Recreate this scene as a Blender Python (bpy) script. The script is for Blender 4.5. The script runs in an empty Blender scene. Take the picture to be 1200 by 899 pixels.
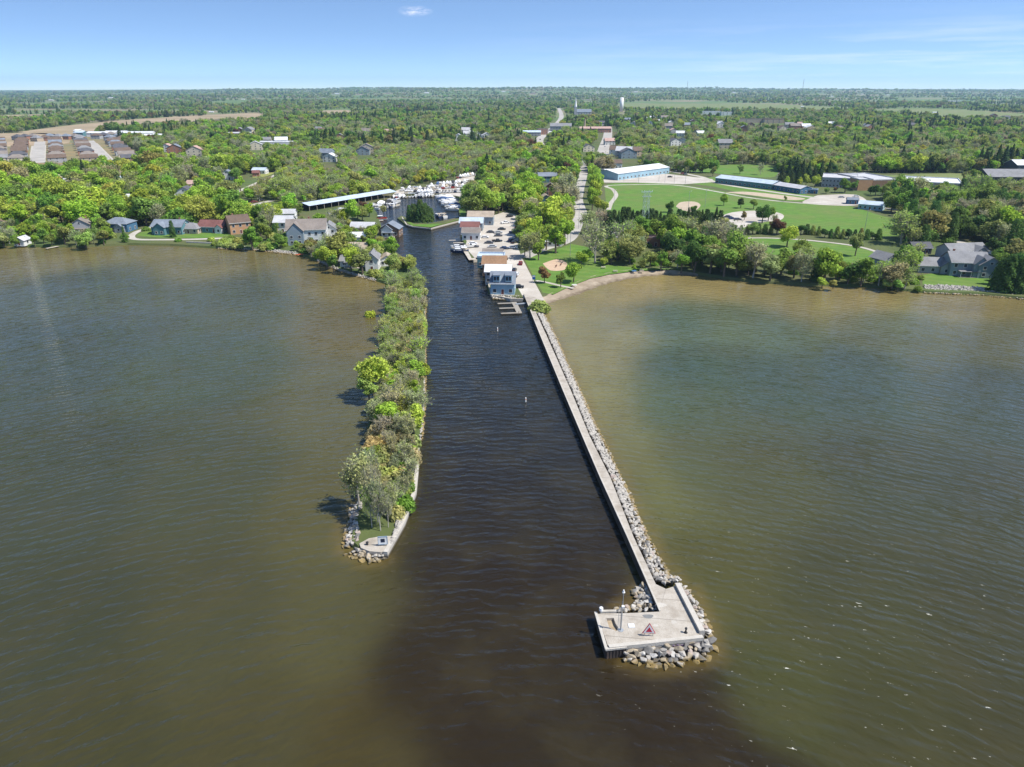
import bpy, bmesh, math, random
import numpy as np
from mathutils import Vector, Matrix
from mathutils.geometry import delaunay_2d_cdt

random.seed(11); np.random.seed(11)
PI = math.pi
C = bpy.context.scene.collection
SC = bpy.context.scene

# ------------------------------------------------------------------ camera model (metres)
PW, PH, FPX = 1200.0, 899.0, 833.0
CAMZ = 75.0
PITCH = math.atan((449.5 - 104.0) / FPX)
SP, CP = math.sin(PITCH), math.cos(PITCH)

def g(u, v, z=1.0):
    """ground point seen at photo pixel (u, v), at height z"""
    dx = (u - PW / 2) / FPX
    dy = (v - PH / 2) / FPX
    d = Vector((dx, CP - dy * SP, -SP - dy * CP))
    t = (z - CAMZ) / d.z
    return Vector((d.x * t, d.y * t, z))

def g2(u, v, z=1.0):
    p = g(u, v, z)
    return (p.x, p.y)

def gp(pts, z=1.0):
    return [g2(u, v, z) for u, v in pts]

def smooth(a, b, x):
    t = min(1.0, max(0.0, (x - a) / (b - a)))
    return t * t * (3 - 2 * t)

HZ = [(-2.0, 8), (-0.72, 8), (-0.6, 18), (-0.48, 40), (-0.36, 66), (-0.24, 74), (-0.12, 88), (0.0, 90), (0.12, 84),
      (0.24, 76), (0.36, 70), (0.48, 62), (0.6, 52), (0.72, 44), (2.0, 36)]

def land_z(x, y):
    if y < 3500:
        return 1.0
    a = x / y
    h = HZ[-1][1]
    for (a0, h0), (a1, h1) in zip(HZ, HZ[1:]):
        if a <= a1:
            h = h0 + (h1 - h0) * max(0, (a - a0)) / (a1 - a0)
            break
    wob = 0.82 + 0.18 * math.sin(x * 0.0011 + 1.3) * math.cos(y * 0.0007) + 0.07 * math.sin(x * 0.0031 + y * 0.0012)
    rise = smooth(4000, 11500, y)
    roll = 7 * math.sin(x * 0.0017) * math.sin(y * 0.0013 + 0.6) * smooth(3500, 5500, y)
    return 1.0 + max(0.0, h * wob * rise + max(0, roll))

# ------------------------------------------------------------------ materials
def new_mat(name):
    m = bpy.data.materials.new(name)
    m.use_nodes = True
    nt = m.node_tree
    for n in list(nt.nodes):
        nt.nodes.remove(n)
    return m, nt

def nd(nt, t, **kw):
    n = nt.nodes.new(t)
    for k, v in kw.items():
        setattr(n, k, v)
    return n

def mathn(nt, op, a, b=None, clamp=False):
    n = nd(nt, 'ShaderNodeMath', operation=op, use_clamp=clamp)
    for i, x in enumerate((a, b)):
        if x is None:
            continue
        if isinstance(x, (int, float)):
            n.inputs[i].default_value = x
        else:
            nt.links.new(x, n.inputs[i])
    return n.outputs[0]

def mixc(nt, fac, a, b, blend='MIX'):
    n = nd(nt, 'ShaderNodeMix', data_type='RGBA', blend_type=blend)
    if isinstance(fac, (int, float)):
        n.inputs[0].default_value = fac
    else:
        nt.links.new(fac, n.inputs[0])
    for i, x in ((6, a), (7, b)):
        if isinstance(x, tuple):
            n.inputs[i].default_value = (*x[:3], 1)
        else:
            nt.links.new(x, n.inputs[i])
    return n.outputs[2]

def noise(nt, vec, scale, detail=4, rough=0.55, lo=0.35, hi=0.65):
    n = nd(nt, 'ShaderNodeTexNoise')
    n.inputs['Scale'].default_value = scale
    n.inputs['Detail'].default_value = detail
    n.inputs['Roughness'].default_value = rough
    nt.links.new(vec, n.inputs['Vector'])
    r = nd(nt, 'ShaderNodeMapRange')
    r.inputs[1].default_value = lo
    r.inputs[2].default_value = hi
    nt.links.new(n.outputs[0], r.inputs[0])
    return r.outputs[0]

_mats = {}

def surf(name, c1, c2=None, scale=0.8, rough=0.85, c3=None, scale3=0.1, bump=0.0, bscale=None, world=True, metallic=0.0, tint=False, amt3=1.0, detail=5):
    """two-tone noisy surface; world=True uses world position, else object space. tint multiplies by the object's colour."""
    if name in _mats:
        return _mats[name]
    m, nt = new_mat(name)
    out = nd(nt, 'ShaderNodeOutputMaterial')
    b = nd(nt, 'ShaderNodeBsdfPrincipled')
    nt.links.new(b.outputs[0], out.inputs[0])
    b.inputs['Roughness'].default_value = rough
    b.inputs['Metallic'].default_value = metallic
    b.inputs['Specular IOR Level'].default_value = 0.3
    if world:
        vec = nd(nt, 'ShaderNodeNewGeometry').outputs['Position']
    else:
        vec = nd(nt, 'ShaderNodeTexCoord').outputs['Object']
    if c2 is None:
        c2 = tuple(x * 0.8 for x in c1)
    col = mixc(nt, noise(nt, vec, scale, detail), c1, c2)
    if c3 is not None:
        f = noise(nt, vec, scale3, 3)
        f = mathn(nt, 'MULTIPLY', f, amt3)
        col = mixc(nt, f, col, c3)
    if tint:
        oi = nd(nt, 'ShaderNodeObjectInfo')
        col = mixc(nt, 1.0, col, oi.outputs['Color'], 'MULTIPLY')
    nt.links.new(col, b.inputs['Base Color'])
    if bump:
        bn = nd(nt, 'ShaderNodeBump')
        bn.inputs['Distance'].default_value = bump
        bn.inputs['Strength'].default_value = 0.8
        nt.links.new(noise(nt, vec, bscale or scale * 3, 4, 0.6, 0.2, 0.8), bn.inputs['Height'])
        nt.links.new(bn.outputs[0], b.inputs['Normal'])
    _mats[name] = m
    return m

# ------------------------------------------------------------------ mesh builder
class MB:
    def __init__(s):
        s.v, s.f, s.m = [], [], []

    def face(s, pts, mi=0):
        i = len(s.v)
        s.v += [tuple(p) for p in pts]
        s.f.append(list(range(i, i + len(pts))))
        s.m.append(mi)

    def hull(s, v, f, mi=0):
        i = len(s.v)
        s.v += [tuple(p) for p in v]
        for q in f:
            s.f.append([i + k for k in q])
            s.m.append(mi)

    def box(s, cx, cy, z0, sx, sy, sz, rz=0.0, mi=0, tx=1.0, ty=1.0):
        """box on z0; tx, ty taper the top"""
        c, n = math.cos(rz), math.sin(rz)
        v = []
        for z, kx, ky in ((z0, 1, 1), (z0 + sz, tx, ty)):
            for a, b in ((-1, -1), (1, -1), (1, 1), (-1, 1)):
                x, y = a * sx / 2 * kx, b * sy / 2 * ky
                v.append((cx + c * x - n * y, cy + n * x + c * y, z))
        s.hull(v, [(3, 2, 1, 0), (4, 5, 6, 7), (0, 1, 5, 4), (1, 2, 6, 5), (2, 3, 7, 6), (3, 0, 4, 7)], mi)
        return s

    def prism(s, poly, z0, z1, mi=0, mtop=None):
        n = len(poly)
        a = sum(poly[i][0] * poly[(i + 1) % n][1] - poly[(i + 1) % n][0] * poly[i][1] for i in range(n))
        if a < 0:
            poly = poly[::-1]
        v = [(x, y, z0) for x, y in poly] + [(x, y, z1) for x, y in poly]
        s.hull(v, [[n + k for k in range(n)]], mi if mtop is None else mtop)
        s.hull(v, [list(range(n))[::-1]] + [(k, (k + 1) % n, n + (k + 1) % n, n + k) for k in range(n)], mi)
        return s

    def tube(s, p0, p1, r0, r1=None, n=6, mi=0, caps=True):
        r1 = r0 if r1 is None else r1
        p0, p1 = Vector(p0), Vector(p1)
        d = (p1 - p0)
        if d.length < 1e-6:
            return s
        d.normalize()
        a = d.orthogonal().normalized()
        b = d.cross(a)
        v = []
        for p, r in ((p0, r0), (p1, r1)):
            for k in range(n):
                t = 2 * PI * k / n
                v.append(p + a * (r * math.cos(t)) + b * (r * math.sin(t)))
        f = [(k, (k + 1) % n, n + (k + 1) % n, n + k) for k in range(n)]
        if caps:
            f += [list(range(n))[::-1], list(range(n, 2 * n))]
        s.hull(v, f, mi)
        return s

    def ell(s, c, r, nu=8, nv=5, mi=0):
        v, f = [], []
        v.append((c[0], c[1], c[2] - r[2]))
        for j in range(1, nv):
            ph = -PI / 2 + PI * j / nv
            for k in range(nu):
                t = 2 * PI * k / nu
                v.append((c[0] + r[0] * math.cos(ph) * math.cos(t), c[1] + r[1] * math.cos(ph) * math.sin(t), c[2] + r[2] * math.sin(ph)))
        v.append((c[0], c[1], c[2] + r[2]))
        for k in range(nu):
            f.append((0, 1 + (k + 1) % nu, 1 + k))
        for j in range(nv - 2):
            for k in range(nu):
                a = 1 + j * nu + k
                b = 1 + j * nu + (k + 1) % nu
                f.append((a, b, b + nu, a + nu))
        o = 1 + (nv - 2) * nu
        for k in range(nu):
            f.append((o + k, o + (k + 1) % nu, len(v) - 1))
        s.hull(v, f, mi)
        return s

    def mesh(s, name, mats):
        me = bpy.data.meshes.new(name)
        me.from_pydata(s.v, [], s.f)
        for m in (mats if isinstance(mats, (list, tuple)) else [mats]):
            me.materials.append(m)
        me.polygons.foreach_set('material_index', s.m)
        me.update()
        return me

    def build(s, name, mats, parent=None, smooth_=False):
        o = bpy.data.objects.new(name, s.mesh(name, mats))
        C.objects.link(o)
        if parent is not None:
            o.parent = parent
        if smooth_:
            o.data.polygons.foreach_set('use_smooth', [True] * len(o.data.polygons))
        return o

def np_mesh(name, verts, quads, mats, mi=None, k=4):
    me = bpy.data.meshes.new(name)
    nv, nq = len(verts), len(quads)
    me.vertices.add(nv)
    me.vertices.foreach_set('co', np.asarray(verts, dtype=np.float32).ravel())
    me.loops.add(nq * k)
    me.loops.foreach_set('vertex_index', np.asarray(quads, dtype=np.int32).ravel())
    me.polygons.add(nq)
    me.polygons.foreach_set('loop_start', np.arange(0, nq * k, k, dtype=np.int32))
    for m in (mats if isinstance(mats, (list, tuple)) else [mats]):
        me.materials.append(m)
    if mi is not None:
        me.polygons.foreach_set('material_index', np.asarray(mi, dtype=np.int32))
    me.update(calc_edges=True)
    me.validate()
    return me

def tag(o, label=None, cat=None, group=None, kind=None):
    if label: o['label'] = label
    if cat: o['category'] = cat
    if group: o['group'] = group
    if kind: o['kind'] = kind
    return o

def thing(name, label, cat, loc, rz=0.0, group=None):
    o = bpy.data.objects.new(name, None)
    o.empty_display_size = 0.5
    C.objects.link(o)
    o.location = loc
    o.rotation_euler = (0, 0, rz)
    return tag(o, label, cat, group)

def dup(src, loc, rz, label=None, group=None, scale=None, color=None):
    """copy a thing with copies of its parts and sub-parts (mesh data shared)"""
    r = src.copy()
    C.objects.link(r)
    r.location = loc
    r.rotation_euler = (0, 0, rz)
    if scale is not None:
        r.scale = (scale, scale, scale) if isinstance(scale, (int, float)) else scale
    if label: r['label'] = label
    if group: r['group'] = group
    if color: r.color = (*color, 1)
    for ch in list(src.children):
        c = ch.copy()
        C.objects.link(c)
        c.parent = r
        if color: c.color = (*color, 1)
        for gc in list(ch.children):
            d = gc.copy()
            C.objects.link(d)
            d.parent = c
            if color: d.color = (*color, 1)
    return r

def remove_tree(o):
    for ch in list(o.children):
        remove_tree(ch)
    bpy.data.objects.remove(o)

ORD = ['', 'second ', 'third ', 'fourth ', 'fifth ', 'sixth ', 'seventh ', 'eighth ', 'ninth ', 'tenth ', 'eleventh ', 'twelfth ',
       'thirteenth ', 'fourteenth ', 'fifteenth ', 'sixteenth ']
FIRST = ['first'] + [x.strip() for x in ORD[1:]]

def pip(px, py, poly):
    """vectorised point in polygon"""
    px = np.asarray(px, dtype=float); py = np.asarray(py, dtype=float)
    ins = np.zeros(px.shape, bool)
    n = len(poly)
    for i in range(n):
        x0, y0 = poly[i]; x1, y1 = poly[(i + 1) % n]
        if y0 == y1:
            continue
        c = ((y0 > py) != (y1 > py)) & (px < (x1 - x0) * (py - y0) / (y1 - y0) + x0)
        ins ^= c
    return ins

EXCL = []       # world polygons kept free of scattered trees
SIGHT = []      # (x, y, halfwidth, half depth, clear) sight lines kept open to buildings
LANDMARKS = []  # (phrase, x, y)

def ribbon_poly(pts, w):
    L, R = [], []
    P = [Vector(p) for p in pts]
    for i, p in enumerate(P):
        a = P[max(0, i - 1)]; b = P[min(len(P) - 1, i + 1)]
        d = (b - a).normalized()
        n = Vector((-d.y, d.x)) * (w / 2)
        L.append(p + n); R.append(p - n)
    return [tuple(x) for x in L], [tuple(x) for x in R]

def catmull(pts, k=6):
    P = [Vector(p) for p in pts]
    out = []
    for i in range(len(P) - 1):
        p0 = P[max(0, i - 1)]; p1 = P[i]; p2 = P[i + 1]; p3 = P[min(len(P) - 1, i + 2)]
        for j in range(k):
            t = j / k
            out.append(0.5 * ((2 * p1) + (p2 - p0) * t + (2 * p0 - 5 * p1 + 4 * p2 - p3) * t * t + (3 * p1 - p0 - 3 * p2 + p3) * t ** 3))
    out.append(P[-1])
    return out

def ribbon(name, px, w, m, z, curve=True, excl=2.0, kerb=False):
    pts = [Vector(g2(u, v)) for u, v in px]
    if curve:
        pts = catmull(pts)
    L, R = ribbon_poly(pts, w)
    b = MB()
    for i in range(len(L) - 1):
        b.face([(*R[i], z), (*R[i + 1], z), (*L[i + 1], z), (*L[i], z)])
    o = b.build(name, m)
    tag(o, kind='structure')
    if excl is not None:
        L2, R2 = ribbon_poly(pts, w + 2 * excl)
        EXCL.append(L2 + R2[::-1])
    return o

def patch(name, px, m, z, excl=True, world=False, flat_kind='structure', spl=True):
    pts = px if world else gp(px)
    if spl:
        pts = [tuple(p) for p in catmull(pts + [pts[0]], 4)][:-1]
    v2 = [Vector(p) for p in pts]
    n = len(v2)
    r = delaunay_2d_cdt(v2, [(i, (i + 1) % n) for i in range(n)], [], 1, 1e-4)
    b = MB()
    b.v = [(p.x, p.y, z) for p in r[0]]
    for f in r[2]:
        b.f.append(list(f)); b.m.append(0)
    o = b.build(name, m)
    tag(o, kind=flat_kind)
    if excl:
        EXCL.append(pts)
    return o
HAZE = 5.0e-5
# ================================================================== camera, sky, sun
cam_d = bpy.data.cameras.new('camera')
cam = bpy.data.objects.new('camera', cam_d)
C.objects.link(cam)
cam.location = (0, 0, CAMZ)
cam.rotation_euler = (PI / 2 - PITCH, 0, 0)
cam_d.sensor_fit = 'HORIZONTAL'
cam_d.sensor_width = 36.0
cam_d.lens = 36.0 * FPX / PW
cam_d.clip_start = 0.5
cam_d.clip_end = 80000
SC.camera = cam

SUN_EL, SUN_AZ = math.radians(56), math.radians(106)     # azimuth clockwise from +Y: light comes from the right
SUN_DIR = Vector((math.sin(SUN_AZ) * math.cos(SUN_EL), math.cos(SUN_AZ) * math.cos(SUN_EL), math.sin(SUN_EL)))
sl = bpy.data.lights.new('sun', 'SUN')
sl.energy = 4.3
sl.angle = math.radians(0.53)
sl.color = (1.0, 0.955, 0.88)
so = bpy.data.objects.new('sun', sl)
C.objects.link(so)
so.rotation_euler = (-SUN_DIR).to_track_quat('-Z', 'Y').to_euler()

w = bpy.data.worlds.new('World')
SC.world = w
w.use_nodes = True
nt = w.node_tree
for n in list(nt.nodes):
    nt.nodes.remove(n)
wo = nd(nt, 'ShaderNodeOutputWorld')
bg = nd(nt, 'ShaderNodeBackground')
nt.links.new(bg.outputs[0], wo.inputs[0])
bg.inputs[1].default_value = 0.115
sky = nd(nt, 'ShaderNodeTexSky')
sky.sky_type = 'NISHITA'
sky.sun_disc = False
sky.sun_elevation = SUN_EL
sky.sun_rotation = SUN_AZ
sky.altitude = 300
sky.air_density = 1.0
sky.dust_density = 0.2
sky.ozone_density = 3.6
tc = nd(nt, 'ShaderNodeTexCoord')
sep = nd(nt, 'ShaderNodeSeparateXYZ')
nt.links.new(tc.outputs['Generated'], sep.inputs[0])
# the clear deep-blue sky starts low: sample it at a steeper elevation
zz = mathn(nt, 'ADD', sep.outputs[2], mathn(nt, 'MULTIPLY', mathn(nt, 'SUBTRACT', 1.0, mathn(nt, 'POWER', 2.718, mathn(nt, 'MULTIPLY', sep.outputs[2], -13.0))), 0.27))
zz = mathn(nt, 'ADD', zz, 0.03)
cmb = nd(nt, 'ShaderNodeCombineXYZ')
nt.links.new(sep.outputs[0], cmb.inputs[0]); nt.links.new(sep.outputs[1], cmb.inputs[1]); nt.links.new(zz, cmb.inputs[2])
nrm = nd(nt, 'ShaderNodeVectorMath', operation='NORMALIZE')
nt.links.new(cmb.outputs[0], nrm.inputs[0])
nt.links.new(nrm.outputs[0], sky.inputs['Vector'])
# thin cirrus: stretched noise, stronger low in the east
mp = nd(nt, 'ShaderNodeMapping')
mp.inputs['Scale'].default_value = (3.0, 3.0, 55.0)
nt.links.new(tc.outputs['Generated'], mp.inputs[0])
cir = noise(nt, mp.outputs[0], 1.6, 7, 0.62, 0.47, 0.8)
east = nd(nt, 'ShaderNodeMapRange'); east.inputs[1].default_value = -0.1; east.inputs[2].default_value = 0.5
nt.links.new(sep.outputs[0], east.inputs[0])
low = nd(nt, 'ShaderNodeMapRange'); low.inputs[1].default_value = 0.085; low.inputs[2].default_value = 0.03
nt.links.new(sep.outputs[2], low.inputs[0])
cf = mathn(nt, 'MULTIPLY', mathn(nt, 'MULTIPLY', cir, east.outputs[0]), low.outputs[0])
cf = mathn(nt, 'MULTIPLY', cf, 0.55)
# one small wisp near the top
def dirpx(u, v):
    dx = (u - PW / 2) / FPX; dy = (v - PH / 2) / FPX
    return Vector((dx, CP - dy * SP, -SP - dy * CP)).normalized()
d0 = dirpx(486, 13)
sub = nd(nt, 'ShaderNodeVectorMath', operation='SUBTRACT')
nt.links.new(tc.outputs['Generated'], sub.inputs[0]); sub.inputs[1].default_value = d0
mp2 = nd(nt, 'ShaderNodeMapping'); mp2.inputs['Scale'].default_value = (42, 42, 150)
nt.links.new(sub.outputs[0], mp2.inputs[0])
ln = nd(nt, 'ShaderNodeVectorMath', operation='LENGTH'); nt.links.new(mp2.outputs[0], ln.inputs[0])
fall = nd(nt, 'ShaderNodeMapRange'); fall.inputs[1].default_value = 1.0; fall.inputs[2].default_value = 0.1
nt.links.new(ln.outputs['Value'], fall.inputs[0])
wn = noise(nt, mp2.outputs[0], 1.6, 6, 0.65, 0.4, 0.7)
wf = mathn(nt, 'MULTIPLY', mathn(nt, 'MULTIPLY', fall.outputs[0], wn), 0.75)
allc = mathn(nt, 'MAXIMUM', cf, wf, True)
skyb = mixc(nt, 1.0, sky.outputs[0], (.96, 1.0, 1.04), 'MULTIPLY')
skyc = mixc(nt, allc, skyb, (7.4, 7.2, 7.6))
nt.links.new(skyc, bg.inputs[0])

vs = SC.view_settings
vs.view_transform = 'Standard'
vs.look = 'None'
vs.exposure = 0.74
vs.gamma = 1.0
SC.display_settings.display_device = 'sRGB'
SC.cycles.max_bounces = 8
SC.cycles.volume_bounces = 1
SC.cycles.transparent_max_bounces = 8
SC.cycles.use_denoising = True

# ================================================================== haze
mh, nt = new_mat('haze_air')
o_ = nd(nt, 'ShaderNodeOutputMaterial')
pv = nd(nt, 'ShaderNodeVolumePrincipled')
pv.inputs['Color'].default_value = (0.50, 0.72, 1.0, 1)
pv.inputs['Density'].default_value = HAZE
pv.inputs['Anisotropy'].default_value = 0.2
nt.links.new(pv.outputs[0], o_.inputs['Volume'])
hz = MB().box(0, 8400, -6, 42000, 19600, 330).build('haze', mh)
tag(hz, kind='stuff')

# ================================================================== water
SHORE_L = [(0, 288), (30, 289), (60, 290), (100, 290), (150, 287), (200, 288), (250, 291), (300, 293), (338, 296), (352, 299), (372, 306),
           (400, 318), (425, 324), (440, 329), (453, 333)]
BW_L = [(456, 342), (454, 360), (450, 385), (445, 410), (443, 440), (440, 465), (434, 500), (429, 540), (424, 575), (419, 600), (415, 622), (413, 638)]
BW_TIP = [(420, 645), (433, 648), (447, 648)]
BW_R = [(452, 646), (470, 612), (483, 577), (486, 545), (488, 522), (493, 500), (496, 460), (497, 420), (497, 380), (497, 350), (495, 330)]
CH_L = [(488, 316), (474, 305), (462, 296), (453, 286), (447, 274), (445, 262), (441, 250), (437, 245), (420, 246), (385, 254), (383, 249),
        (425, 240), (455, 233), (465, 231.5), (500, 229.5), (520, 229.5), (538, 232), (537, 245), (539, 256),
        (520, 260.5), (500, 264), (486, 262.5), (471, 254.5), (466, 257.5), (476, 265), (505, 268), (541, 258.5), (548, 256)]
CH_R = [(549, 248), (553, 238), (560, 227), (570, 222), (574, 226), (567, 238), (563, 250), (556, 256), (542, 268), (541, 280), (548, 296), (553, 305), (566, 303), (574, 345), (598, 350), (612, 351)]
SHORE_R = [(634, 352), (646, 347), (668, 337), (692, 327.5), (715, 322.5), (745, 318.6), (775, 316.5), (815, 321.5), (850, 327), (880, 331), (910, 333), (950, 335), (1000, 336),
           (1040, 338), (1060, 341), (1085, 343.5), (1120, 345), (1150, 346), (1172, 348), (1200, 351)]
shore = gp(SHORE_L, 0) + gp(BW_L, 0) + gp(BW_TIP, 0) + gp(BW_R, 0) + gp(CH_L, 0) + gp(CH_R, 0) + gp(SHORE_R, 0)
pl0 = shore[0]; pr0 = shore[-1]
land_outline = [(-20500, 430), (-3000, 405), (-900, 385), (-420, 366)] + shore + [(260, 262), (420, 250), (900, 240), (3000, 230), (20500, 220), (20500, 17500), (-20500, 17500)]

PLUME = gp([(497, 320), (560, 300), (612, 350), (655, 440), (700, 545), (752, 670), (775, 715), (820, 765), (852, 800), (900, 850), (960, 905), (1010, 960), (1180, 1150), (640, 1150), (500, 960), (468, 880),
            (452, 800), (446, 730), (450, 680), (458, 650), (490, 575), (493, 520), (497, 420)], 0)
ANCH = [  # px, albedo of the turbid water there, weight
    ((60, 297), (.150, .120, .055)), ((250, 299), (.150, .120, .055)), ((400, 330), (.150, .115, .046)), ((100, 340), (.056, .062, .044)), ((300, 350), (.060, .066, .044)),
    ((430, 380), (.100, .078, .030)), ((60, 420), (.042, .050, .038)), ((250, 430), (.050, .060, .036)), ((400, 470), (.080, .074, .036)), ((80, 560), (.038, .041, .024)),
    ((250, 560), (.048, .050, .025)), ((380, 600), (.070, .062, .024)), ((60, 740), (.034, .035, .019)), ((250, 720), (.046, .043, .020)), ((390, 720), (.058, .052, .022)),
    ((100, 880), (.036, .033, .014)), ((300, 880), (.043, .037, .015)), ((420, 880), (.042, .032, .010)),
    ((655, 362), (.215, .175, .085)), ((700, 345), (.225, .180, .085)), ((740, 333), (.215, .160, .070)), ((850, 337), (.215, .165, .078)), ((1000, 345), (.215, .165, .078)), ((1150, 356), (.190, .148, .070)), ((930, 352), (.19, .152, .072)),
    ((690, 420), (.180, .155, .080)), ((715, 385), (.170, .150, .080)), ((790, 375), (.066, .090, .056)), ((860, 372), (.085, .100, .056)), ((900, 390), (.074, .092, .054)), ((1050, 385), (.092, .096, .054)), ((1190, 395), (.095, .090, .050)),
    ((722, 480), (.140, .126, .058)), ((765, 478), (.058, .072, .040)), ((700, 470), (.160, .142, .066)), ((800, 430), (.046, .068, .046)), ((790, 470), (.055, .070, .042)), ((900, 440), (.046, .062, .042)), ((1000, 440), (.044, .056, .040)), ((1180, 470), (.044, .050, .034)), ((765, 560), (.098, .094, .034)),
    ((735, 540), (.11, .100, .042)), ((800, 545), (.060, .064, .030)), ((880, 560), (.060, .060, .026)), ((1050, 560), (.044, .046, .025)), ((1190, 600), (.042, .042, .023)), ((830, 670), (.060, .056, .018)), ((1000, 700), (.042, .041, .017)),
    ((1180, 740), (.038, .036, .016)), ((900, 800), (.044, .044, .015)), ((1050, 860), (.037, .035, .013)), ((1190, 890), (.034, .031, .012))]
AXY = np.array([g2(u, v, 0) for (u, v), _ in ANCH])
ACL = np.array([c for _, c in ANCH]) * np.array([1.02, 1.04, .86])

ROCKLINES = [[(640, 372), (655, 402), (683, 461), (707, 513), (736, 572), (765, 637), (795, 682), (812, 692), (828, 720), (840, 752), (838, 770), (800, 780), (764, 782), (732, 776)],
             [(743, 690), (742, 702), (722, 713)], [(424, 590), (408, 605), (401, 625), (402, 645), (430, 660), (452, 657)]]
def seg_dist(P, poly):
    d = np.full(len(P), 1e9)
    n = len(poly)
    for i in range(n):
        a = np.array(poly[i]); b = np.array(poly[(i + 1) % n])
        ab = b - a
        t = np.clip(((P - a) @ ab) / max(1e-9, ab @ ab), 0, 1)
        d = np.minimum(d, np.linalg.norm(P - (a + t[:, None] * ab), axis=1))
    return d

def water_albedo(P):
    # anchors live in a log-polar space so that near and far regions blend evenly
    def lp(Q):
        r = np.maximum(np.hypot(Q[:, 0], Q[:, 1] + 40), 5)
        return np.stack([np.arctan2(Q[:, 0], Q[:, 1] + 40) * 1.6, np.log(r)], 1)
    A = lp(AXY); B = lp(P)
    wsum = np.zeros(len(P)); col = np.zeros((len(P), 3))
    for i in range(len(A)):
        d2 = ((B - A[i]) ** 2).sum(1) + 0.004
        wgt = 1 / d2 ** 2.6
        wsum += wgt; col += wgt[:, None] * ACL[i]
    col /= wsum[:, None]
    # the dark river plume
    ins = pip(P[:, 0], P[:, 1], PLUME)
    d = seg_dist(P, PLUME) * np.where(ins, 1, -1)
    wig = 1.6 * np.sin(P[:, 1] * 0.21 + P[:, 0] * 0.1) + 1.1 * np.sin(P[:, 0] * 0.43 - P[:, 1] * 0.13)
    soft = np.where(P[:, 1] > 100, 0.8, 3.6)
    left = (P[:, 0] < 0) & (P[:, 1] < 118)
    soft = np.where(left, 3.4, soft)
    soft = np.where((~left) & (P[:, 1] <= 100), 2.0, soft)
    k = 1 / (1 + np.exp(-np.clip((d + np.where(P[:, 1] > 105, 1.0, wig)) / soft * 1.6, -30, 30)))
    pc = np.where((P[:, 1] > 150)[:, None], np.array([[.020, .020, .017]]), np.array([[.021, .014, .0062]]))
    tt = np.clip((P[:, 1] - 85) / 110, 0, 1)[:, None]
    pc = np.array([[.0165, .0100, .0036]]) * (1 - tt) + np.array([[.010, .0125, .0135]]) * tt  # bluish sky reflection up the channel is painted into the plume colour
    col = col * (1 - k[:, None]) + pc * k[:, None]
    for RL in ROCKLINES:
        RLw = np.array(gp(RL, 0)); dd_ = np.full(len(P), 1e9)
        near = (np.abs(P[:, 0]) < 60) & (P[:, 1] < 300)
        for q in range(len(RLw) - 1):
            a_, c_ = RLw[q], RLw[q + 1]; ab = c_ - a_
            t_ = np.clip(((P - a_) @ ab) / (ab @ ab), 0, 1)
            dd_ = np.minimum(dd_, np.linalg.norm(P - (a_ + t_[:, None] * ab), axis=1))
        kk = (0.55 * np.exp(-(dd_ / 1.5) ** 2) * near)[:, None]
        col = col * (1 - kk) + np.array([[.15, .105, .032]]) * kk
    chp = gp([(497, 352), (488, 316), (462, 296), (445, 262), (380, 257), (420, 238), (470, 226), (540, 226), (578, 218), (572, 262), (545, 290), (570, 310), (602, 352)], 0)
    ic = pip(P[:, 0], P[:, 1], chp) & ~ins
    col[ic] = (.010, .0125, .0135)  # basin water gets the same painted sky-blue cast
    return col

xs = np.concatenate([-np.geomspace(20000, 345, 26), np.arange(-330, -60, 4.0), np.arange(-60, 60, 2.0), np.arange(60, 331, 4.0), np.geomspace(345, 20000, 26)])
ys = np.concatenate([[-1200, -600, -300, -160, -80, -30, 0], np.arange(20, 170, 2.0), np.arange(170, 421, 4.0), np.arange(430, 760, 12)])
X, Y = np.meshgrid(xs, ys)
P = np.stack([X.ravel(), Y.ravel()], 1)
V = np.concatenate([P, np.zeros((len(P), 1))], 1)
nx, ny = len(xs), len(ys)
I = np.arange(nx * ny).reshape(ny, nx)
Q = np.stack([I[:-1, :-1], I[:-1, 1:], I[1:, 1:], I[1:, :-1]], -1).reshape(-1, 4)
mw, nt = new_mat('lake_water')
o_ = nd(nt, 'ShaderNodeOutputMaterial')
b = nd(nt, 'ShaderNodeBsdfPrincipled')
nt.links.new(b.outputs[0], o_.inputs[0])
b.inputs['Roughness'].default_value = 0.06
b.inputs['IOR'].default_value = 1.333
b.inputs['Specular IOR Level'].default_value = 0.40
at = nd(nt, 'ShaderNodeAttribute'); at.attribute_name = 'turbidity_sheen'
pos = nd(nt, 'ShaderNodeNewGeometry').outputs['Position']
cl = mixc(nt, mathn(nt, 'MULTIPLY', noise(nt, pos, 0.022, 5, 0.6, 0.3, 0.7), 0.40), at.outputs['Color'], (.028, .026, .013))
cl = mixc(nt, mathn(nt, 'MULTIPLY', noise(nt, pos, 0.09, 4, 0.6, 0.45, 0.8), 0.22), cl, (.075, .06, .024))
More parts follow.
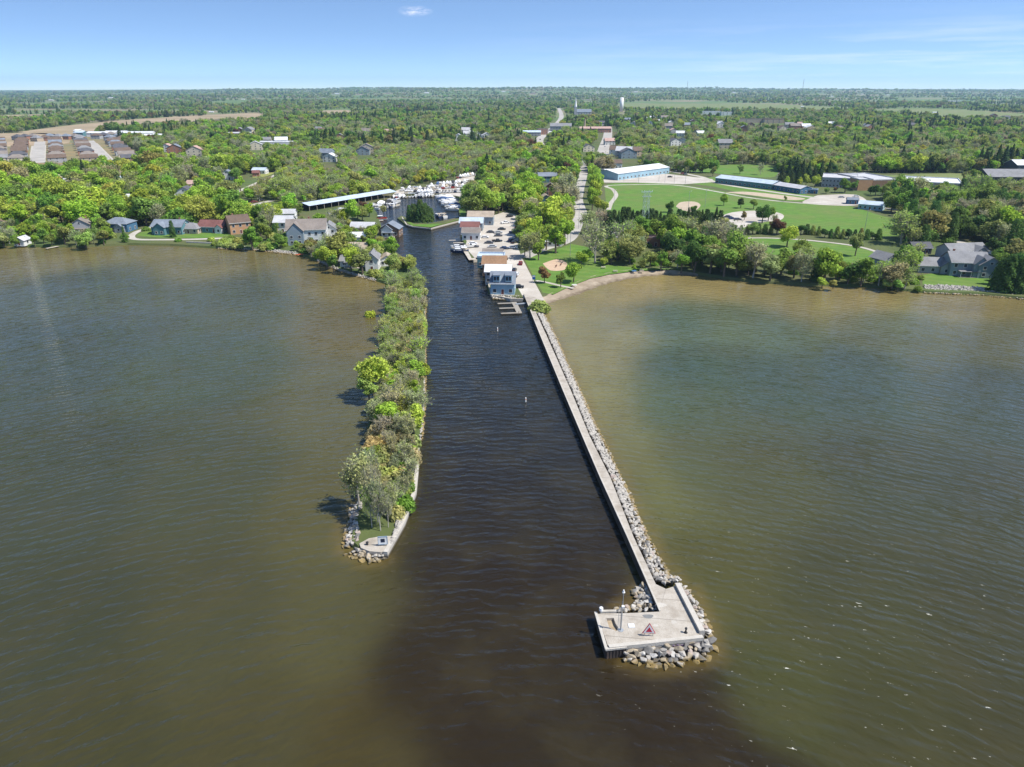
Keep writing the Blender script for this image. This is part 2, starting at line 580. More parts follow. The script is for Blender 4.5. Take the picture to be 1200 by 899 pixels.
# a few broken crests, and sun glints painted into the colour
sp_ = nd(nt, 'ShaderNodeSeparateXYZ'); nt.links.new(pos, sp_.inputs[0])
yo = mathn(nt, 'ADD', sp_.outputs[1], 45.0)
rad_ = mathn(nt, 'SQRT', mathn(nt, 'ADD', mathn(nt, 'MULTIPLY', yo, yo), mathn(nt, 'MULTIPLY', sp_.outputs[0], sp_.outputs[0])))
wv_ = nd(nt, 'ShaderNodeCombineXYZ'); nt.links.new(sp_.outputs[0], wv_.inputs[0]); nt.links.new(rad_, wv_.inputs[1])
def wmap(rz, sx, sy):
    m_ = nd(nt, 'ShaderNodeMapping')
    m_.inputs['Rotation'].default_value = (0, 0, rz)
    m_.inputs['Scale'].default_value = (sx, sy, 1)
    nt.links.new(wv_.outputs[0], m_.inputs[0])
    return m_.outputs[0]
def train(rz, lam, dist, dsc):
    wt = nd(nt, 'ShaderNodeTexWave'); wt.wave_type = 'BANDS'; wt.bands_direction = 'Y'; wt.wave_profile = 'SIN'
    wt.inputs['Scale'].default_value = 0.314 / lam; wt.inputs['Distortion'].default_value = dist
    wt.inputs['Detail'].default_value = 3; wt.inputs['Detail Scale'].default_value = dsc; wt.inputs['Detail Roughness'].default_value = 0.6
    nt.links.new(wmap(rz, 0.85, 1.0), wt.inputs['Vector'])
    return wt.outputs['Fac']
gust = noise(nt, wmap(0.1, 0.018, 0.03), 1.0, 3, 0.6, 0.3, 0.7)
amp = mathn(nt, 'ADD', mathn(nt, 'MULTIPLY', gust, 0.7), 0.55)
t1 = train(0.10, 2.6, 8.0, 1.2)
t2 = train(-0.16, 1.7, 7.0, 1.6)
big = noise(nt, wmap(0.0, 0.12, 0.34), 1.0, 2, 0.55, 0.25, 0.75)
mid = noise(nt, wmap(0.05, 0.35, 0.95), 1.0, 3, 0.6, 0.2, 0.8)
fine = noise(nt, wmap(0.3, 1.2, 2.4), 1.0, 2, 0.6, 0.2, 0.8)
hs = mathn(nt, 'ADD', mathn(nt, 'MULTIPLY', t1, 0.105), mathn(nt, 'MULTIPLY', t2, 0.055))
hs = mathn(nt, 'ADD', hs, mathn(nt, 'MULTIPLY', big, 0.20))
hs = mathn(nt, 'ADD', hs, mathn(nt, 'MULTIPLY', mid, 0.07))
hsum = mathn(nt, 'MULTIPLY', mathn(nt, 'ADD', hs, mathn(nt, 'MULTIPLY', fine, 0.016)), amp)
bp = nd(nt, 'ShaderNodeBump')
bp.inputs['Strength'].default_value = 1.0
bp.inputs['Distance'].default_value = 1.0
nt.links.new(hsum, bp.inputs['Height'])
nt.links.new(bp.outputs[0], b.inputs['Normal'])
foam = mathn(nt, 'MULTIPLY', noise(nt, wmap(0.1, 0.55, 1.6), 1.0, 4, 0.7, 0.668, 0.70), noise(nt, pos, 0.03, 2, 0.5, 0.36, 0.46))
fx_ = nd(nt, 'ShaderNodeMapRange'); fx_.inputs[1].default_value = 8; fx_.inputs[2].default_value = 30; nt.links.new(sp_.outputs[0], fx_.inputs[0])
fy_ = nd(nt, 'ShaderNodeMapRange'); fy_.inputs[1].default_value = 125; fy_.inputs[2].default_value = 85; nt.links.new(sp_.outputs[1], fy_.inputs[0])
foam = mathn(nt, 'MULTIPLY', foam, mathn(nt, 'MULTIPLY', fx_.outputs[0], fy_.outputs[0]))
cl = mixc(nt, mathn(nt, 'MULTIPLY', foam, 0.9, True), cl, (.62, .60, .52))  # pale flecks serve as whitecaps and as painted sun glints
nt.links.new(cl, b.inputs['Base Color'])
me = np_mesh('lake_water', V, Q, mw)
ca = me.color_attributes.new('turbidity_sheen', 'FLOAT_COLOR', 'POINT')
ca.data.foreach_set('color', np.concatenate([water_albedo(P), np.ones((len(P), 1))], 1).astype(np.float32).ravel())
water = bpy.data.objects.new('lake_water', me)
C.objects.link(water)
tag(water, kind='structure')

# ================================================================== land
M_land = surf('land_soil', (.055, .085, .022), (.085, .125, .030), 0.06, 0.95, (.10, .095, .042), 0.015, 0.15, 0.5)
_nt = M_land.node_tree
_bs = [n for n in _nt.nodes if n.type == 'BSDF_PRINCIPLED'][0]
_old = _bs.inputs['Base Color'].links[0].from_socket
_ps = nd(_nt, 'ShaderNodeNewGeometry').outputs['Position']
_sx = nd(_nt, 'ShaderNodeSeparateXYZ'); _nt.links.new(_ps, _sx.inputs[0])
_in = nd(_nt, 'ShaderNodeMapRange'); _in.inputs[1].default_value = 1500; _in.inputs[2].default_value = 2200; _nt.links.new(_sx.outputs[1], _in.inputs[0])
_fld = mixc(_nt, noise(_nt, _ps, 0.0011, 2, .5, .46, .54), (.105, .155, .040), (.22, .18, .11))
_fld = mixc(_nt, noise(_nt, _ps, 0.004, 3, .5, .4, .6), _fld, (.085, .14, .036))
_nt.links.new(mixc(_nt, _in.outputs[0], _old, _fld), _bs.inputs['Base Color'])
def build_land():
    pts = [Vector(p) for p in land_outline]
    n = len(pts)
    edges = [(i, (i + 1) % n) for i in range(n)]
    extra = []
    for y in list(range(700, 4000, 400)) + list(range(4000, 17400, 450)):
        st = max(260, y * 0.055)
        x = -min(20400, y * 1.6 + 900)
        while x < min(20400, y * 1.6 + 900):
            extra.append(Vector((x + 0.13, y + 0.17)))
            x += st
    r = delaunay_2d_cdt(pts + extra, edges, [], 1, 1e-3)
    b = MB()
    b.v = [(p.x, p.y, land_z(p.x, p.y)) for p in r[0]]
    for f in r[2]:
        b.f.append(list(f)); b.m.append(0)
    # sloping bank down into the water
    ring = [Vector(p) for p in land_outline[:-2]]
    i0 = len(b.v)
    for i, p in enumerate(ring):
        a = ring[max(0, i - 1)]; c = ring[min(len(ring) - 1, i + 1)]
        d = (c - a).normalized()
        nrm_ = Vector((d.y, -d.x)) * 0.9
        b.v.append((p.x, p.y, land_z(p.x, p.y)))
        b.v.append((p.x + nrm_.x, p.y + nrm_.y, -0.7))
    for i in range(len(ring) - 1):
        a = i0 + 2 * i
        b.f.append([a, a + 1, a + 3, a + 2]); b.m.append(0)
    o = b.build('land_ground', M_land)
    tag(o, kind='structure')
build_land()

M_lawn = surf('lawn_grass', (.070, .160, .016), (.105, .215, .024), 0.18, 0.95, (.12, .17, .035), 0.035, 0.05, 3.0)
_nt = M_lawn.node_tree; _bs = [n for n in _nt.nodes if n.type == 'BSDF_PRINCIPLED'][0]; _old = _bs.inputs['Base Color'].links[0].from_socket
_ps = nd(_nt, 'ShaderNodeNewGeometry').outputs['Position']
_mp = nd(_nt, 'ShaderNodeMapping'); _mp.inputs['Rotation'].default_value = (0, 0, .55); _nt.links.new(_ps, _mp.inputs[0])
_wt = nd(_nt, 'ShaderNodeTexWave'); _wt.bands_direction = 'Y'; _wt.inputs['Scale'].default_value = .05; _wt.inputs['Distortion'].default_value = 2.5; _wt.inputs['Detail'].default_value = 2; _wt.inputs['Detail Scale'].default_value = .3
_nt.links.new(_mp.outputs[0], _wt.inputs['Vector'])
_c = mixc(_nt, mathn(_nt, 'MULTIPLY', _wt.outputs['Fac'], .38), _old, (.060, .130, .018))
_c = mixc(_nt, mathn(_nt, 'MULTIPLY', noise(_nt, _ps, .09, 6, .7, .56, .74), .55), _c, (.20, .19, .07))
_nt.links.new(_c, _bs.inputs['Base Color'])
M_meadow = surf('meadow_grass', (.095, .150, .035), (.140, .190, .050), 0.05, 0.95, (.17, .17, .07), 0.012)
M_tan = surf('ploughed_soil', (.30, .225, .145), (.36, .28, .185), 0.03, 0.95, (.24, .19, .11), 0.008)
M_gravel = surf('pale_gravel', (.42, .385, .33), (.50, .465, .41), 0.5, 0.95, (.36, .32, .27), 0.06)
M_asph = surf('worn_asphalt', (.30, .285, .255), (.37, .35, .32), 0.35, 0.93, (.24, .225, .205), 0.05)
M_road = surf('sun_bleached_road', (.36, .335, .30), (.42, .40, .36), 0.4, 0.93, (.30, .28, .25), 0.05)
M_path = surf('path_concrete', (.40, .375, .32), (.47, .44, .385), 0.6, 0.9, (.34, .31, .26), .08)
M_beach = surf('beach_sand', (.36, .285, .205), (.44, .36, .27), 0.5, 0.95, (.28, .215, .15), 0.12)
M_dirt = surf('bare_dirt', (.36, .29, .20), (.43, .35, .26), 0.3, 0.95)

# park and lawns (sheets a little above the land)
patch('park_lawn', [(709, 226), (713, 216), (745, 214.5), (790, 216), (835, 222), (880, 231), (940, 238), (985, 239), (1030, 252), (1062, 262), (1058, 276), (1020, 276),
                    (960, 271), (880, 268), (800, 271), (745, 269), (716, 262)], M_lawn, 1.02)
patch('upper_lawn', [(784, 196), (810, 194), (860, 193), (908, 195), (908, 207), (880, 207), (838, 203), (800, 200)], M_lawn, 1.02)
patch('verge_lawn', [(838, 207), (905, 221), (960, 231), (968, 234), (930, 236), (880, 229), (838, 219), (806, 214)], M_lawn, 1.024)
patch('lower_lawn', [(862, 281), (900, 279), (950, 283), (1000, 289), (1036, 300), (1040, 310), (1000, 308), (940, 303), (890, 296), (862, 290)], M_lawn, 1.02)
patch('point_lawn', [(614, 303), (640, 297), (670, 286), (690, 290), (697, 300), (704, 310), (745, 313.5), (800, 315.5), (775, 316), (745, 317.6), (715, 321.4), (692, 326.4), (668, 335.8), (648, 345.2), (636, 343), (626, 326)], M_lawn, 1.02, excl=False, spl=False)
patch('cottage_lawn', [(1082, 322), (1120, 318), (1160, 322), (1170, 337), (1120, 336), (1084, 335)], M_lawn, 1.02)
patch('shore_lawn', [(160, 276), (175, 270), (222, 272), (268, 272), (262, 278), (200, 279)], M_lawn, 1.02)
patch('islet_lawn', [(473, 256.5), (486, 263), (520, 262), (538, 257.5), (536, 257), (505, 266.5), (482, 264.5)], M_lawn, 1.02, spl=False)
patch('bank_lawn', [(538, 233), (544, 233), (546, 252), (540, 256), (538, 246)], M_lawn, 1.02, excl=False, spl=False)
patch('inland_lawn', [(234, 227), (255, 216), (275, 218), (257, 229)], M_lawn, 1.02)
patch('far_lawn', [(300, 203), (322, 202), (310, 207), (296, 208)], surf('dry_grass', (.19, .21, .05), (.25, .26, .07), .1), 1.02)
patch('sports_lawn', [(1030, 206), (1122, 203), (1135, 207), (1120, 212), (1060, 209)], M_meadow, 1.02)
# bare infield, lots, beach
patch('sand_infield', [(792, 242), (798, 237), (814, 236.5), (821, 241), (812, 248), (799, 246)], M_dirt, 1.035)
patch('far_infield', [(850, 225.5), (880, 225), (942, 232.3), (925, 234.5), (890, 230)], M_dirt, 1.035)
patch('lot_park', [(846, 253), (858, 249), (880, 247), (905, 248), (918, 252), (914, 258), (890, 261), (865, 268), (850, 262)], M_gravel, 1.035)
patch('lot_arena', [(706, 206), (726, 203), (783, 204), (835, 210), (836, 213.5), (800, 216), (745, 214), (708, 214)], M_gravel, 1.035, spl=False)
patch('lot_school', [(958, 229), (1000, 228), (1016, 236), (1000, 241), (960, 240), (940, 237)], M_gravel, 1.035)
patch('lot_cottages', [(706, 286), (706, 277), (722, 271), (731, 276), (730, 287)], M_asph, 1.035, spl=False)
patch('lot_marina', [(462, 227.5), (468, 222), (500, 219), (530, 214.5), (540, 206), (566, 202), (563, 212), (555, 226), (545, 231), (520, 227.5), (490, 227.8)], M_gravel, 1.02)
patch('lot_quay', [(592, 248), (612, 254), (608, 270), (607, 290), (612, 303), (626, 330), (638, 352), (614, 350), (605, 334), (603, 346), (578, 346), (566, 303), (556, 302), (545, 290),
                   (547, 283), (541, 270), (556, 256), (580, 252)], M_gravel, 1.02, spl=False)
def slope(name, inner, outer, m, zi=1.03, zo=-0.45, rows=6):
    A = [Vector(p) for p in catmull(gp(inner, 0), 5)]; B_ = [Vector(p) for p in catmull(gp(outer, 0), 5)]
    b = MB(); n = min(len(A), len(B_))
    for i in range(n):
        for k in range(rows + 1):
            t = k / rows; p = A[i].lerp(B_[i], t * 1.35)
            b.v.append((p.x, p.y, zi + (zo - zi) * (t ** .85) + .04 * math.sin(i * 1.7 + k)))
    for i in range(n - 1):
        for k in range(rows):
            a = i * (rows + 1) + k; b.f.append([a, a + rows + 1, a + rows + 2, a + 1][::-1]); b.m.append(0)
    return tag(b.build(name, m), kind='structure')
M_bs = surf('beach_sand_wet', (.30, .245, .18), (.37, .305, .225), 0.9, 0.95, (.24, .19, .135), 0.15)
_nt = M_bs.node_tree; _bs = [n for n in _nt.nodes if n.type == 'BSDF_PRINCIPLED'][0]; _old = _bs.inputs['Base Color'].links[0].from_socket
_ps = nd(_nt, 'ShaderNodeNewGeometry').outputs['Position']; _sx = nd(_nt, 'ShaderNodeSeparateXYZ'); _nt.links.new(_ps, _sx.inputs[0])
_wz = nd(_nt, 'ShaderNodeMapRange'); _wz.inputs[1].default_value = .42; _wz.inputs[2].default_value = .12
_nt.links.new(mathn(_nt, 'ADD', _sx.outputs[2], mathn(_nt, 'MULTIPLY', noise(_nt, _ps, .5, 4), .22)), _wz.inputs[0])
_nt.links.new(mixc(_nt, _wz.outputs[0], _old, (.13, .098, .06)), _bs.inputs['Base Color'])
slope('beach', [(633, 352), (646, 346.5), (668, 336.5), (692, 327), (715, 322), (745, 318.1), (775, 316.2), (818, 320.6)],
      [(640, 358), (660, 351.5), (681, 345.5), (704, 336.8), (724, 331), (748, 326.2), (776, 323.6), (818, 324)], M_bs)
patch('play_sand', [(636, 309), (652, 304), (664, 308), (662, 316), (645, 317)], surf('play_sand', (.42, .30, .20), (.48, .35, .24), .5), 1.035, excl=False)
patch('field_far_tan', [(-30, 157), (48, 156), (75, 160), (80, 168), (40, 170), (-30, 172)], M_tan, 1.1)
patch('field_mid_tan', [(20, 155), (90, 146), (170, 139), (240, 135.5), (300, 132.5), (304, 141), (240, 145.5), (170, 152.5), (95, 159)], M_tan, 1.1)
patch('field_small_tan', [(378, 129.6), (408, 129), (410, 135), (380, 135)], M_tan, 1.1)
patch('field_edge_tan', [(-20, 135.5), (60, 134), (62, 139), (-20, 141)], M_tan, 1.1)
patch('field_strip_tan', [(250, 119.6), (284, 119.2), (284, 123), (250, 123.5)], M_tan, 1.1)
patch('field_bright', [(722, 121), (800, 118.5), (900, 122), (1000, 127), (960, 131), (860, 129), (740, 130)], M_meadow, 1.1)
patch('field_east', [(1010, 129), (1080, 127), (1180, 132), (1210, 137), (1130, 138), (1040, 136)], M_meadow, 1.1)
patch('field_west', [(20, 121), (120, 119.4), (118, 122), (20, 124)], M_meadow, 1.1)
patch('subdivision_ground', [(-25, 195), (168, 194), (150, 172), (128, 160), (92, 158), (60, 160), (-20, 166)], surf('yard_soil', (.17, .155, .09), (.11, .14, .05), .05, .95, (.30, .19, .10), .025, amt3=.6), 1.05)

# roads and paths
ribbon('main_road', [(612, 302), (634, 292), (665, 281), (676, 262), (681, 249.5), (677, 235), (679, 222), (682.5, 209), (684, 197), (677, 186)], 7.5, M_road, 1.045)
ribbon('main_street', [(633, 183), (634, 174), (632, 164), (640, 156), (652, 146), (658, 136), (655, 127)], 13, M_road, 1.10, excl=9)
ribbon('side_street', [(704, 190), (706, 182), (708, 173), (712, 160), (713, 149)], 15, M_road, 1.10, excl=10)
ribbon('shore_drive', [(182, 263), (174, 267), (160, 272), (154, 277), (160, 280.5), (190, 281), (229, 280.5), (255, 279.5), (277, 279)], 3.6, M_path, 1.045, excl=1)
ribbon('back_lane', [(258, 233), (280, 224), (305, 213), (331, 201), (315, 199.5), (296, 199.5)], 4.5, M_path, 1.05, excl=3)
ribbon('marina_lane', [(285, 243.5), (300, 239.5), (319, 235)], 5, M_road, 1.05, excl=3)
ribbon('park_path', [(713, 246), (716, 238), (722, 229), (718, 222), (711, 218), (740, 216.5), (790, 217), (836, 224), (880, 232), (945, 238.5), (1000, 238.5), (1050, 246)], 3.2, M_path, 1.05, excl=1)
ribbon('arena_drive', [(785, 201), (820, 207), (845, 215.5), (905, 225), (960, 232.5)], 5.5, M_path, 1.055, excl=2)
ribbon('hedge_path', [(862, 279.5), (900, 279), (945, 281.5), (1000, 288), (1030, 296), (1052, 304)], 2.6, M_path, 1.05, excl=1)
ribbon('beach_path', [(628, 329), (640, 331), (655, 334.5), (672, 338)], 1.8, M_path, 1.05, excl=None)
ribbon('cottage_drive', [(1118, 282), (1136, 287), (1152, 293), (1172, 300)], 5, M_path, 1.05, excl=2)
ribbon('court_street', [(44, 191), (44, 182), (46, 172), (47, 166)], 14, M_road, 1.14, excl=4)
ribbon('crescent_street', [(122, 190), (115, 180), (109, 172), (103, 165)], 16, M_road, 1.14, excl=4)
for k_, (a_, b_) in enumerate((((35, 190), (38, 171)), ((52, 190), (53, 170)), ((111, 190), (100, 168)), ((134, 189), (113, 168)))):
    ribbon('front_walk', [a_, b_], 2.5, M_path, 1.13, excl=None)
# ================================================================== concrete pier, breakwater, riprap
def proj(x, y, z):
    ry = y * CP - (z - CAMZ) * SP
    ru = y * SP + (z - CAMZ) * CP
    return PW / 2 + FPX * x / ry, PH / 2 - FPX * ru / ry, ry

def top_z(u, v, vtop, z0):
    """height of a vertical post based at pixel (u, v) on plane z0 whose top shows at row vtop"""
    p = g(u, v, z0)
    lo, hi = z0, z0 + 200
    for _ in range(50):
        m = (lo + hi) / 2
        if proj(p.x, p.y, m)[1] > vtop: lo = m
        else: hi = m
    return lo

def concrete(name, c1, c2, c3, joint=0.0):
    m, nt = new_mat(name)
    o_ = nd(nt, 'ShaderNodeOutputMaterial'); b = nd(nt, 'ShaderNodeBsdfPrincipled')
    nt.links.new(b.outputs[0], o_.inputs[0])
    b.inputs['Roughness'].default_value = 0.9
    pos = nd(nt, 'ShaderNodeNewGeometry').outputs['Position']
    c = mixc(nt, noise(nt, pos, 0.9, 6, 0.65), c1, c2)
    c = mixc(nt, mathn(nt, 'MULTIPLY', noise(nt, pos, 0.25, 5, 0.6, 0.5, 0.68), 0.75), c, c3)
    c = mixc(nt, mathn(nt, 'MULTIPLY', noise(nt, pos, 3.5, 3, 0.6, 0.55, 0.8), 0.5), c, tuple(x * 0.6 for x in c1))
    s = nd(nt, 'ShaderNodeSeparateXYZ'); nt.links.new(pos, s.inputs[0])
    if joint:
        fr = mathn(nt, 'FRACT', mathn(nt, 'DIVIDE', mathn(nt, 'ADD', s.outputs[1], mathn(nt, 'MULTIPLY', s.outputs[0], 0.12)), joint))
        lt = mathn(nt, 'LESS_THAN', fr, 0.028)
        c = mixc(nt, mathn(nt, 'MULTIPLY', lt, 0.55), c, tuple(x * 0.35 for x in c1))
    # tide line: wet and stained near the water
    wet = nd(nt, 'ShaderNodeMapRange'); wet.inputs[1].default_value = 0.75; wet.inputs[2].default_value = 0.25
    nt.links.new(s.outputs[2], wet.inputs[0])
    c = mixc(nt, wet.outputs[0], c, (.07, .055, .03))
    nt.links.new(c, b.inputs['Base Color'])
    bn = nd(nt, 'ShaderNodeBump'); bn.inputs['Distance'].default_value = 0.04
    nt.links.new(noise(nt, pos, 4.0, 4, .6, .2, .8), bn.inputs['Height']); nt.links.new(bn.outputs[0], b.inputs['Normal'])
    return m

M_conc = concrete('pier_concrete', (.33, .292, .24), (.41, .373, .318), (.225, .188, .145), 4.6)
M_concl = concrete('pale_concrete', (.40, .37, .32), (.46, .43, .38), (.33, .295, .24))
M_steel = surf('rusted_steel', (.10, .075, .055), (.16, .11, .075), 1.2, 0.8, (.05, .04, .035), .4)
M_white = surf('white_paint', (.74, .74, .72), (.68, .68, .66), 1.2, 0.5)
M_black = surf('black_iron', (.025, .025, .028), (.04, .04, .04), 2, 0.6)
M_redp = surf('red_daymark_paint', (.55, .025, .06), (.48, .02, .05), 2, 0.5)
M_galv = surf('galvanised_steel', (.42, .44, .45), (.34, .36, .37), 2, 0.45, metallic=0.5)
M_glassdk = surf('dark_glass', (.03, .037, .047), (.05, .06, .075), 0.6, 0.12)
M_navy = surf('navy_daymark_paint', (.01, .018, .04), (.015, .025, .05), 2, 0.5)
M_wood = surf('weathered_planks', (.40, .35, .28), (.31, .27, .21), 1.6, 0.9, (.46, .42, .36), .3)
M_stain = surf('graffiti_paint', (.22, .16, .36), (.30, .22, .42), 2, 0.7)
M_sand = surf('rubble_fill', (.36, .285, .19), (.27, .21, .14), 1.5, 0.95)

DK = 1.7
pier = thing('pier', 'long pale concrete pier with an L-shaped platform at its lake end', 'pier', (0, 0, 0))
WL = [(613.5, 344), (617.5, 354.5), (632, 391), (659.4, 457.5), (682, 511), (703, 560), (734, 628), (764, 697), (772.5, 716.5)]
WR = [(636, 351.5), (628, 366), (640, 392), (669, 457.5), (691, 511), (715.5, 560), (742, 628), (768.6, 684.6), (780, 690)]
wl = gp(WL, DK); wr = gp(WR, DK)
b = MB()
n = len(wl)
v = [(*p, DK) for p in wl] + [(*p, DK) for p in wr] + [(*p, -1) for p in wl] + [(*p, -1) for p in wr]
for i in range(n - 1):
    b.hull(v, [(n + i, n + i + 1, i + 1, i)], 0)
    b.hull(v, [(2 * n + i, i, i + 1, 2 * n + i + 1)], 1)
    b.hull(v, [(n + i, 3 * n + i, 3 * n + i + 1, n + i + 1)], 0)
b.hull(v, [(0, n, 3 * n, 2 * n)], 0)
b.build('walkway', [M_conc, M_steel], pier)
# low edge beam along the channel side
b = MB()
for i in range(1, n - 1):
    a, c = Vector(wl[i]), Vector(wl[i + 1])
    d = (c - a); L = d.length; d.normalize(); nn = Vector((-d.y, d.x))
    if nn.x < 0: nn = -nn
    m_ = (a + c) / 2 + nn * 0.14
    b.box(m_.x, m_.y, DK - 0.02, L - 0.02, 0.28, 0.16, math.atan2(d.y, d.x))
b.build('edge_beam', M_concl, pier)
# platform deck with a broken, sunken corner
deck = gp([(699.5, 719), (735, 718.6), (772.5, 716.8), (780, 690.5), (790.5, 687), (820.5, 745.6), (712.5, 757)], DK)
pit = gp([(710.5, 724.5), (719, 724), (721.5, 731), (726, 737.5), (721.5, 739.5), (714, 735.5)], DK)
allp = [Vector(p) for p in deck + pit]
nd_, np_ = len(deck), len(pit)
r = delaunay_2d_cdt(allp, [(i, (i + 1) % nd_) for i in range(nd_)] + [(nd_ + i, nd_ + (i + 1) % np_) for i in range(np_)], [], 2, 1e-4)
b = MB()
b.v = [(p.x, p.y, DK) for p in r[0]]
for f in r[2]:
    cx = sum(r[0][k].x for k in f) / len(f); cy = sum(r[0][k].y for k in f) / len(f)
    if not pip([cx], [cy], pit)[0]:
        b.f.append(list(f)); b.m.append(0)
for ring, zb in ((deck, -1.0), (pit, DK - 0.55)):
    for i in range(len(ring)):
        p, q = ring[i], ring[(i + 1) % len(ring)]
        b.face([(*p, DK), (*p, zb), (*q, zb), (*q, DK)])
plat = b.build('platform', M_conc, pier)
b = MB(); b.face([(*p, DK - 0.5) for p in pit]); b.build('sunken_fill', M_sand, pier)
def wall_strip(name, pts, w, z0, z1, m, side=1, parent=None, mats2=None):
    b = MB()
    for i in range(len(pts) - 1):
        a, c = Vector(pts[i]), Vector(pts[i + 1])
        d = (c - a); L = d.length; d.normalize(); nn = Vector((-d.y, d.x)) * side
        mid = (a + c) / 2 + nn * w / 2
        b.box(mid.x, mid.y, z0, L + (0.0 if i else 0), w, z1 - z0, math.atan2(d.y, d.x))
    return b.build(name, m, parent)
wall_strip('front_parapet', gp([(712.7, 757), (822.5, 745.5)], DK), 0.62, DK - 0.3, DK + 0.28, M_concl, -1, pier)
wall_strip('front_wall', gp([(733, 754.9), (822.3, 745.6)], DK), 0.55, -1.0, DK - 0.302, M_conc, -1, pier)
wall_strip('side_parapet', gp([(790.8, 686.5), (819.5, 742.8)], DK), 0.8, -1.0, DK + 0.55, M_concl, 1, pier)
wall_strip('rear_parapet', gp([(703.5, 718.4), (722.5, 718.0)], DK), 0.42, -0.8, DK + 0.24, M_concl, 1, pier)
# steel sheet piling with its cap on the west face
p0, p1, p2 = [Vector(q) for q in gp([(698.2, 718.2), (710.6, 760.8), (733, 758.3)], DK)]
b = MB()
for a, c in ((p0, p1), (p1, p2)):
    d = c - a; L = d.length; d.normalize(); k = int(L / 0.42)
    for i in range(k):
        q = a + d * ((i + 0.5) * L / k)
        b.box(q.x, q.y, -1, 0.27, 0.26, DK + 0.75, math.atan2(d.y, d.x), 0)
    m_ = (a + c) / 2
    b.box(m_.x, m_.y, -1, L, 0.12, DK + 0.8, math.atan2(d.y, d.x), 0)
b.build('sheet_piling', M_steel, pier)
cap = MB()
for a, c, s in ((p0, p1, 0), (p1, p2, 0.03)):
    d = c - a; L = d.length; d.normalize(); m_ = (a + c) / 2
    cap.box(m_.x, m_.y, DK - 0.16, L + 0.3, 0.42, 0.26 + s, math.atan2(d.y, d.x))
cap.build('piling_cap', M_concl, pier)
# spray-paint scrawl on the lake face
b = MB()
e0, e1 = [Vector(q) for q in gp([(787, 749.3), (820, 745.9)], DK)]
dd = (e1 - e0); LL = dd.length; dd.normalize(); out_ = Vector((dd.y, -dd.x))
last = None
for i in range(64):
    t = i / 63
    q = e0 + dd * (LL * t) + out_ * 0.58
    z = 0.95 + 0.24 * math.sin(t * 43) * (0.6 + 0.4 * math.sin(t * 11)) + 0.08 * math.sin(t * 90)
    if last is not None:
        b.tube(last, (q.x, q.y, z), 0.035, n=4)
    last = (q.x, q.y, z)
b.build('graffiti', M_stain, pier)
LANDMARKS += [('pier platform', *g2(760, 738))]
EXCL.append(gp([(600, 340), (645, 350), (640, 392), (850, 700), (850, 780), (690, 770), (690, 710), (755, 690)], 0))

def gth(name, label, cat, u, v, z=1.0, rz=0.0, group=None):
    p = g(u, v, z)
    return thing(name, label, cat, (p.x, p.y, z), rz, group)

# navigation light mast
t = gth('light_mast', 'slim grey navigation light mast with ladder on the pier platform', 'light mast', 727.5, 738.6, DK)
hm = top_z(727.5, 738.6, 692, DK) - DK
MB().tube((0, 0, 0.05), (0, 0, hm - 0.35), 0.09, 0.06, 8).build('mast', M_galv, t)
MB().tube((0, 0, 0), (0, 0, 0.06), 0.42, n=12).build('base_plate', M_galv, t)
lad = MB()
for sx in (-1, 1):
    lad.tube((-0.3 + sx * 0.16, 0, 0.02), (-0.3 + sx * 0.16, 0, hm * 0.62), 0.03, n=5)
for i in range(int(hm * 0.62 / 0.35)):
    lad.tube((-0.46, 0, 0.3 + i * 0.35), (-0.14, 0, 0.3 + i * 0.35), 0.018, n=4)
for z in (1.2, 2.8, hm * 0.6):
    lad.tube((-0.14, 0, z), (0, 0, z), 0.025, n=4)
lad.build('ladder', M_galv, t)
lp_ = MB().tube((0, 0, hm - 0.36), (0, 0, hm - 0.28), 0.22, n=10).tube((0, 0, hm - 0.28), (0, 0, hm), 0.15, 0.12, 10).build('beacon_lamp', M_white, t)
MB().ell((0, 0, hm + 0.03), (0.12, 0.12, 0.1)).build('lens', M_white, lp_)
MB().box(0.05, -0.2, hm * 0.6, 0.4, 0.3, 0.28).build('battery_box', M_white, t)

t = gth('capped_post', 'short white capped post at the north-west corner of the pier platform', 'post', 704.2, 718.2, DK)
MB().tube((0, 0, 0), (0, 0, 0.55), 0.16, n=10).build('post', M_galv, t)
MB().tube((0, 0, 0.5), (0, 0, 0.95), 0.33, 0.30, 12).ell((0, 0, 0.95), (0.3, 0.3, 0.1)).build('cap', M_white, t)

t = gth('navigation_sign', 'white triangular navigation sign with a red triangle on the pier platform', 'navigation sign', 760, 745.6, DK, math.radians(-2))
def tri_prism(w, h, z0, y0, y1, m, name, par):
    MBt = MB()
    f = [(-w / 2, y0, z0), (w / 2, y0, z0), (0, y0, z0 + h)]
    k = [(-w / 2, y1, z0), (w / 2, y1, z0), (0, y1, z0 + h)]
    MBt.face(f); MBt.face(k[::-1])
    for i in range(3):
        j = (i + 1) % 3
        MBt.face([f[i], k[i], k[j], f[j]])
    return MBt.build(name, m, par)
tri_prism(1.95, 1.85, 0.55, -0.04, 0.04, M_redp, 'red_border', t)
tri_prism(1.66, 1.575, 0.635, -0.06, -0.041, M_white, 'white_panel', t)
tri_prism(0.92, 0.87, 0.83, -0.075, -0.061, M_redp, 'red_triangle', t)
for sx in (-0.62, 0.62):
    MB().tube((sx, 0.06, 0), (sx, 0.06, 1.0), 0.045, n=6).build('leg', M_galv, t)
    MB().tube((sx, 0.75, 0), (sx, 0.08, 1.0), 0.03, n=6).build('brace', M_galv, t)

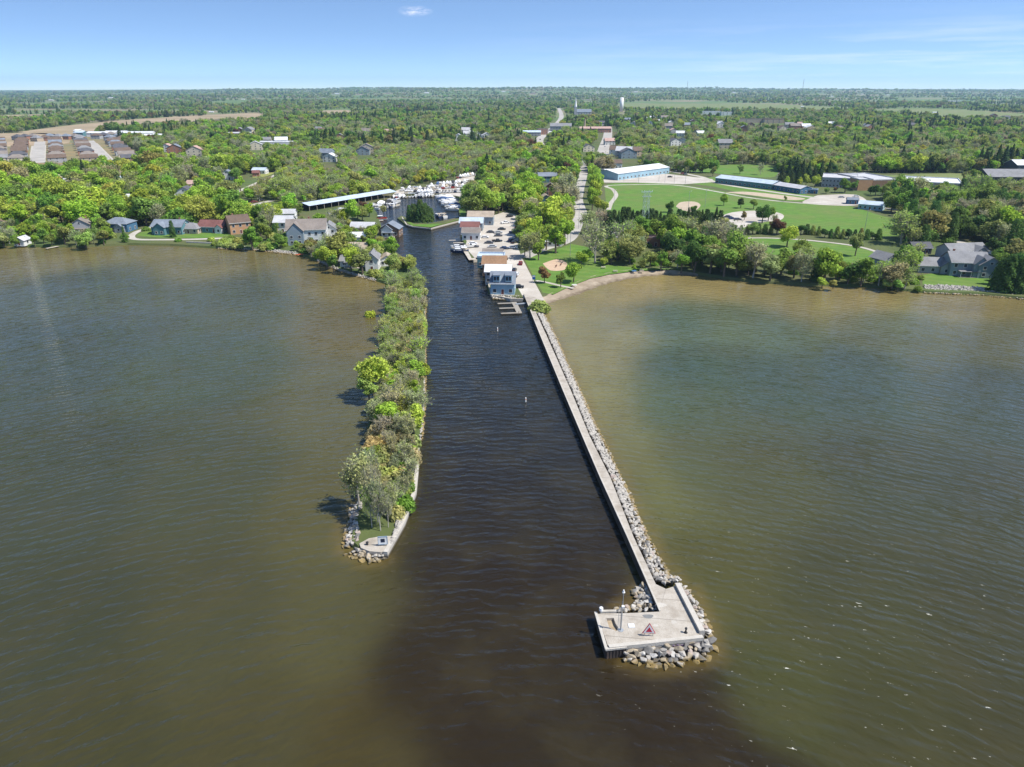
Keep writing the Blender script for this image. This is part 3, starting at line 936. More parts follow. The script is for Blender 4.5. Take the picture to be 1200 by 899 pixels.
t = gth('mooring_bollard', 'small black iron bollard near the south-east corner of the platform', 'bollard', 803.5, 741.5, DK)
MB().tube((0, 0, 0), (0, 0, 0.8), 0.13, 0.11, 10).build('post', M_black, t)
MB().tube((0, 0, 0.72), (0, 0, 0.9), 0.2, 0.17, 10).build('head', M_black, t)
MB().tube((0, 0, 0), (0, 0, 0.05), 0.28, n=10).build('foot', M_black, t)
t = gth('hatch_plate', 'flat white square hatch plate lying on the pier platform', 'hatch', 740, 733.5, DK)
MB().box(0, 0, 0.0, 0.98, 0.9, 0.05).build('frame', M_galv, t)
MB().box(0, 0, 0.052, 0.88, 0.8, 0.02).build('lid', M_white, t)
b = MB()
pp = g(759.5, 722.5, DK)
b.face([(pp.x + 0.75 * math.cos(a) * (1 + .22 * math.sin(3 * a)), pp.y + 0.55 * math.sin(a) * (1 + .2 * math.cos(2 * a)), DK + 0.004) for a in np.linspace(0, 2 * PI, 24, endpoint=False)])
tag(b.build('puddle_water', surf('puddle', (.16, .16, .15), (.2, .2, .19), 1, 0.04)), kind='structure')
for (uu, vv, sx, sy) in ((775, 709, 1.6, 1.1), (790, 729, .9, .7), (768, 733, .8, .6)):
    pp = g(uu, vv, DK)
    b = MB()
    b.face([(pp.x + sx / 2 * math.cos(a) * (1 + .15 * math.sin(4 * a + uu)), pp.y + sy / 2 * math.sin(a) * (1 + .15 * math.cos(3 * a)), DK + 0.006) for a in np.linspace(0, 2 * PI, 14, endpoint=False)])
    b.build('repair_patch', M_concl, pier)

# ---------------- breakwater: wall, pad, daymark
t = thing('breakwater_wall', 'pale concrete wall capping the channel side of the wooded breakwater', 'sea wall', (0, 0, 0))
bwp = gp([(454, 647), (474.5, 611), (488, 575), (490.5, 548), (491.8, 520)], 1.3)
for i in range(len(bwp) - 1):
    wall_strip('wall_segment', [bwp[i], bwp[i + 1]], 0.75, -1, 1.3 + 0.006 * i, M_concl, 1, t)
pad = gp([(421, 637), (432, 631), (446, 628.5), (460, 628), (452.5, 645.5), (446, 647), (433, 646), (423, 642)], 1.2)
t2 = MB().prism(pad, -0.6, 1.2).build('tip_slab', M_conc)
tag(t2, 'cracked concrete slab at the tip of the wooded breakwater', 'slab')
t = gth('daymark_board', 'white square daymark board with dark centre on the breakwater tip', 'daymark', 449, 639.5, 1.2, math.radians(6))
MB().box(0, 0, 0.35, 1.55, 0.07, 1.5).build('board', M_white, t)
MB().box(0, -0.045, 0.72, 0.72, 0.02, 0.72).build('dark_square', M_navy, t)
b = MB()
for q in ((0, 0.28, 1.62, 0.09), (0, 1.86, 1.62, 0.09)):
    b.box(q[0], -0.03, q[1], q[2], 0.1, q[3])
for sx in (-0.8, 0.8):
    b.box(sx, -0.03, 0.371, 0.09, 0.1, 1.487)
b.build('frame', surf('blue_grey_paint', (.22, .30, .38), (.26, .33, .40), 2), t)
for sx in (-0.6, 0.6):
    MB().tube((sx, 0.08, 0), (sx, 0.08, 0.9), 0.05, n=6).build('leg', M_galv, t)
    MB().tube((sx, 0.8, 0), (sx, 0.09, 1.3), 0.035, n=6).build('brace', M_galv, t)
t = gth('mooring_bollard', 'low black iron bollard on the breakwater tip slab', 'bollard', 430.5, 638.5, 1.2)
MB().tube((0, 0, 0), (0, 0, 0.5), 0.2, 0.16, 10).build('post', M_black, t)
MB().tube((0, 0, 0.42), (0, 0, 0.58), 0.26, 0.24, 10).build('head', M_black, t)
LANDMARKS += [('breakwater daymark', *g2(449, 639)), ('breakwater elbow', *g2(488, 575)), ('breakwater root', *g2(470, 330))]

# ---------------- channel buoys
for (uu, vv, lb) in ((583, 388, 'small white spar buoy in the channel beyond the finger docks'), (616, 471, 'small white spar buoy halfway down the open channel')):
    t = gth('spar_buoy', lb, 'buoy', uu, vv, 0.0, 0, 'channel buoys')
    MB().tube((0, 0, -0.5), (0, 0, 1.15), 0.2, 0.16, 10).build('spar', M_white, t)
    MB().tube((0, 0, 0.62), (0, 0, 0.78), 0.205, n=10).build('band', surf('orange_band', (.6, .2, .03)), t)
    MB().ell((0, 0, 1.15), (0.16, 0.16, 0.12)).build('cap', M_white, t)

# ---------------- boulders
def boulder_mesh(seed):
    rnd = random.Random(seed)
    bm = bmesh.new()
    for _ in range(rnd.randint(11, 17)):
        d = Vector((rnd.gauss(0, 1), rnd.gauss(0, 1), rnd.gauss(0, 1))).normalized() * rnd.uniform(.42, .56)
        bm.verts.new((d.x * 1.12, d.y * .95, d.z * .78))
    r_ = bmesh.ops.convex_hull(bm, input=bm.verts[:])
    for v in [v for v in bm.verts if not v.link_faces]: bm.verts.remove(v)
    bmesh.ops.bevel(bm, geom=bm.edges[:], offset=.035, segments=1, affect='EDGES', clamp_overlap=True)
    bmesh.ops.triangulate(bm, faces=bm.faces[:])
    me = bpy.data.meshes.new('boulder')
    bm.to_mesh(me); bm.free()
    return me
m, nt = new_mat('boulder_stone')
o_ = nd(nt, 'ShaderNodeOutputMaterial'); b = nd(nt, 'ShaderNodeBsdfPrincipled')
nt.links.new(b.outputs[0], o_.inputs[0]); b.inputs['Roughness'].default_value = 0.9
pos = nd(nt, 'ShaderNodeNewGeometry').outputs['Position']
oi = nd(nt, 'ShaderNodeObjectInfo')
cN = mixc(nt, noise(nt, pos, 1.7, 6, .65), (.75, .75, .75), (1.15, 1.12, 1.08))
cN = mixc(nt, 1.0, cN, oi.outputs['Color'], 'MULTIPLY')
s_ = nd(nt, 'ShaderNodeSeparateXYZ'); nt.links.new(pos, s_.inputs[0])
alg = nd(nt, 'ShaderNodeMapRange'); alg.inputs[1].default_value = 0.62; alg.inputs[2].default_value = 0.30
nt.links.new(s_.outputs[2], alg.inputs[0])
cN = mixc(nt, mathn(nt, 'MULTIPLY', alg.outputs[0], 0.9), cN, mixc(nt, noise(nt, pos, 1.1, 4), (.25, .17, .045), (.12, .09, .03)))
nt.links.new(cN, b.inputs['Base Color'])
bn = nd(nt, 'ShaderNodeBump'); bn.inputs['Distance'].default_value = 0.06
nt.links.new(noise(nt, pos, 3.2, 5, .65, .2, .8), bn.inputs['Height']); nt.links.new(bn.outputs[0], b.inputs['Normal'])
M_rock = m
RM = []
for k in range(12):
    me = boulder_mesh(100 + k); me.materials.append(M_rock); RM.append(me)
ROCKC = [('pale grey', (.335, .318, .29)), ('white', (.45, .435, .405)), ('tan', (.32, .27, .195)), ('dark grey', (.155, .15, .142)), ('pinkish', (.35, .29, .255))]
rocks = []   # x, y, z, size, (colour name, colour), place
def strip_rocks(inner, outer, z_in, z_out, size, place, dens, wts=(5, 1.6, 2, 2, 1), lift=0.0):
    I_ = [Vector(p) for p in gp(inner, 0.8)]; O_ = [Vector(p) for p in gp(outer, 0.2)]
    for i in range(len(I_) - 1):
        a0, a1, b0, b1 = I_[i], I_[i + 1], O_[i], O_[i + 1]
        area = (0.5 * ((a1 - a0).length + (b1 - b0).length)) * 0.5 * ((b0 - a0).length + (b1 - a1).length)
        size *= .80 if i == 0 else 1.0
        nn = max(1, int(area * dens * 1.7 / size ** 2))
        tries = []
        for _ in range(nn * 6):
            s, t_ = random.random(), random.random()
            p = (a0 * (1 - s) + a1 * s) * (1 - t_) + (b0 * (1 - s) + b1 * s) * t_
            if all((p - q).length > size * 0.5 for q in tries):
                tries.append(p)
                sz = size * random.uniform(0.7, 1.35)
                z = z_in * (1 - t_) + z_out * t_ + random.uniform(-.1, .12)
                rocks.append((p.x, p.y, z, sz, random.choices(ROCKC, wts)[0], place))
            if len(tries) >= nn: break
RI = [(629, 366), (641, 391), (670, 457), (692, 511), (716, 559), (743, 628), (768, 683)]
RO = [(638, 368), (653, 397), (680, 457), (704, 509), (733, 568), (762, 633), (792, 684)]
strip_rocks(RI[4:], RO[4:], 1.35, 0.0, 1.05, 'the pier walkway, lower stretch', 1.15)
strip_rocks(RI[2:5], RO[2:5], 1.3, 0.0, 0.95, 'the pier walkway, middle stretch', 1.1)
strip_rocks(RI[:3], RO[:3], 1.2, 0.05, 0.9, 'the pier walkway, upper stretch', 1.0, (3, 1, 2, 3, 1))
strip_rocks([(768, 682), (778, 688), (790, 684)], [(779, 676), (788, 676), (800, 681)], 1.5, 0.4, 1.0, 'the pier platform, where the walkway joins', 1.0)
strip_rocks([(795, 686), (812, 712), (826, 742)], [(806, 688), (825, 717), (837, 752)], 1.25, 0.0, 1.15, 'the pier platform, outside its east parapet', 1.2, (4, 2, 3, 1, 2))
strip_rocks([(735, 762), (765, 760), (795, 757), (824, 753), (833, 750)], [(728, 774), (764, 782), (798, 780), (830, 772), (840, 760)], 1.2, 0.0, 1.42, 'the lake face of the pier platform', 1.35, (4, 1, 4, 2, 1))
strip_rocks([(757, 684), (764, 697), (772, 716)], [(744, 688), (744, 702), (738, 717)], 1.0, 0.25, 1.25, 'the corner between walkway and platform', 1.4, (4, 3, 2, 1, 1))
strip_rocks([(736, 716.5), (722, 717.5)], [(738, 712), (720, 714)], 0.9, 0.1, 1.0, 'the north edge of the pier platform', 1.0)
strip_rocks([(424, 590), (419, 612), (421, 634)], [(411, 594), (404, 620), (402, 643)], 1.1, 0.0, 1.25, 'the west side of the breakwater tip', 1.4, (4, 1, 2, 4, 1))
strip_rocks([(421, 641), (434, 648), (452, 649)], [(404, 650), (430, 659), (455, 656)], 0.75, 0.0, 1.15, 'the lake edge of the breakwater tip slab', 1.3, (3, 1, 4, 2, 1))
strip_rocks([(459, 640), (471, 613), (480, 588)], [(463, 630), (467, 610), (475, 590)], 1.3, 1.2, 0.9, 'the inner side of the breakwater wall', 0.7)
strip_rocks([(424, 590), (430, 560), (437, 520), (441, 480)], [(417, 590), (423, 560), (431, 520), (437, 480)], 0.9, 0.0, 1.0, 'the west side of the breakwater', 0.8, (2, 1, 2, 4, 1))
strip_rocks([(492, 515), (494, 480), (495, 440), (495, 390), (495, 345)], [(495, 515), (498, 480), (499, 440), (499, 390), (499, 345)], 0.7, 0.0, 0.8, 'the channel side of the breakwater', 0.8, (2, 1, 4, 2, 1))
strip_rocks([(576, 346), (590, 347), (612, 347)], [(577, 350.5), (592, 351.5), (612, 351)], 0.9, 0.15, 1.0, 'the blue boathouse', 1.2, (2, 4, 2, 1, 1))
strip_rocks([(1083, 336), (1120, 337), (1152, 339)], [(1083, 343.5), (1120, 345), (1152, 346)], 1.6, 0.1, 1.1, 'the grey cottage lawn, along the lake', 1.1, (4, 3, 2, 1, 1))
strip_rocks([(1152, 341), (1200, 345)], [(1152, 346.5), (1200, 351.5)], 1.0, 0.0, 1.0, 'the east shore under the cedars', 0.8)
strip_rocks([(255, 288), (300, 290), (350, 296)], [(255, 291.5), (300, 293.5), (350, 299.5)], 0.9, 0.1, 0.9, 'the west shore below the white house', 0.7, (4, 2, 3, 1, 1))
strip_rocks([(372, 304), (400, 316), (440, 327)], [(372, 307), (400, 319), (440, 330)], 0.9, 0.1, 0.9, 'the west shore beside the breakwater root', 0.8, (4, 3, 2, 1, 1))
M_bed = surf('rubble_bed', (.10, .088, .07), (.17, .15, .12), 1.3, .95, (.055, .045, .032), .5, .25, 2.0)
def bed(inner, outer):
    A, B_ = gp(inner, .6), gp(outer, 0)
    b = MB()
    for i in range(len(A) - 1):
        b.face([(*A[i], .75), (*B_[i], -.35), (*B_[i + 1], -.35), (*A[i + 1], .75)][::-1])
    tag(b.build('rubble_bed', M_bed), kind='structure')
bed(RI, RO)
bed([(795, 686), (812, 712), (822, 742)], [(807, 688), (826, 717), (838, 752)])
bed([(735, 760), (765, 758), (795, 755), (824, 751)], [(728, 775), (764, 783), (798, 781), (830, 773)])
bed([(757, 684), (764, 697), (772, 716)], [(743, 688), (743, 702), (737, 717)])
bed([(424, 590), (419, 612), (421, 634)], [(410, 594), (403, 620), (401, 643)])
bed([(421, 640), (434, 647), (452, 648)], [(403, 650), (430, 660), (456, 656)])
rocks.sort(key=lambda r_: -(r_[3] / proj(r_[0], r_[1], r_[2])[2]))
groups_ = {}
for r_ in rocks[:296]:
    groups_.setdefault((r_[4][0], r_[5]), []).append(r_)
for (cn, place), lst in groups_.items():
    lst.sort(key=lambda r_: -r_[3])
    for k, r_ in enumerate(lst):
        o = bpy.data.objects.new('boulder', random.choice(RM))
        C.objects.link(o)
        o.location = r_[:3]
        o.rotation_euler = (random.uniform(-.5, .5), random.uniform(-.5, .5), random.uniform(0, 6.28))
        o.scale = (r_[3] * random.uniform(.85, 1.3), r_[3] * random.uniform(.8, 1.1), r_[3] * random.uniform(.8, 1.1))
        o.color = (*r_[4][1], 1)
        by = place.replace('the ', 'the ', 1)
        if len(lst) == 1: lab = f'only {cn} boulder in the riprap by {by}'
        elif k == 0: lab = f'largest {cn} boulder in the riprap by {by}'
        elif k < 6 and k < len(lst) - 1: lab = f'{ORD[k]}largest {cn} boulder in the riprap by {by}'
        else: lab = f'one of the smaller {cn} boulders by {by}'
        tag(o, lab, 'boulder', f'{cn} riprap boulders by {place}')
# the remaining smaller stones are one mass
vs_, fs_ = [], []
off = 0
src = []
for me in RM:
    vv = np.array([v.co[:] for v in me.vertices]); ff = np.array([p.vertices[:] for p in me.polygons])
    src.append((vv, ff))
for r_ in rocks[296:]:
    vv, ff = random.choice(src)
    a = random.uniform(0, 6.28)
    R_ = np.array(Matrix.Rotation(a, 3, 'Z') @ Matrix.Rotation(random.uniform(-.5, .5), 3, 'X'))
    vs_.append((vv * (r_[3] * random.uniform(.9, 1.2))) @ R_.T + np.array(r_[:3])); fs_.append(ff + off); off += len(vv)
me = np_mesh('riprap_rubble', np.concatenate(vs_), np.concatenate(fs_), M_rock, k=3)
o = bpy.data.objects.new('riprap_rubble', me); C.objects.link(o)
o.color = (.36, .34, .305, 1)
tag(o, kind='stuff')
print('rocks', len(rocks))

# ---------------- docks
def plank(b, a, c, w, z0, z1, mi=0):
    a, c = Vector(a), Vector(c)
    d = c - a; m_ = (a + c) / 2
    b.box(m_.x, m_.y, z0, d.length, w, z1 - z0, math.atan2(d.y, d.x), mi)
def local(pts, o, z):
    return [(x - o.x, y - o.y) for x, y in gp(pts, z)]
o0 = g(603, 361, 0)
t = thing('floating_dock', 'white E-shaped floating finger dock below the blue boathouse', 'dock', o0)
for k, (a, c) in enumerate((((583, 355.6), (601.5, 355.0)), ((585, 361.3), (604, 360.6)), ((587, 367.2), (608, 366.4)))):
    q = local([a, c], o0, 0.5); b = MB(); plank(b, q[0], q[1], 1.25, 0.18, 0.5); b.build('finger', M_concl, t)
q = local([(602.3, 354), (608.8, 367)], o0, 0.5); b = MB(); plank(b, q[0], q[1], 1.9, 0.12, 0.515); b.build('spine', M_concl, t)
q = local([(604.5, 356.8), (617.5, 355.4)], o0, 0.5); b = MB(); plank(b, q[0], q[1], 1.3, 0.5, 0.66); b.build('gangway', M_galv, t)
b = MB()
for (a, c) in ((602, 354), (608, 366.5), (583.5, 355.6), (587.5, 367.0)):
    x, y = local([(a, c)], o0, 0.5)[0]; b.tube((x, y, -1), (x, y, 1.1), 0.1, n=6)
b.build('piles', M_steel, t)

def simple_dock(label, px, w, z=0.7, piles=True):
    o0 = g(*px[0], 0)
    t = thing('wooden_dock', label, 'dock', o0, 0, 'wooden docks')
    q = local(px, o0, z)
    b = MB()
    for i in range(len(q) - 1): plank(b, q[i], q[i + 1], w, z - 0.14, z + 0.004 * i)
    b.build('deck', M_wood, t)
    b = MB()
    for i in range(len(q) - 1):
        a, c = Vector(q[i]), Vector(q[i + 1])
        for s in (0.08, 0.5, 0.95):
            p = a.lerp(c, s); b.tube((p.x, p.y, -1.2), (p.x, p.y, z - 0.1), 0.13, n=6)
    b.build('posts', M_wood, t)
simple_dock('long grey wooden dock slanting off the west shore', [(81, 286), (54, 291)], 1.6)
simple_dock('upper of two narrow wooden docks beside the red-roofed boathouse', [(548, 281), (526, 281.6)], 1.3)
simple_dock('lower of two narrow wooden docks beside the red-roofed boathouse', [(549, 284.2), (531, 284.6)], 1.3)
simple_dock('broad plank dock slanting along the quay parking lot', [(544, 289), (554, 304.5)], 3.6, 0.95)
simple_dock('short wooden dock on the east shore under the cedars', [(1194, 343), (1204, 349)], 1.6)
simple_dock('slim wooden dock at the west bank of the basin', [(441, 258.5), (449, 258)], 2.0)
# ================================================================== buildings
WALLC = {'white': (.72, .72, .70), 'cream': (.60, .54, .42), 'grey': (.36, .37, .38), 'blue-grey': (.25, .31, .36), 'teal': (.10, .22, .25), 'light blue': (.30, .46, .55),
         'brick': (.34, .17, .11), 'orange brick': (.50, .29, .16), 'tan': (.46, .38, .28), 'dark': (.09, .09, .10), 'brown': (.20, .13, .085), 'pale green': (.45, .50, .42), 'deep blue': (.06, .15, .25)}
ROOFC = {'grey': (.20, .20, .205), 'dark grey': (.085, .085, .095), 'brown': (.125, .088, .066), 'red': (.17, .075, .065), 'white': (.56, .57, .58), 'blue-grey': (.17, .195, .23), 'tan': (.34, .28, .215),
         'light grey': (.42, .42, .43), 'pink': (.40, .27, .23), 'orange-brown': (.25, .15, .085), 'pale blue': (.40, .47, .54), 'taupe': (.20, .172, .15)}
def wmat(c):
    k = WALLC[c]
    return surf('wall_' + c.replace(' ', '_'), k, tuple(x * .86 for x in k), 0.5, 0.85, tuple(x * .7 for x in k), .12, amt3=.5)
def rmat(c):
    k = ROOFC[c]
    return surf('roof_' + c.replace(' ', '_'), k, tuple(x * .74 for x in k), 1.4, 0.85, tuple(min(1, x * 1.25) for x in k), .25, amt3=.6)
M_trim = surf('white_trim', (.68, .68, .66), (.6, .6, .58), 1, .6)
M_brickc = surf('chimney_brick', (.30, .15, .10), (.22, .11, .08), 2)
M_door = surf('door_paint', (.14, .05, .04), (.11, .04, .035), 2, .5)

def gable(b, cx, cy, w, d, z0, hw, rh, axis, mi=0):
    """walls with gable ends, ridge along axis"""
    b.box(cx, cy, z0, w, d, hw, 0, mi)
    z1, z2 = z0 + hw, z0 + hw + rh
    x0, x1, y0, y1 = cx - w / 2, cx + w / 2, cy - d / 2, cy + d / 2
    if axis == 'x':
        for x in (x0, x1):
            b.face([(x, y0, z1), (x, y1, z1), (x, cy, z2)][::(1 if x == x1 else -1)], mi)
    else:
        for y in (y0, y1):
            b.face([(x0, y, z1), (x1, y, z1), (cx, y, z2)][::(1 if y == y0 else -1)], mi)

def roof_slabs(b, cx, cy, w, d, z1, rh, axis, ov=0.45, th=0.2, mi=0):
    if axis == 'y':
        hw_, L = w / 2, d
    else:
        hw_, L = d / 2, w
    s = rh / hw_
    for sg in (-1, 1):
        e, r_ = hw_ + ov, 0.0
        pr = [(sg * r_, rh + 0.02), (sg * e, -ov * s + 0.02), (sg * e, -ov * s + 0.02 + th), (sg * r_, rh + 0.02 + th)]
        lo, hi = -L / 2 - ov, L / 2 + ov
        v = []
        for t in (lo, hi):
            for a, z in pr:
                v.append((cx + a, cy + t, z1 + z) if axis == 'y' else (cx + t, cy + a, z1 + z))
        f = [(0, 1, 2, 3), (7, 6, 5, 4), (0, 4, 5, 1), (1, 5, 6, 2), (2, 6, 7, 3)]
        b.hull(v, f, mi)

def hip_roof(b, cx, cy, w, d, z1, rh, ov=0.45, mi=0, drop=0.0):
    x0, x1, y0, y1 = cx - w / 2 - ov, cx + w / 2 + ov, cy - d / 2 - ov, cy + d / 2 + ov
    k = min(w, d) / 2
    if w >= d: r0, r1 = (cx - w / 2 + k, cy), (cx + w / 2 - k, cy)
    else: r0, r1 = (cx, cy - d / 2 + k), (cx, cy + d / 2 - k)
    if abs(r0[0] - r1[0]) + abs(r0[1] - r1[1]) < 0.2:
        r0 = (r0[0] - (.1 if w >= d else 0), r0[1] - (0 if w >= d else .1)); r1 = (r1[0] + (.1 if w >= d else 0), r1[1] + (0 if w >= d else .1))
    ze = z1 - 0.1; zt = z1 + rh
    v = [(x0, y0, ze), (x1, y0, ze), (x1, y1, ze), (x0, y1, ze), (*r0, zt), (*r1, zt), (x0, y0, ze - .18), (x1, y0, ze - .18), (x1, y1, ze - .18), (x0, y1, ze - .18)]
    if w >= d: f = [(0, 1, 5, 4), (1, 2, 5), (2, 3, 4, 5), (3, 0, 4)]
    else: f = [(0, 1, 4), (1, 2, 5, 4), (2, 3, 5), (3, 0, 4, 5)]
    f += [(6, 7, 1, 0), (7, 8, 2, 1), (8, 9, 3, 2), (9, 6, 0, 3), (9, 8, 7, 6)]
    b.hull(v, f, mi)

def opening(par, name, face, c, z, w_, h_, mats, half, frame=0.1):
    """a framed opening set on a wall; face: 'f' front -y, 'b' back, 'r' +x, 'l' -x; c along the wall; half: distance of wall from origin"""
    b = MB()
    def put(a, z_, sa, sz, o0, th, mi):
        if face in 'fb':
            s = -1 if face == 'f' else 1
            b.box(a, s * (half + o0 + th / 2), z_, sa, th, sz, 0, mi)
        else:
            s = 1 if face == 'r' else -1
            b.box(s * (half + o0 + th / 2), a, z_, th, sa, sz, 0, mi)
    put(c, z, w_, h_, 0.004, 0.05, 0)
    if frame:
        put(c - w_ / 2 - frame / 2, z - frame, frame, h_ + 2 * frame, 0.004, 0.09, 1)
        put(c + w_ / 2 + frame / 2, z - frame, frame, h_ + 2 * frame, 0.004, 0.09, 1)
        put(c, z + h_, w_, frame, 0.004, 0.088, 1)
        put(c, z - frame, w_, frame, 0.004, 0.12, 1)
        if w_ > 1.3: put(c, z, 0.06, h_, 0.056, 0.02, 1)
    return b.build(name, mats, par)

def house(label, cat, u, v, w_, d_, hw, rh, rz=0, wall='white', roof='grey', axis='x', style='gable', nf=None, ns=None, sides='fr', chimney=None, door=True, garage=False,
          wing=None, dormers=0, name='house', group=None, storeys=None, clear=35, porch=False, z=1.0, lm=None, vis=True, trim=True, excl=1.5, wz=None):
    p = g(u, v, z)
    rr = math.radians(rz)
    c = Vector((p.x - math.sin(rr) * d_ / 2, p.y + math.cos(rr) * d_ / 2))
    t = thing(name, label, cat, (c.x, c.y, z), rr, group)
    W_, R_ = wmat(wall), rmat(roof)
    b = MB()
    if style == 'gable': gable(b, 0, 0, w_, d_, -0.3, hw + 0.3, rh, axis)
    else: b.box(0, 0, -0.3, w_, d_, hw + 0.3)
    b.build('walls', W_, t)
    b = MB()
    if style == 'gable': roof_slabs(b, 0, 0, w_, d_, hw, rh, axis)
    elif style == 'hip': hip_roof(b, 0, 0, w_, d_, hw, rh)
    else:
        b.box(0, 0, hw - 0.25, w_ - 0.5, d_ - 0.5, 0.3)
        for sx in (-1, 1):
            b.box(sx * (w_ / 2 - 0.1), 0, hw + 0.003, 0.3, d_ + 0.1, 0.45 + rh)
        for sy in (-1, 1):
            b.box(0, sy * (d_ / 2 - 0.1), hw + 0.003, w_ - 0.31, 0.3, 0.44 + rh)
    ro = b.build('roof', R_, t)
    if c.y < 480 and style != 'flat':
        zf = hw + (-.45 * rh / (d_ / 2) if axis == 'x' and style == 'gable' else -.28)
        if axis == 'x' or style == 'hip':
            MB().box(0, -d_ / 2 - .5, zf - .05, w_ + .9, .1, .2).build('fascia', M_trim, t)
        MB().tube((w_ * .22, d_ * .18, hw + rh * .2), (w_ * .22, d_ * .18, hw + rh * .64 + .55), .11, n=6).build('vent_pipe', M_galv, ro)
    if chimney:
        MB().box(chimney[0], chimney[1], hw, 0.8, 0.6, rh + 0.9).build('chimney', M_brickc, ro)
    st = storeys or max(1, int(hw // 2.6))
    gm = [M_glassdk, M_trim]
    nf = max(1, int(w_ // 3.2)) if nf is None else nf
    ns = max(1, int(d_ // 3.5)) if ns is None else ns
    ww = 1.25 if w_ < 30 else 2.0
    for s in range(st):
        zz_ = 0.9 + s * (hw / st)
        for f in sides:
            k, L, half = (nf, w_, d_ / 2) if f in 'fb' else (ns, d_, w_ / 2)
            for i in range(k):
                a = -L / 2 + L * (i + 0.5) / k
                if f == 'f' and s == 0 and door and i == k // 2: continue
                if wing and f == 'f' and abs(a - wing[0]) < wing[1] / 2 + 0.7: continue
                opening(t, 'window', f, a, zz_, ww, min(1.35, hw / st - 1.3), gm, half)
    if style == 'gable' and axis == 'y' and rh > 2.2 and 'f' in sides and not wing:
        opening(t, 'window', 'f', 0, hw + 0.35, 1.1, 0.9, gm, d_ / 2)
    if style == 'gable' and axis == 'x' and rh > 2.2 and 'r' in sides:
        opening(t, 'window', 'r', 0, hw + 0.35, 1.1, 0.9, gm, w_ / 2)
    if door:
        a = -w_ / 2 + w_ * (nf // 2 + 0.5) / nf
        if not (wing and abs(a - wing[0]) < wing[1] / 2 + .7):
            opening(t, 'door', 'f', a, 0.12, 1.0, 2.05, [M_door, M_trim], d_ / 2)
    if garage:
        opening(t, 'garage_door', 'r', -d_ / 4, 0.1, 2.6, 2.2, [M_trim, M_trim], w_ / 2, 0)
    if wing:                                   # (x, width, projection, wall height, roof rise[, wall colour])
        x_, ww_, pj, h_, r_ = wing[:5]
        Wm = wmat(wing[5]) if len(wing) > 5 else W_
        y_ = -d_ / 2 - pj / 2 + 0.4
        b = MB(); gable(b, x_, y_, ww_, pj + 0.8, -0.3, h_ + 0.3, r_, 'y'); wg = b.build('wing', Wm, t)
        b = MB(); roof_slabs(b, x_, y_ + 1.2, ww_, pj + 3.2, h_, r_, 'y', 0.35); b.build('wing_roof', R_, wg)
        for s in range(max(1, int(h_ // 2.6))):
            k = max(1, int(ww_ // 3))
            for i in range(k):
                a = x_ - ww_ / 2 + ww_ * (i + .5) / k
                opening(wg, 'wing_window', 'f', a, 0.9 + s * 2.7, 1.2, 1.3, gm, d_ / 2 + pj)
    for k in range(dormers):
        a = -w_ / 2 + w_ * (k + 0.5) / dormers
        yk = -d_ / 4 - 0.4
        zb = hw + rh * 0.18
        b = MB(); b.box(a, yk - 0.2, zb, 2.6, d_ / 2 - 0.8, rh * 0.72); dm = b.build('dormer', W_, t)
        MB().box(a, yk - 0.3, zb + rh * 0.72, 3.0, d_ / 2 - 0.3, 0.16).build('dormer_roof', R_, dm)
        b = MB()
        for sx in (-.6, .6):
            b.box(a + sx, yk - 0.2 - (d_ / 2 - 0.8) / 2 - 0.03, zb + 0.5, 0.9, 0.05, rh * 0.42)
        b.build('dormer_window', M_glassdk, dm)
    if porch:
        b = MB(); b.box(0, -d_ / 2 - 1.4, 2.45, w_ * 0.6, 2.8, 0.18); pr = b.build('porch_roof', R_, t)
        b = MB()
        for sx in (-1, 0, 1): b.box(sx * w_ * 0.27, -d_ / 2 - 2.6, 0, 0.16, 0.16, 2.45)
        b.build('posts', M_trim, pr)
        MB().box(0, -d_ / 2 - 1.4, -0.2, w_ * 0.6, 2.7, 0.4).build('porch_deck', M_wood, t)
    rad = math.hypot(w_, d_) / 2
    ca, sa = math.cos(rr), math.sin(rr)
    q = [((w_ / 2 + excl) * a, (d_ / 2 + excl) * k) for a, k in ((-1, -1), (1, -1), (1, 1), (-1, 1))]
    EXCL.append([(c.x + ca * a - sa * k, c.y + sa * a + ca * k) for a, k in q])
    if vis: SIGHT.append((c.x, c.y, (abs(w_ * ca) + abs(d_ * sa)) / 2 * .9, d_ / 2, clear * (.62 if c.y < 480 else .8)))
    if lm: LANDMARKS.append((lm, c.x, c.y))
    return t

def span(u0, v0, u1, v1):
    """front wall from pixel 0 to pixel 1: centre pixel-free placement -> (centre, width, rotation)"""
    a, c = Vector(g2(u0, v0)), Vector(g2(u1, v1))
    d = c - a
    return (a + c) / 2, d.length, math.degrees(math.atan2(d.y, d.x))

def house_span(label, cat, q0, q1, d_, *a, **k):
    m, w_, rz = span(*q0, *q1)
    u, v, _ = proj(m.x, m.y, 1.0)
    return house(label, cat, u, v, w_, d_, *a, rz=rz, **k)

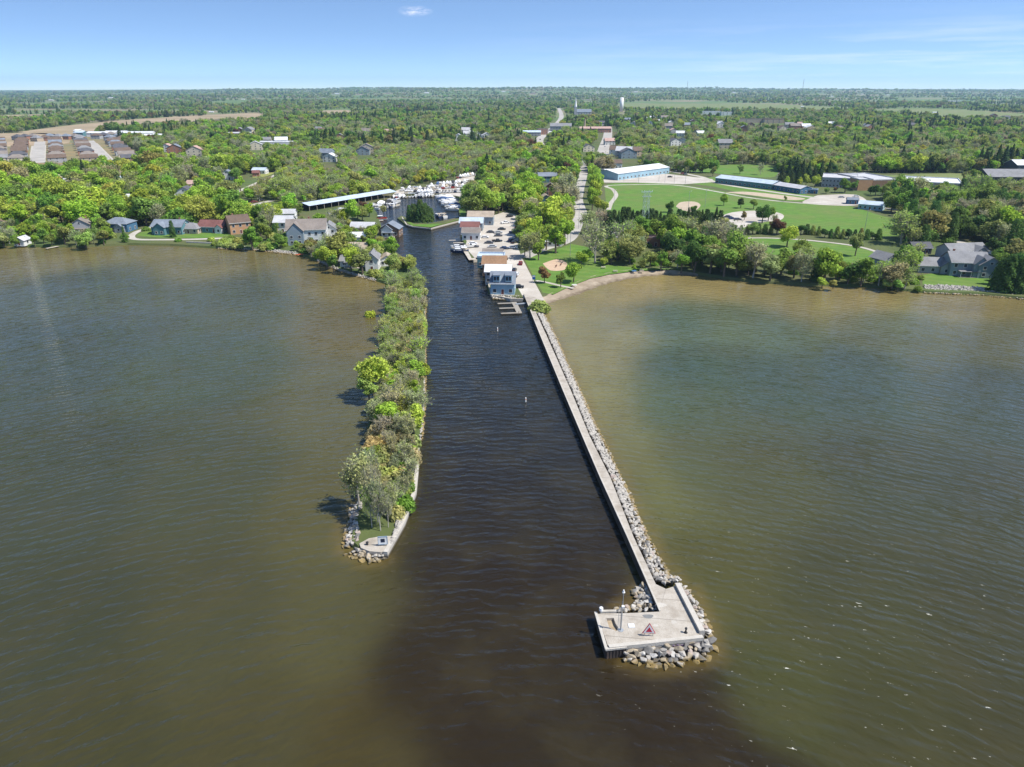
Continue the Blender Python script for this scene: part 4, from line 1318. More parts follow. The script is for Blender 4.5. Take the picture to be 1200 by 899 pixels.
# ---- west shore houses
house('tiny white boat shed at the water below big green trees', 'shed', 23, 288, 5, 6, 2.6, 1.6, 0, 'white', 'light grey', 'y', clear=25, nf=1, lm='tiny white boat shed', name='boat_shed')
house('white cottage corner at the far west edge of the shore', 'house', -2, 268, 9, 9, 3.2, 2.4, 10, 'white', 'brown', 'y', clear=25)
house('grey gabled house with a brown roof and sunlit white side', 'house', 95, 273, 10, 10, 4.6, 3.0, 15, 'grey', 'taupe', 'y', clear=40, chimney=(2, 2), lm='brown-roofed grey house', porch=True)
house('dark blue-grey hip-roofed house between shoreline trees', 'house', 136, 272, 14, 10, 4.8, 2.6, -4, 'deep blue', 'blue-grey', style='hip', clear=42, lm='blue-grey hip-roofed house', wing=(3, 5, 2, 3, 1.8, 'grey'))
house('long teal house with slate roof and projecting gable', 'house', 196, 275, 17, 11, 4.4, 2.8, -3, 'teal', 'blue-grey', clear=42, wing=(-3, 6, 2.5, 4.2, 2.3), chimney=(5, 1), lm='long teal shore house')
house('low tan garage wing with slate roof beside the teal house', 'garage', 221, 274, 11, 9, 3.0, 2.4, -6, 'tan', 'grey', style='hip', clear=40, name='garage')
house('teal bungalow with maroon roof and white sunlit end', 'house', 247, 273, 15, 10, 3.4, 2.8, -8, 'teal', 'red', clear=42, lm='maroon-roofed bungalow', wing=(5.5, 4, 1.4, 3.2, 1.6, 'white'))
house('two-storey orange brick house with chestnut roof', 'house', 283, 274, 11, 12, 6.2, 3.2, 32, 'orange brick', 'brown', 'x', clear=45, lm='orange brick house', garage=True, chimney=(-2, 1))
house('large white shore house with two front gables', 'house', 360, 286, 20, 13, 7.4, 4.2, 8, 'white', 'taupe', 'x', clear=36, lm='large white shore house', wing=(-5, 8, 3, 7.2, 4.0, 'blue-grey'), chimney=(1, 2), storeys=2)  # blue-grey wing wall paints the shade on the white front
house('white annex with grey roof beside the large white house', 'house', 386, 281, 8, 9, 5.6, 3.0, 8, 'white', 'grey', 'y', clear=30)
house('white two-storey house half hidden behind shore trees', 'house', 332, 273, 10, 10, 5.8, 2.8, 0, 'white', 'light grey', clear=25)
house('tall narrow white cottage with a grey roof near the breakwater root', 'house', 436, 318, 5.5, 10, 5.4, 2.6, 3, 'white', 'grey', 'y', clear=20, lm='narrow white cottage')
house('low white cottage with dark veranda near the lakeside trees', 'house', 414, 313, 12, 7, 2.9, 1.8, -3, 'white', 'grey', clear=14, porch=True)
house('pale cottage with a wide tan roof behind the tall shore tree', 'house', 411, 299, 15, 9, 3.0, 2.2, -4, 'cream', 'tan', clear=20)
house('pale green cottage with white end beside the basin', 'house', 424, 273, 13, 8, 3.0, 2.2, -5, 'pale green', 'light grey', clear=26, lm='pale green cottage')
house('small white bungalow with bright roof behind the white house', 'house', 420, 284, 9, 7, 2.8, 1.8, 4, 'white', 'white', clear=20)
house('white cottage by the channel mouth near the tall shore trees', 'house', 454, 312, 8, 7, 2.8, 2, 10, 'white', 'tan', 'y', clear=14)
# boathouse standing on the water in the basin
house('dark-timbered boathouse with a white gable standing in the basin', 'boathouse', 456, 277.5, 11, 9, 4.2, 3.0, -6, 'brown', 'blue-grey', 'y', clear=30, name='boathouse', z=0.35, porch=True, lm='basin boathouse', wing=(-1, 6, 1.2, 4, 2.3, 'white'))
# ---- houses inland on the west side
W2 = [('grey house with slate roof in the west wood', 190, 233, 13, 9, 4, 2.6, 'white', 'grey', 'x'), ('dark house with white arched gable in the west wood', 216, 233, 12, 10, 5, 3.2, 'white', 'dark grey', 'y'),
      ('small white house deep in the west wood', 165, 242, 8, 8, 5, 2.6, 'white', 'grey', 'y'), ('white shed roof showing between west wood trees', 155, 236, 9, 6, 3, 1.6, 'cream', 'white', 'x'),
      ('brown-roofed cabin behind the blue-grey hip-roofed house', 150, 250, 8, 7, 3, 2, 'brown', 'taupe', 'x'), ('cream house with yellowish roof high in the west wood', 133, 209, 11, 8, 4, 2.4, 'cream', 'tan', 'x'),
      ('blue-roofed garage beside the cream house in the wood', 140, 214, 8, 7, 3, 2, 'white', 'pale blue', 'x'), ('cream house among grey bare trees', 65, 215, 11, 9, 4, 2.4, 'cream', 'tan', 'y'),
      ('white house near the purple trees in the west wood', 73, 219, 8, 7, 4, 2.2, 'white', 'light grey', 'x'), ('long pink-roofed bungalow by the back lane', 240, 208, 17, 9, 3.2, 2.4, 'brick', 'pink', 'x'),
      ('pink-roofed brick house with white end near the lane', 233, 229, 15, 10, 4, 2.6, 'white', 'pink', 'x'), ('tan-roofed house behind the pink-roofed houses', 226, 221, 12, 9, 3.4, 2.4, 'tan', 'pink', 'x'),
      ('tall white house between two round green trees', 266, 211, 9, 9, 5.6, 2.6, 'white', 'blue-grey', 'y'), ('blue-roofed house at the bend of the back lane', 303, 204, 13, 8, 3.4, 2, 'white', 'pale blue', 'x'),
      ('red house at the bend of the back lane', 300, 207, 6, 6, 3.2, 2, 'brick', 'red', 'x'), ('low flat blue-grey building beside the marina lane', 309, 250, 13, 9, 3.4, 0.2, 'blue-grey', 'pale blue', 'f'),
      ('white building behind the orange brick house', 338, 258, 8, 7, 4, 2, 'white', 'light grey', 'x')]
for lb, uu, vv, a1, a2, a3, a4, wc, rc, ax in W2:
    house(lb, 'house', uu, vv, a1, a2, a3, a4, random.uniform(-12, 12), wc, rc, 'x' if ax == 'f' else ax, style='flat' if ax == 'f' else 'gable', clear=52, excl=1.0)
LANDMARKS += [('pink-roofed bungalows', *g2(236, 218)), ('dark arched-gable house', *g2(216, 230)), ('white house by the back lane', *g2(266, 210)), ('cream house in the wood', *g2(66, 214))]
# ---- quay: row of boathouses at the channel
QB = dict(cat='boathouse', name='boathouse')
def bh(label, u, v, w_, d_, hw, rh, wall, roof, axis='x', **k):
    k.setdefault('clear', 8)
    return house(label, 'boathouse', u, v, w_, d_, hw, rh, k.pop('rz', -3), wall, roof, axis, name='boathouse', group='boathouses along the channel quay', **k)
bh('light blue two-storey boathouse with two roof dormers, nearest the finger docks', 589, 345.5, 9.3, 9.5, 4.6, 3.4, 'light blue', 'blue-grey', dormers=2, lm='blue dormered boathouse', nf=3)
bh('white-roofed boathouse behind the blue dormered one', 583.5, 333, 10.4, 7.5, 5.2, 2.0, 'blue-grey', 'white', nf=4, storeys=2)
bh('orange-roofed boathouse third along the quay row', 579, 323, 10.0, 8.5, 5.0, 2.6, 'brown', 'orange-brown', nf=3)
bh('flat grey-teal roofed boathouse fourth along the quay row', 575, 313.5, 12.0, 9, 4.4, 0.3, 'teal', 'pale blue', style='flat', nf=4)
bh('low grey shed boathouse at the inner end of the quay row', 577, 304, 9, 5.5, 3.2, 1.2, 'grey', 'taupe', nf=2)
bh('white-fronted boathouse beside the two plank docks', 552, 281.5, 9.5, 7, 4.0, 1.8, 'white', 'taupe', nf=3, clear=14)
bh('maroon-roofed boathouse behind the white-fronted one', 550.5, 275, 10, 7, 4.2, 2.2, 'white', 'red', nf=3, lm='maroon-roofed boathouse')
bh('blue-grey roofed boathouse with long low front', 552, 270.5, 13, 9, 4.4, 2.2, 'blue-grey', 'pale blue', nf=4)
bh('tan-roofed boathouse with blue end, farthest up the channel', 563, 264, 15, 9, 5.0, 2.4, 'blue-grey', 'tan', nf=4, lm='tan-roofed boathouse')
# ---- houses east of the quay
E2 = [('teal-roofed two-storey house west of the main road', 642, 214, 16, 10, 5.2, 2.6, 'teal', 'blue-grey', 'x', 120), ('red-fronted gabled house with white trim', 645, 229, 9, 10, 5.8, 3.2, 'brick', 'taupe', 'y', 110),
      ('teal gabled cottage beside the red-fronted house', 640, 241, 10, 9, 4.0, 3.0, 'teal', 'tan', 'y', 110), ('dark flat-roofed carport under the lime trees', 645, 255, 14, 5, 2.8, 0.1, 'dark', 'light grey', 'f', 20),
      ('small white-topped hut in dense trees west of the road', 627, 209, 4, 4, 3, 1.2, 'white', 'white', 'x', 60), ('dark low-roofed building under trees near the town street', 596, 200, 14, 9, 3.4, 1.6, 'dark', 'dark grey', 'x', 50),
      ('small brick pump house with a pale roof behind the beach trees', 764, 289, 7.5, 6, 4.2, 0.25, 'brick', 'pink', 'f', 18),
      ('small white picnic shelter roof under the lime trees', 649, 289, 8, 5, 2.6, .9, 'white', 'white', 'x', 10)]
for lb, uu, vv, a1, a2, a3, a4, wc, rc, ax, cl in E2:
    house(lb, 'house' if 'house' in lb or 'cottage' in lb else 'building', uu, vv, a1, a2, a3, a4, random.uniform(-6, 6), wc, rc, 'x' if ax == 'f' else ax, style='flat' if ax == 'f' else 'gable', clear=cl,
          name='house' if 'house with' in lb or 'two-storey' in lb else 'building', excl=.8)
LANDMARKS += [('brick pump house', *g2(764, 287)), ('teal gabled cottage', *g2(640, 240)), ('teal-roofed two-storey house', *g2(642, 213)), ('play sand patch', *g2(652, 311)), ('beach', *g2(730, 325)),
              ('quay parking lot', *g2(598, 280)), ('lattice mast', *g2(755, 271)), ('ball field', *g2(806, 242)), ('main road bend', *g2(678, 258)), ('hedge path', *g2(940, 285)), ('boat basin', *g2(500, 245)), ('islet', *g2(495, 258))]
# ---- arena, park halls, school
house_span('long white-roofed arena hall with teal walls beside the gravel lot', 'arena', (724, 211.5), (784, 203), 25, 5.4, 2.6, wall='light blue', roof='white', axis='x', name='arena_hall', nf=14, ns=4, sides='fr', door=False, clear=40, lm='white-roofed arena', storeys=1)
house_span('low blue entrance block with white roof at the end of the arena', 'building', (700, 204), (716, 209.3), 14, 4.2, 1.8, wall='teal', roof='white', axis='y', name='entrance_block', nf=4, clear=25)
house('brown-roofed white hall behind the arena entrance', 'building', 716, 197.5, 22, 14, 5, 3, 0, 'white', 'brown', clear=30, name='hall')
house_span('long teal exhibition hall with a pale roof beside the park drive', 'hall', (838, 214.5), (904, 222.5), 15, 4.2, 2.0, wall='teal', roof='pale blue', name='exhibition_hall', nf=12, sides='fr', door=False, clear=30, lm='long teal hall')
house_span('shorter teal storage hall with a white roof past the long teal hall', 'hall', (906, 222.5), (937, 227.5), 12, 3.8, 1.8, wall='deep blue', roof='light grey', name='storage_hall', nf=6, sides='fr', door=False, clear=25)
house('small blue hut with flat roof beside the school lot', 'hut', 951, 227, 8, 5, 2.8, .1, -25, 'deep blue', 'pale blue', style='flat', clear=20, name='hut')
house_span('light blue field house with a bright roof at the park corner', 'field house', (1005, 245), (1033, 247.5), 9, 3.4, 1.8, wall='light blue', roof='pale blue', name='field_house', nf=5, clear=30, lm='light blue field house')
house('small dark blue shed beside the field house', 'shed', 999, 239.5, 7, 6, 3, 1.2, -15, 'deep blue', 'blue-grey', clear=24, name='shed')
house_span('grey flat-roofed school block with dark windows', 'school', (962, 219), (1004, 221), 34, 7.0, .3, wall='grey', roof='light grey', style='flat', name='school_block', nf=10, storeys=2, clear=30)
house_span('orange brick school hall with a tall plain front', 'school', (1004.5, 223.5), (1021, 223.5), 16, 8.2, .3, wall='orange brick', roof='light grey', style='flat', name='school_hall', nf=0, ns=0, door=False, clear=45, lm='brick school hall')
house_span('brown brick middle block of the school with pale roof', 'school', (1021.5, 223), (1056, 222), 46, 7.4, .3, wall='brown', roof='light grey', style='flat', name='school_block', nf=10, storeys=1, clear=40)
house_span('long white-roofed school wing reaching toward the east wood', 'school', (1057, 222.5), (1126, 226), 40, 6.2, .3, wall='tan', roof='white', style='flat', name='school_wing', nf=16, storeys=1, clear=40, lm='white-roofed school wing')
house('large grey-roofed barn at the east edge of the wood', 'barn', 1184, 217, 36, 26, 6.5, 5, -4, 'dark', 'grey', clear=60, name='barn', nf=6)
house('dark building with a bright white roof at the east edge', 'building', 1206, 204, 26, 20, 8, 4, 0, 'dark', 'white', clear=60, name='building', nf=5)
# ---- grey lakeside cottages on the east point
house('large grey two-storey lake house with gables and white balcony', 'house', 1134, 324, 15, 11, 6.0, 3.4, -8, 'blue-grey', 'grey', clear=70, wing=(3.5, 5.5, 2.2, 5.8, 2.8), chimney=(-5, 1), porch=True, lm='large grey lake house', storeys=2)
house('grey front-gabled block with dark windows closing the east end of the lake house', 'house', 1158, 326.5, 9, 12, 5.6, 3.2, -8, 'blue-grey', 'grey', 'y', clear=60, storeys=2)
house('long low grey wing joined to the lake house', 'house', 1098, 320.5, 16, 9, 3.4, 2.6, -8, 'grey', 'grey', clear=80, wing=(3, 4.5, 1.2, 3.3, 1.8))
house('grey garage house with white roof behind the lake house', 'garage', 1134, 304, 19, 10, 4.0, 2.6, 8, 'grey', 'grey', clear=26, wing=(5, 6, 2, 3.8, 2.2), name='garage')
house('small blue-grey gabled cabin beside the hedge path', 'cabin', 1044, 313, 8, 9, 3.2, 2.6, 20, 'blue-grey', 'grey', 'y', clear=24, name='cabin', lm='small gabled cabin')
house('dark shed with white door between cedars', 'shed', 1080, 298, 9, 7, 3.2, 2.0, 0, 'dark', 'dark grey', clear=20, name='shed')
house('grey cottage roof peeking out beside the gabled cabin', 'house', 1066, 309, 8, 7, 3.0, 2.2, -10, 'grey', 'grey', clear=16)
# ---- covered slips of the marina
q0, q1 = (362, 249.5), (463, 232)
a_, c_ = Vector(g2(*q0, 0)), Vector(g2(*q1, 0))
dv = c_ - a_
rzs = math.atan2(dv.y, dv.x); Ls = dv.length
mid = (a_ + c_) / 2
t = thing('covered_slips', 'long blue-grey metal roof over the marina boat slips', 'boat shelter', (mid.x, mid.y, 0), rzs)
b = MB(); roof_slabs(b, 0, 5.5, Ls, 13, 4.6, 1.3, 'x', .5, .16); b.build('roof', rmat('pale blue'), t)
b = MB()
for i in range(int(Ls / 6) + 1):
    for y in (-1, 12): b.box(-Ls / 2 + i * Ls / int(Ls / 6), y, -1, .2, .2, 5.5)
b.build('posts', M_wood, t)
MB().box(0, 12.2, 0.2, Ls, 2.0, .35).build('walkway', M_wood, t)
b = MB(); b.box(0, 12.9, .6, Ls - .4, .12, 4.0); b.build('back_wall', wmat('dark'), t)
EXCL.append([(mid.x + math.cos(rzs) * a - math.sin(rzs) * k, mid.y + math.sin(rzs) * a + math.cos(rzs) * k) for a, k in ((-Ls / 2 - 2, -3), (Ls / 2 + 2, -3), (Ls / 2 + 2, 16), (-Ls / 2 - 2, 16))])
SIGHT.append((mid.x, mid.y, Ls / 2, 8, 12))
for s in np.linspace(-.45, .45, 8):
    SIGHT.append((mid.x + math.cos(rzs) * Ls * s, mid.y + math.sin(rzs) * Ls * s, 7, 6, 62))
LANDMARKS += [('covered boat slips', mid.x, mid.y), ('marina storage yard', *g2(515, 221))]

# ================================================================== town
town = random.Random(5)
def th(label, u, v, w_, d_, hw, rh, wall, roof, axis='x', style='gable', cat='house', name='house', clear=130, group=None, nf=3, **k):
    return house(label, cat, u, v, w_, d_, hw, rh, k.pop('rz', town.uniform(-20, 20)), wall, roof, axis, style=style, name=name, clear=clear, group=group, nf=nf, ns=2, door=False, excl=3, sides='f', **k)
th('long low light blue-roofed shop on the town street', 622, 159.5, 34, 20, 6, 2.5, 'grey', 'pale blue', cat='shop', name='shop_building', rz=0, nf=6, lm=None)
th('big grey multi-gabled brick block on the main street', 657, 154, 40, 22, 9, 5, 'grey', 'grey', cat='building', name='town_block', rz=-5, nf=8, storeys=2)
th('brown brick storefront beside the main street', 636, 158, 18, 18, 9, .4, 'brick', 'taupe', style='flat', cat='shop', name='shop_building', rz=10, nf=5)
th('white-gabled storefront across the main street', 649, 152.5, 14, 16, 8, 4, 'white', 'dark grey', 'y', cat='shop', name='shop_building', rz=0)
th('white low shed below the grey town block', 652, 157, 26, 7, 3, 1, 'white', 'white', cat='shed', name='shed', rz=-3, nf=0)
th('long red-roofed mill building beside the tall chimney', 697, 155.5, 60, 16, 7, 3, 'brick', 'pink', cat='mill', name='mill_building', rz=0, nf=12)
th('dark-roofed house with white wall beside the side street', 703, 147.5, 22, 16, 6, 4, 'white', 'dark grey', rz=0)
for lb, uu, vv in (('white two-gabled villa west of town', 571, 163.5), ('white villa with pale roof west of town', 549, 161), ('cream house above the white villas', 545, 156.5), ('tan house beside the white villas', 560, 162.5), ('small white house at the edge of the villas', 537, 165)):
    th(lb, uu, vv, 16, 12, 6, 4, 'white' if 'white' in lb else 'cream', 'light grey' if 'white' in lb else 'tan', town.choice('xy'), clear=170)
LANDMARKS += [('white villas', *g2(556, 163))]
# church
p = g(676, 135)
t = thing('church', 'pale stone church with a tall white spire above the town trees', 'church', (p.x, p.y, 1))
b = MB(); gable(b, 22, 10, 44, 20, 0, 9, 8, 'x'); b.build('nave', wmat('grey'), t)
b = MB(); roof_slabs(b, 22, 10, 44, 20, 9, 8, 'x'); b.build('roof', rmat('blue-grey'), t)
b = MB(); b.box(-4, 4, 0, 8, 8, 24); b.build('tower', wmat('grey'), t)
b = MB(); b.tube((-4, 4, 24), (-4, 4, 50), 4.2, .2, 8); sp_ = b.build('spire', M_white, t)
MB().box(-4, 4, 50, .3, .3, 2.4).box(-4, 4, 51.2, 1.4, .28, .3).build('cross', M_white, sp_)
for i in range(5): opening(t, 'window', 'f', 6 + i * 8, 3, 1.8, 4.5, [M_glassdk, M_trim], 0.0)
SIGHT.append((p.x + 10, p.y, 34, 20, 300)); EXCL.append([(p.x - 14, p.y - 10), (p.x + 50, p.y - 10), (p.x + 50, p.y + 26), (p.x - 14, p.y + 26)])
LANDMARKS += [('church', p.x, p.y)]
# mill chimney
p = g(685, 155); hc = top_z(685, 155, 139.5, 1.0) - 1
t = thing('mill_chimney', 'tall thin tan mill chimney in the middle of town', 'chimney', (p.x, p.y, 1))
MB().tube((0, 0, 0), (0, 0, hc), 1.7, 1.1, 12).build('stack', wmat('tan'), t)
MB().tube((0, 0, hc), (0, 0, hc + .8), 1.4, 1.4, 12).build('rim', wmat('brick'), t)
SIGHT.append((p.x, p.y, 3, 2, 120))
# water tower: a plain white standpipe
p = g(728, 131); hw_ = top_z(728, 131, 114.6, 1.0) - 1
t = thing('water_tower', 'tall plain white cylindrical water tower above the town', 'water tower', (p.x, p.y, 1))
MB().tube((0, 0, 0), (0, 0, hw_), 6.4, 6.4, 24).build('tank', M_white, t, True)
MB().tube((0, 0, hw_), (0, 0, hw_ + 1.6), 6.5, 1.0, 24).build('cap', M_white, t)
b = MB()
for k in range(24):
    a0, a1 = 2 * PI * k / 24, 2 * PI * (k + 1) / 24
    b.tube((6.6 * math.cos(a0), 6.6 * math.sin(a0), hw_ + 1.1), (6.6 * math.cos(a1), 6.6 * math.sin(a1), hw_ + 1.1), .06, n=4)
    b.tube((6.6 * math.cos(a0), 6.6 * math.sin(a0), hw_), (6.6 * math.cos(a0), 6.6 * math.sin(a0), hw_ + 1.1), .05, n=4)
b.build('railing', M_galv, t)
MB().box(0, -6.55, 0, .7, .3, hw_).build('ladder', M_galv, t)
SIGHT.append((p.x, p.y, 12, 6, 520))
# white works beyond the town
for lb, uu, vv, ww in (('long white factory beyond the town houses', 833, 134.5, 62), ('white annex beside the long white factory', 852, 135.5, 34), ('long brown and tan apartment block on the town edge', 893, 144, 110), ('orange-roofed block beside the brown apartments', 906, 144.5, 40),
                       ('far white depot on the eastern plain', 1118, 120, 90)):
    th(lb, uu, vv, ww, 25, 9 if 'apart' not in lb else 8, .4, 'white' if 'white' in lb else 'tan', 'white' if 'white' in lb else ('orange-brown' if 'orange' in lb else 'taupe'), style='flat', cat='factory' if 'factory' in lb or 'annex' in lb else 'building',
       name='factory' if 'factory' in lb or 'annex' in lb else 'building', rz=-4, clear=400, nf=3)
LANDMARKS += [('white factory', *g2(833, 133)), ('brown apartment block', *g2(893, 143))]
# town houses showing between the trees
TH = [(765, 140), (772, 144), (779, 141), (787, 147), (782, 152), (790, 156), (797, 160), (806, 150), (812, 145), (816, 158), (822, 160), (800, 168), (792, 171), (722, 182), (730, 184), (737, 186), (748, 183),
      (735, 143), (742, 148), (757, 142), (762, 147), (845, 150), (850, 174), (845, 148), (872, 154), (925, 150), (932, 152), (938, 148), (945, 152), (951, 154), (918, 154), (880, 149), (975, 148), (985, 152), (1015, 150), (1020, 152), (1050, 148), (1070, 150),
      (1075, 144), (1130, 148), (1165, 138), (1180, 141), (425, 182), (430, 180), (380, 186), (386, 190), (312, 168), (330, 170), (290, 157), (372, 154), (378, 157), (436, 160), (428, 158), (398, 164), (455, 159), (280, 155), (205, 180), (195, 178), (228, 183), (300, 176), (715, 170), (690, 178)]
WC = ['white', 'white', 'cream', 'grey', 'tan', 'brick', 'white', 'blue-grey']
RC = ['grey', 'light grey', 'white', 'taupe', 'blue-grey', 'dark grey', 'pink', 'brown']
LMT = [(n_, x_, y_) for n_, x_, y_ in LANDMARKS if y_ > 560] + [('water tower', *g2(728, 131)), ('mill chimney', *g2(685, 155)), ('white-roofed arena', *g2(750, 204)), ('west subdivision', *g2(120, 172)), ('long teal hall', *g2(870, 216)), ('tan far field', *g2(260, 136))]
seen_ = {}
def rel_to(x, y, lms):
    best = min(lms, key=lambda l: (l[1] - x) ** 2 + (l[2] - y) ** 2)
    dx, dy = x - best[1], y - best[2]
    s = abs(dy) / max(1.0, y) * 6 if y > 900 else abs(dy)
    if abs(dx) * 0.9 > abs(dy): rl = 'right of' if dx > 0 else 'left of'
    else: rl = 'beyond' if dy > 0 else 'in front of'
    return best, rl
th_list = []
for uu, vv in TH:
    p = g(uu, vv)
    wc, rc, ax = town.choice(WC), town.choice(RC), town.choice('xy')
    sc_ = town.uniform(.85, 1.25)
    best, rl = rel_to(p.x, p.y, LMT)
    th_list.append((uu, vv, wc, rc, ax, sc_, best, rl))
grp = {}
for h_ in th_list: grp.setdefault((h_[2], h_[3], h_[6][0], h_[7]), []).append(h_)
for key, lst in grp.items():
    lst.sort(key=lambda h_: (g(h_[0], h_[1]).xy - Vector(h_[6][1:])).length)
    for k, (uu, vv, wc, rc, ax, sc_, best, rl) in enumerate(lst):
        o_n = '' if len(lst) == 1 else ('nearer ' if k == 0 else 'farther ' if k == 1 and len(lst) == 2 else ORD[k] + 'nearest ')
        th(f'{o_n}{wc} {rc}-roofed town house among trees, {rl} the {best[0]}', uu, vv, 15 * sc_, 11 * sc_, 5.6 * sc_, 3.6 * sc_, wc, rc, ax, group='town houses among the trees', clear=230)
# ---- west subdivision: five rows of new houses
SUB = [('the row at the west edge', (4, 189), (2, 167), 4.0), ('the row left of the wide pale street', (21, 189.5), (27, 166.5), 17), ('the row right of the wide pale street', (68, 189.5), (65, 166.5), 20),
       ('the row left of the slanting street', (106, 189.5), (94, 166.5), 21), ('the row right of the slanting street', (153, 189), (132, 166.5), 20)]
VV = [191, 186.5, 182.2, 179.2, 176.5, 174, 171.8, 169.8, 168]
subr = ['brown', 'taupe', 'dark grey', 'brown', 'blue-grey', 'taupe', 'grey', 'dark grey']
for ri, (ph, a, c, wpx) in enumerate(SUB):
    for k, vv in enumerate(VV):
        f = (191 - vv) / 24.5
        uu = a[0] + (c[0] - a[0]) * f
        rc = 'brown' if ri in (1, 2) and town.random() < .5 else town.choice(subr)
        wc = town.choice(['tan', 'brick', 'grey', 'cream', 'brown'])
        pw = wpx / proj(*g2(uu, vv), 1)[2] * 0
        wm = (11 if ri == 0 else 17) * town.uniform(.9, 1.05)
        p0_, p1_ = Vector(g2(a[0], a[1])), Vector(g2(c[0], c[1]))
        rz = math.degrees(math.atan2((p1_ - p0_).y, (p1_ - p0_).x)) - 90
        if k == 0: lb = f'{rc}-roofed new house at the lake end of {ph}'
        elif k == len(VV) - 1: lb = f'{rc}-roofed new house at the inland end of {ph}'
        else: lb = f'{rc}-roofed new house, {FIRST[k]} from the lake end of {ph}'
        th(lb, uu, vv, wm, 10.5, 5.4, 3.2, wc, rc, style='hip' if town.random() < .6 else 'gable', group='new houses in the west subdivision', rz=rz + town.uniform(-3, 3), nf=3, vis=False)
BK = [(18, 164.5), (27, 164), (36, 163.5), (40, 166), (52, 165.5), (58, 163.5), (66, 164), (76, 163.8), (85, 163.5), (92, 165), (112, 163), (120, 162), (126, 165), (130, 161), (137, 163), (142, 166), (128, 169), (148, 170)]
for k, (uu, vv) in enumerate(BK):
    rc = town.choice(['brown', 'dark grey', 'taupe', 'blue-grey', 'grey'])
    th(f'{rc}-roofed house in the back rank of the subdivision, {FIRST[k] if k < 16 else "second from the east end"}{" from the west" if k < 16 else ""}' if k < 17 else f'{rc}-roofed house at the east end of the subdivision back rank',
       uu, vv, 14, 11, 5.4, 3.4, town.choice(['tan', 'brick', 'grey', 'cream']), rc, style='hip', group='back rank of the subdivision', vis=False)
for lb, uu, vv, ww in (('long white warehouse behind the subdivision', 118, 160.5, 46), ('second white warehouse with a grey end', 136, 159.5, 40), ('pale long shed at the east end of the warehouses', 160, 160.3, 56), ('white low store between the warehouses', 175, 163.5, 40), ('teal barn behind the subdivision', 92, 160, 16), ('white farmhouse behind the subdivision', 90, 157.5, 10)):
    th(lb, uu, vv, ww, 18, 6, 2, 'teal' if 'teal' in lb else 'white', 'pale blue' if 'teal' in lb else 'white', cat='warehouse' if 'ware' in lb else 'building', name='warehouse' if 'ware' in lb else 'shed', clear=120, rz=0)
th('long flat white plaza roof left of the town trees', 323, 171.5, 60, 26, 5, .4, 'white', 'white', style='flat', cat='plaza', name='plaza_building', rz=0, nf=8, clear=70)
th('pink-walled long building with pale roof left of the plaza', 278, 160, 46, 20, 5, 1.5, 'brick', 'light grey', cat='building', name='building', rz=8, clear=170)
# ---- far sheds and silos on the plain
FAR = [(285, 117, 'white'), (130, 115, 'white'), (60, 118, 'pale'), (395, 110.5, 'white'), (420, 111, 'tan'), (455, 110, 'tan'), (500, 109.6, 'white'), (590, 108, 'white'), (625, 110, 'tan'), (700, 108.5, 'white'), (745, 108.5, 'pale'), (860, 109, 'white'),
       (975, 113.5, 'white'), (1040, 112, 'white'), (1010, 111, 'pale'), (1175, 118, 'white'), (940, 125.5, 'pale'), (560, 119.5, 'tan'), (170, 129, 'tan'), (248, 132, 'white'), (1095, 132.5, 'white'), (690, 118, 'tan')]
for k, (uu, vv, cc) in enumerate(FAR):
    yy = None
    # march along the ray until it meets the terrain
    d = g(uu, vv) if vv > 104.5 else None
    dirv = dirpx(uu, vv); tt = 2000.0
    while tt < 16000 and CAMZ + dirv.z * tt > land_z(dirv.x * tt, dirv.y * tt): tt += 20
    x, y = dirv.x * tt, dirv.y * tt
    zz_ = land_z(x, y) - .5
    best, rl = rel_to(x, y, LMT)
    u2, v2, _ = proj(x, y, zz_)
    cw = {'white': 'white', 'pale': 'pale green', 'tan': 'tan'}[cc]
    wm = 3.2 * y / FPX * town.uniform(.8, 1.6)
    azi = 'far west' if uu < 300 else 'western' if uu < 520 else 'central' if uu < 720 else 'eastern' if uu < 980 else 'far east'
    lb_ = f'{cc} farm shed, a tiny speck on the {azi} plain'
    t = thing('farm_shed', lb_, 'farm shed', (x, y, zz_), 0, f'{cc} farm sheds on the {azi} plain')
    b = MB(); gable(b, 0, 0, wm, wm * .5, 0, wm * .16, wm * .1, 'x'); b.build('walls', wmat(cw), t)
    b = MB(); roof_slabs(b, 0, 0, wm, wm * .5, wm * .16, wm * .1, 'x'); b.build('roof', rmat('white' if cc != 'tan' else 'taupe'), t)
    SIGHT.append((x, y, wm, wm * .3, y * .16))
# ---- radio masts on the skyline
for uu, vtop, lb in ((805, 95, 'shorter of two thin radio masts on the skyline'), (940, 92.5, 'taller of two thin radio masts on the skyline')):
    dirv = dirpx(uu, 108.5); y = 7600.0; x = dirv.x / dirv.y * y; z0 = land_z(x, y)
    lo, hi = z0, z0 + 400
    for _ in range(40):
        m_ = (lo + hi) / 2
        if proj(x, y, m_)[1] > vtop: lo = m_
        else: hi = m_
    H_ = lo - z0
    t = thing('radio_mast', lb, 'radio mast', (x, y, z0), 0, 'skyline radio masts')
    b = MB()
    for k in range(3):
        a0 = 2 * PI * k / 3
        b.tube((2 * math.cos(a0), 2 * math.sin(a0), 0), (1.2 * math.cos(a0), 1.2 * math.sin(a0), H_), .7, .5, 4)
    for i in range(int(H_ / 6)):
        for k in range(3):
            a0, a1 = 2 * PI * k / 3, 2 * PI * (k + 1) / 3
            b.tube((1.8 * math.cos(a0), 1.8 * math.sin(a0), i * 6), (1.8 * math.cos(a1), 1.8 * math.sin(a1), i * 6 + 6), .3, n=3)
    b.build('lattice', M_steel, t)
    MB().tube((0, 0, H_), (0, 0, H_ + 6), .4, .2, 5).build('antenna', M_white, t)
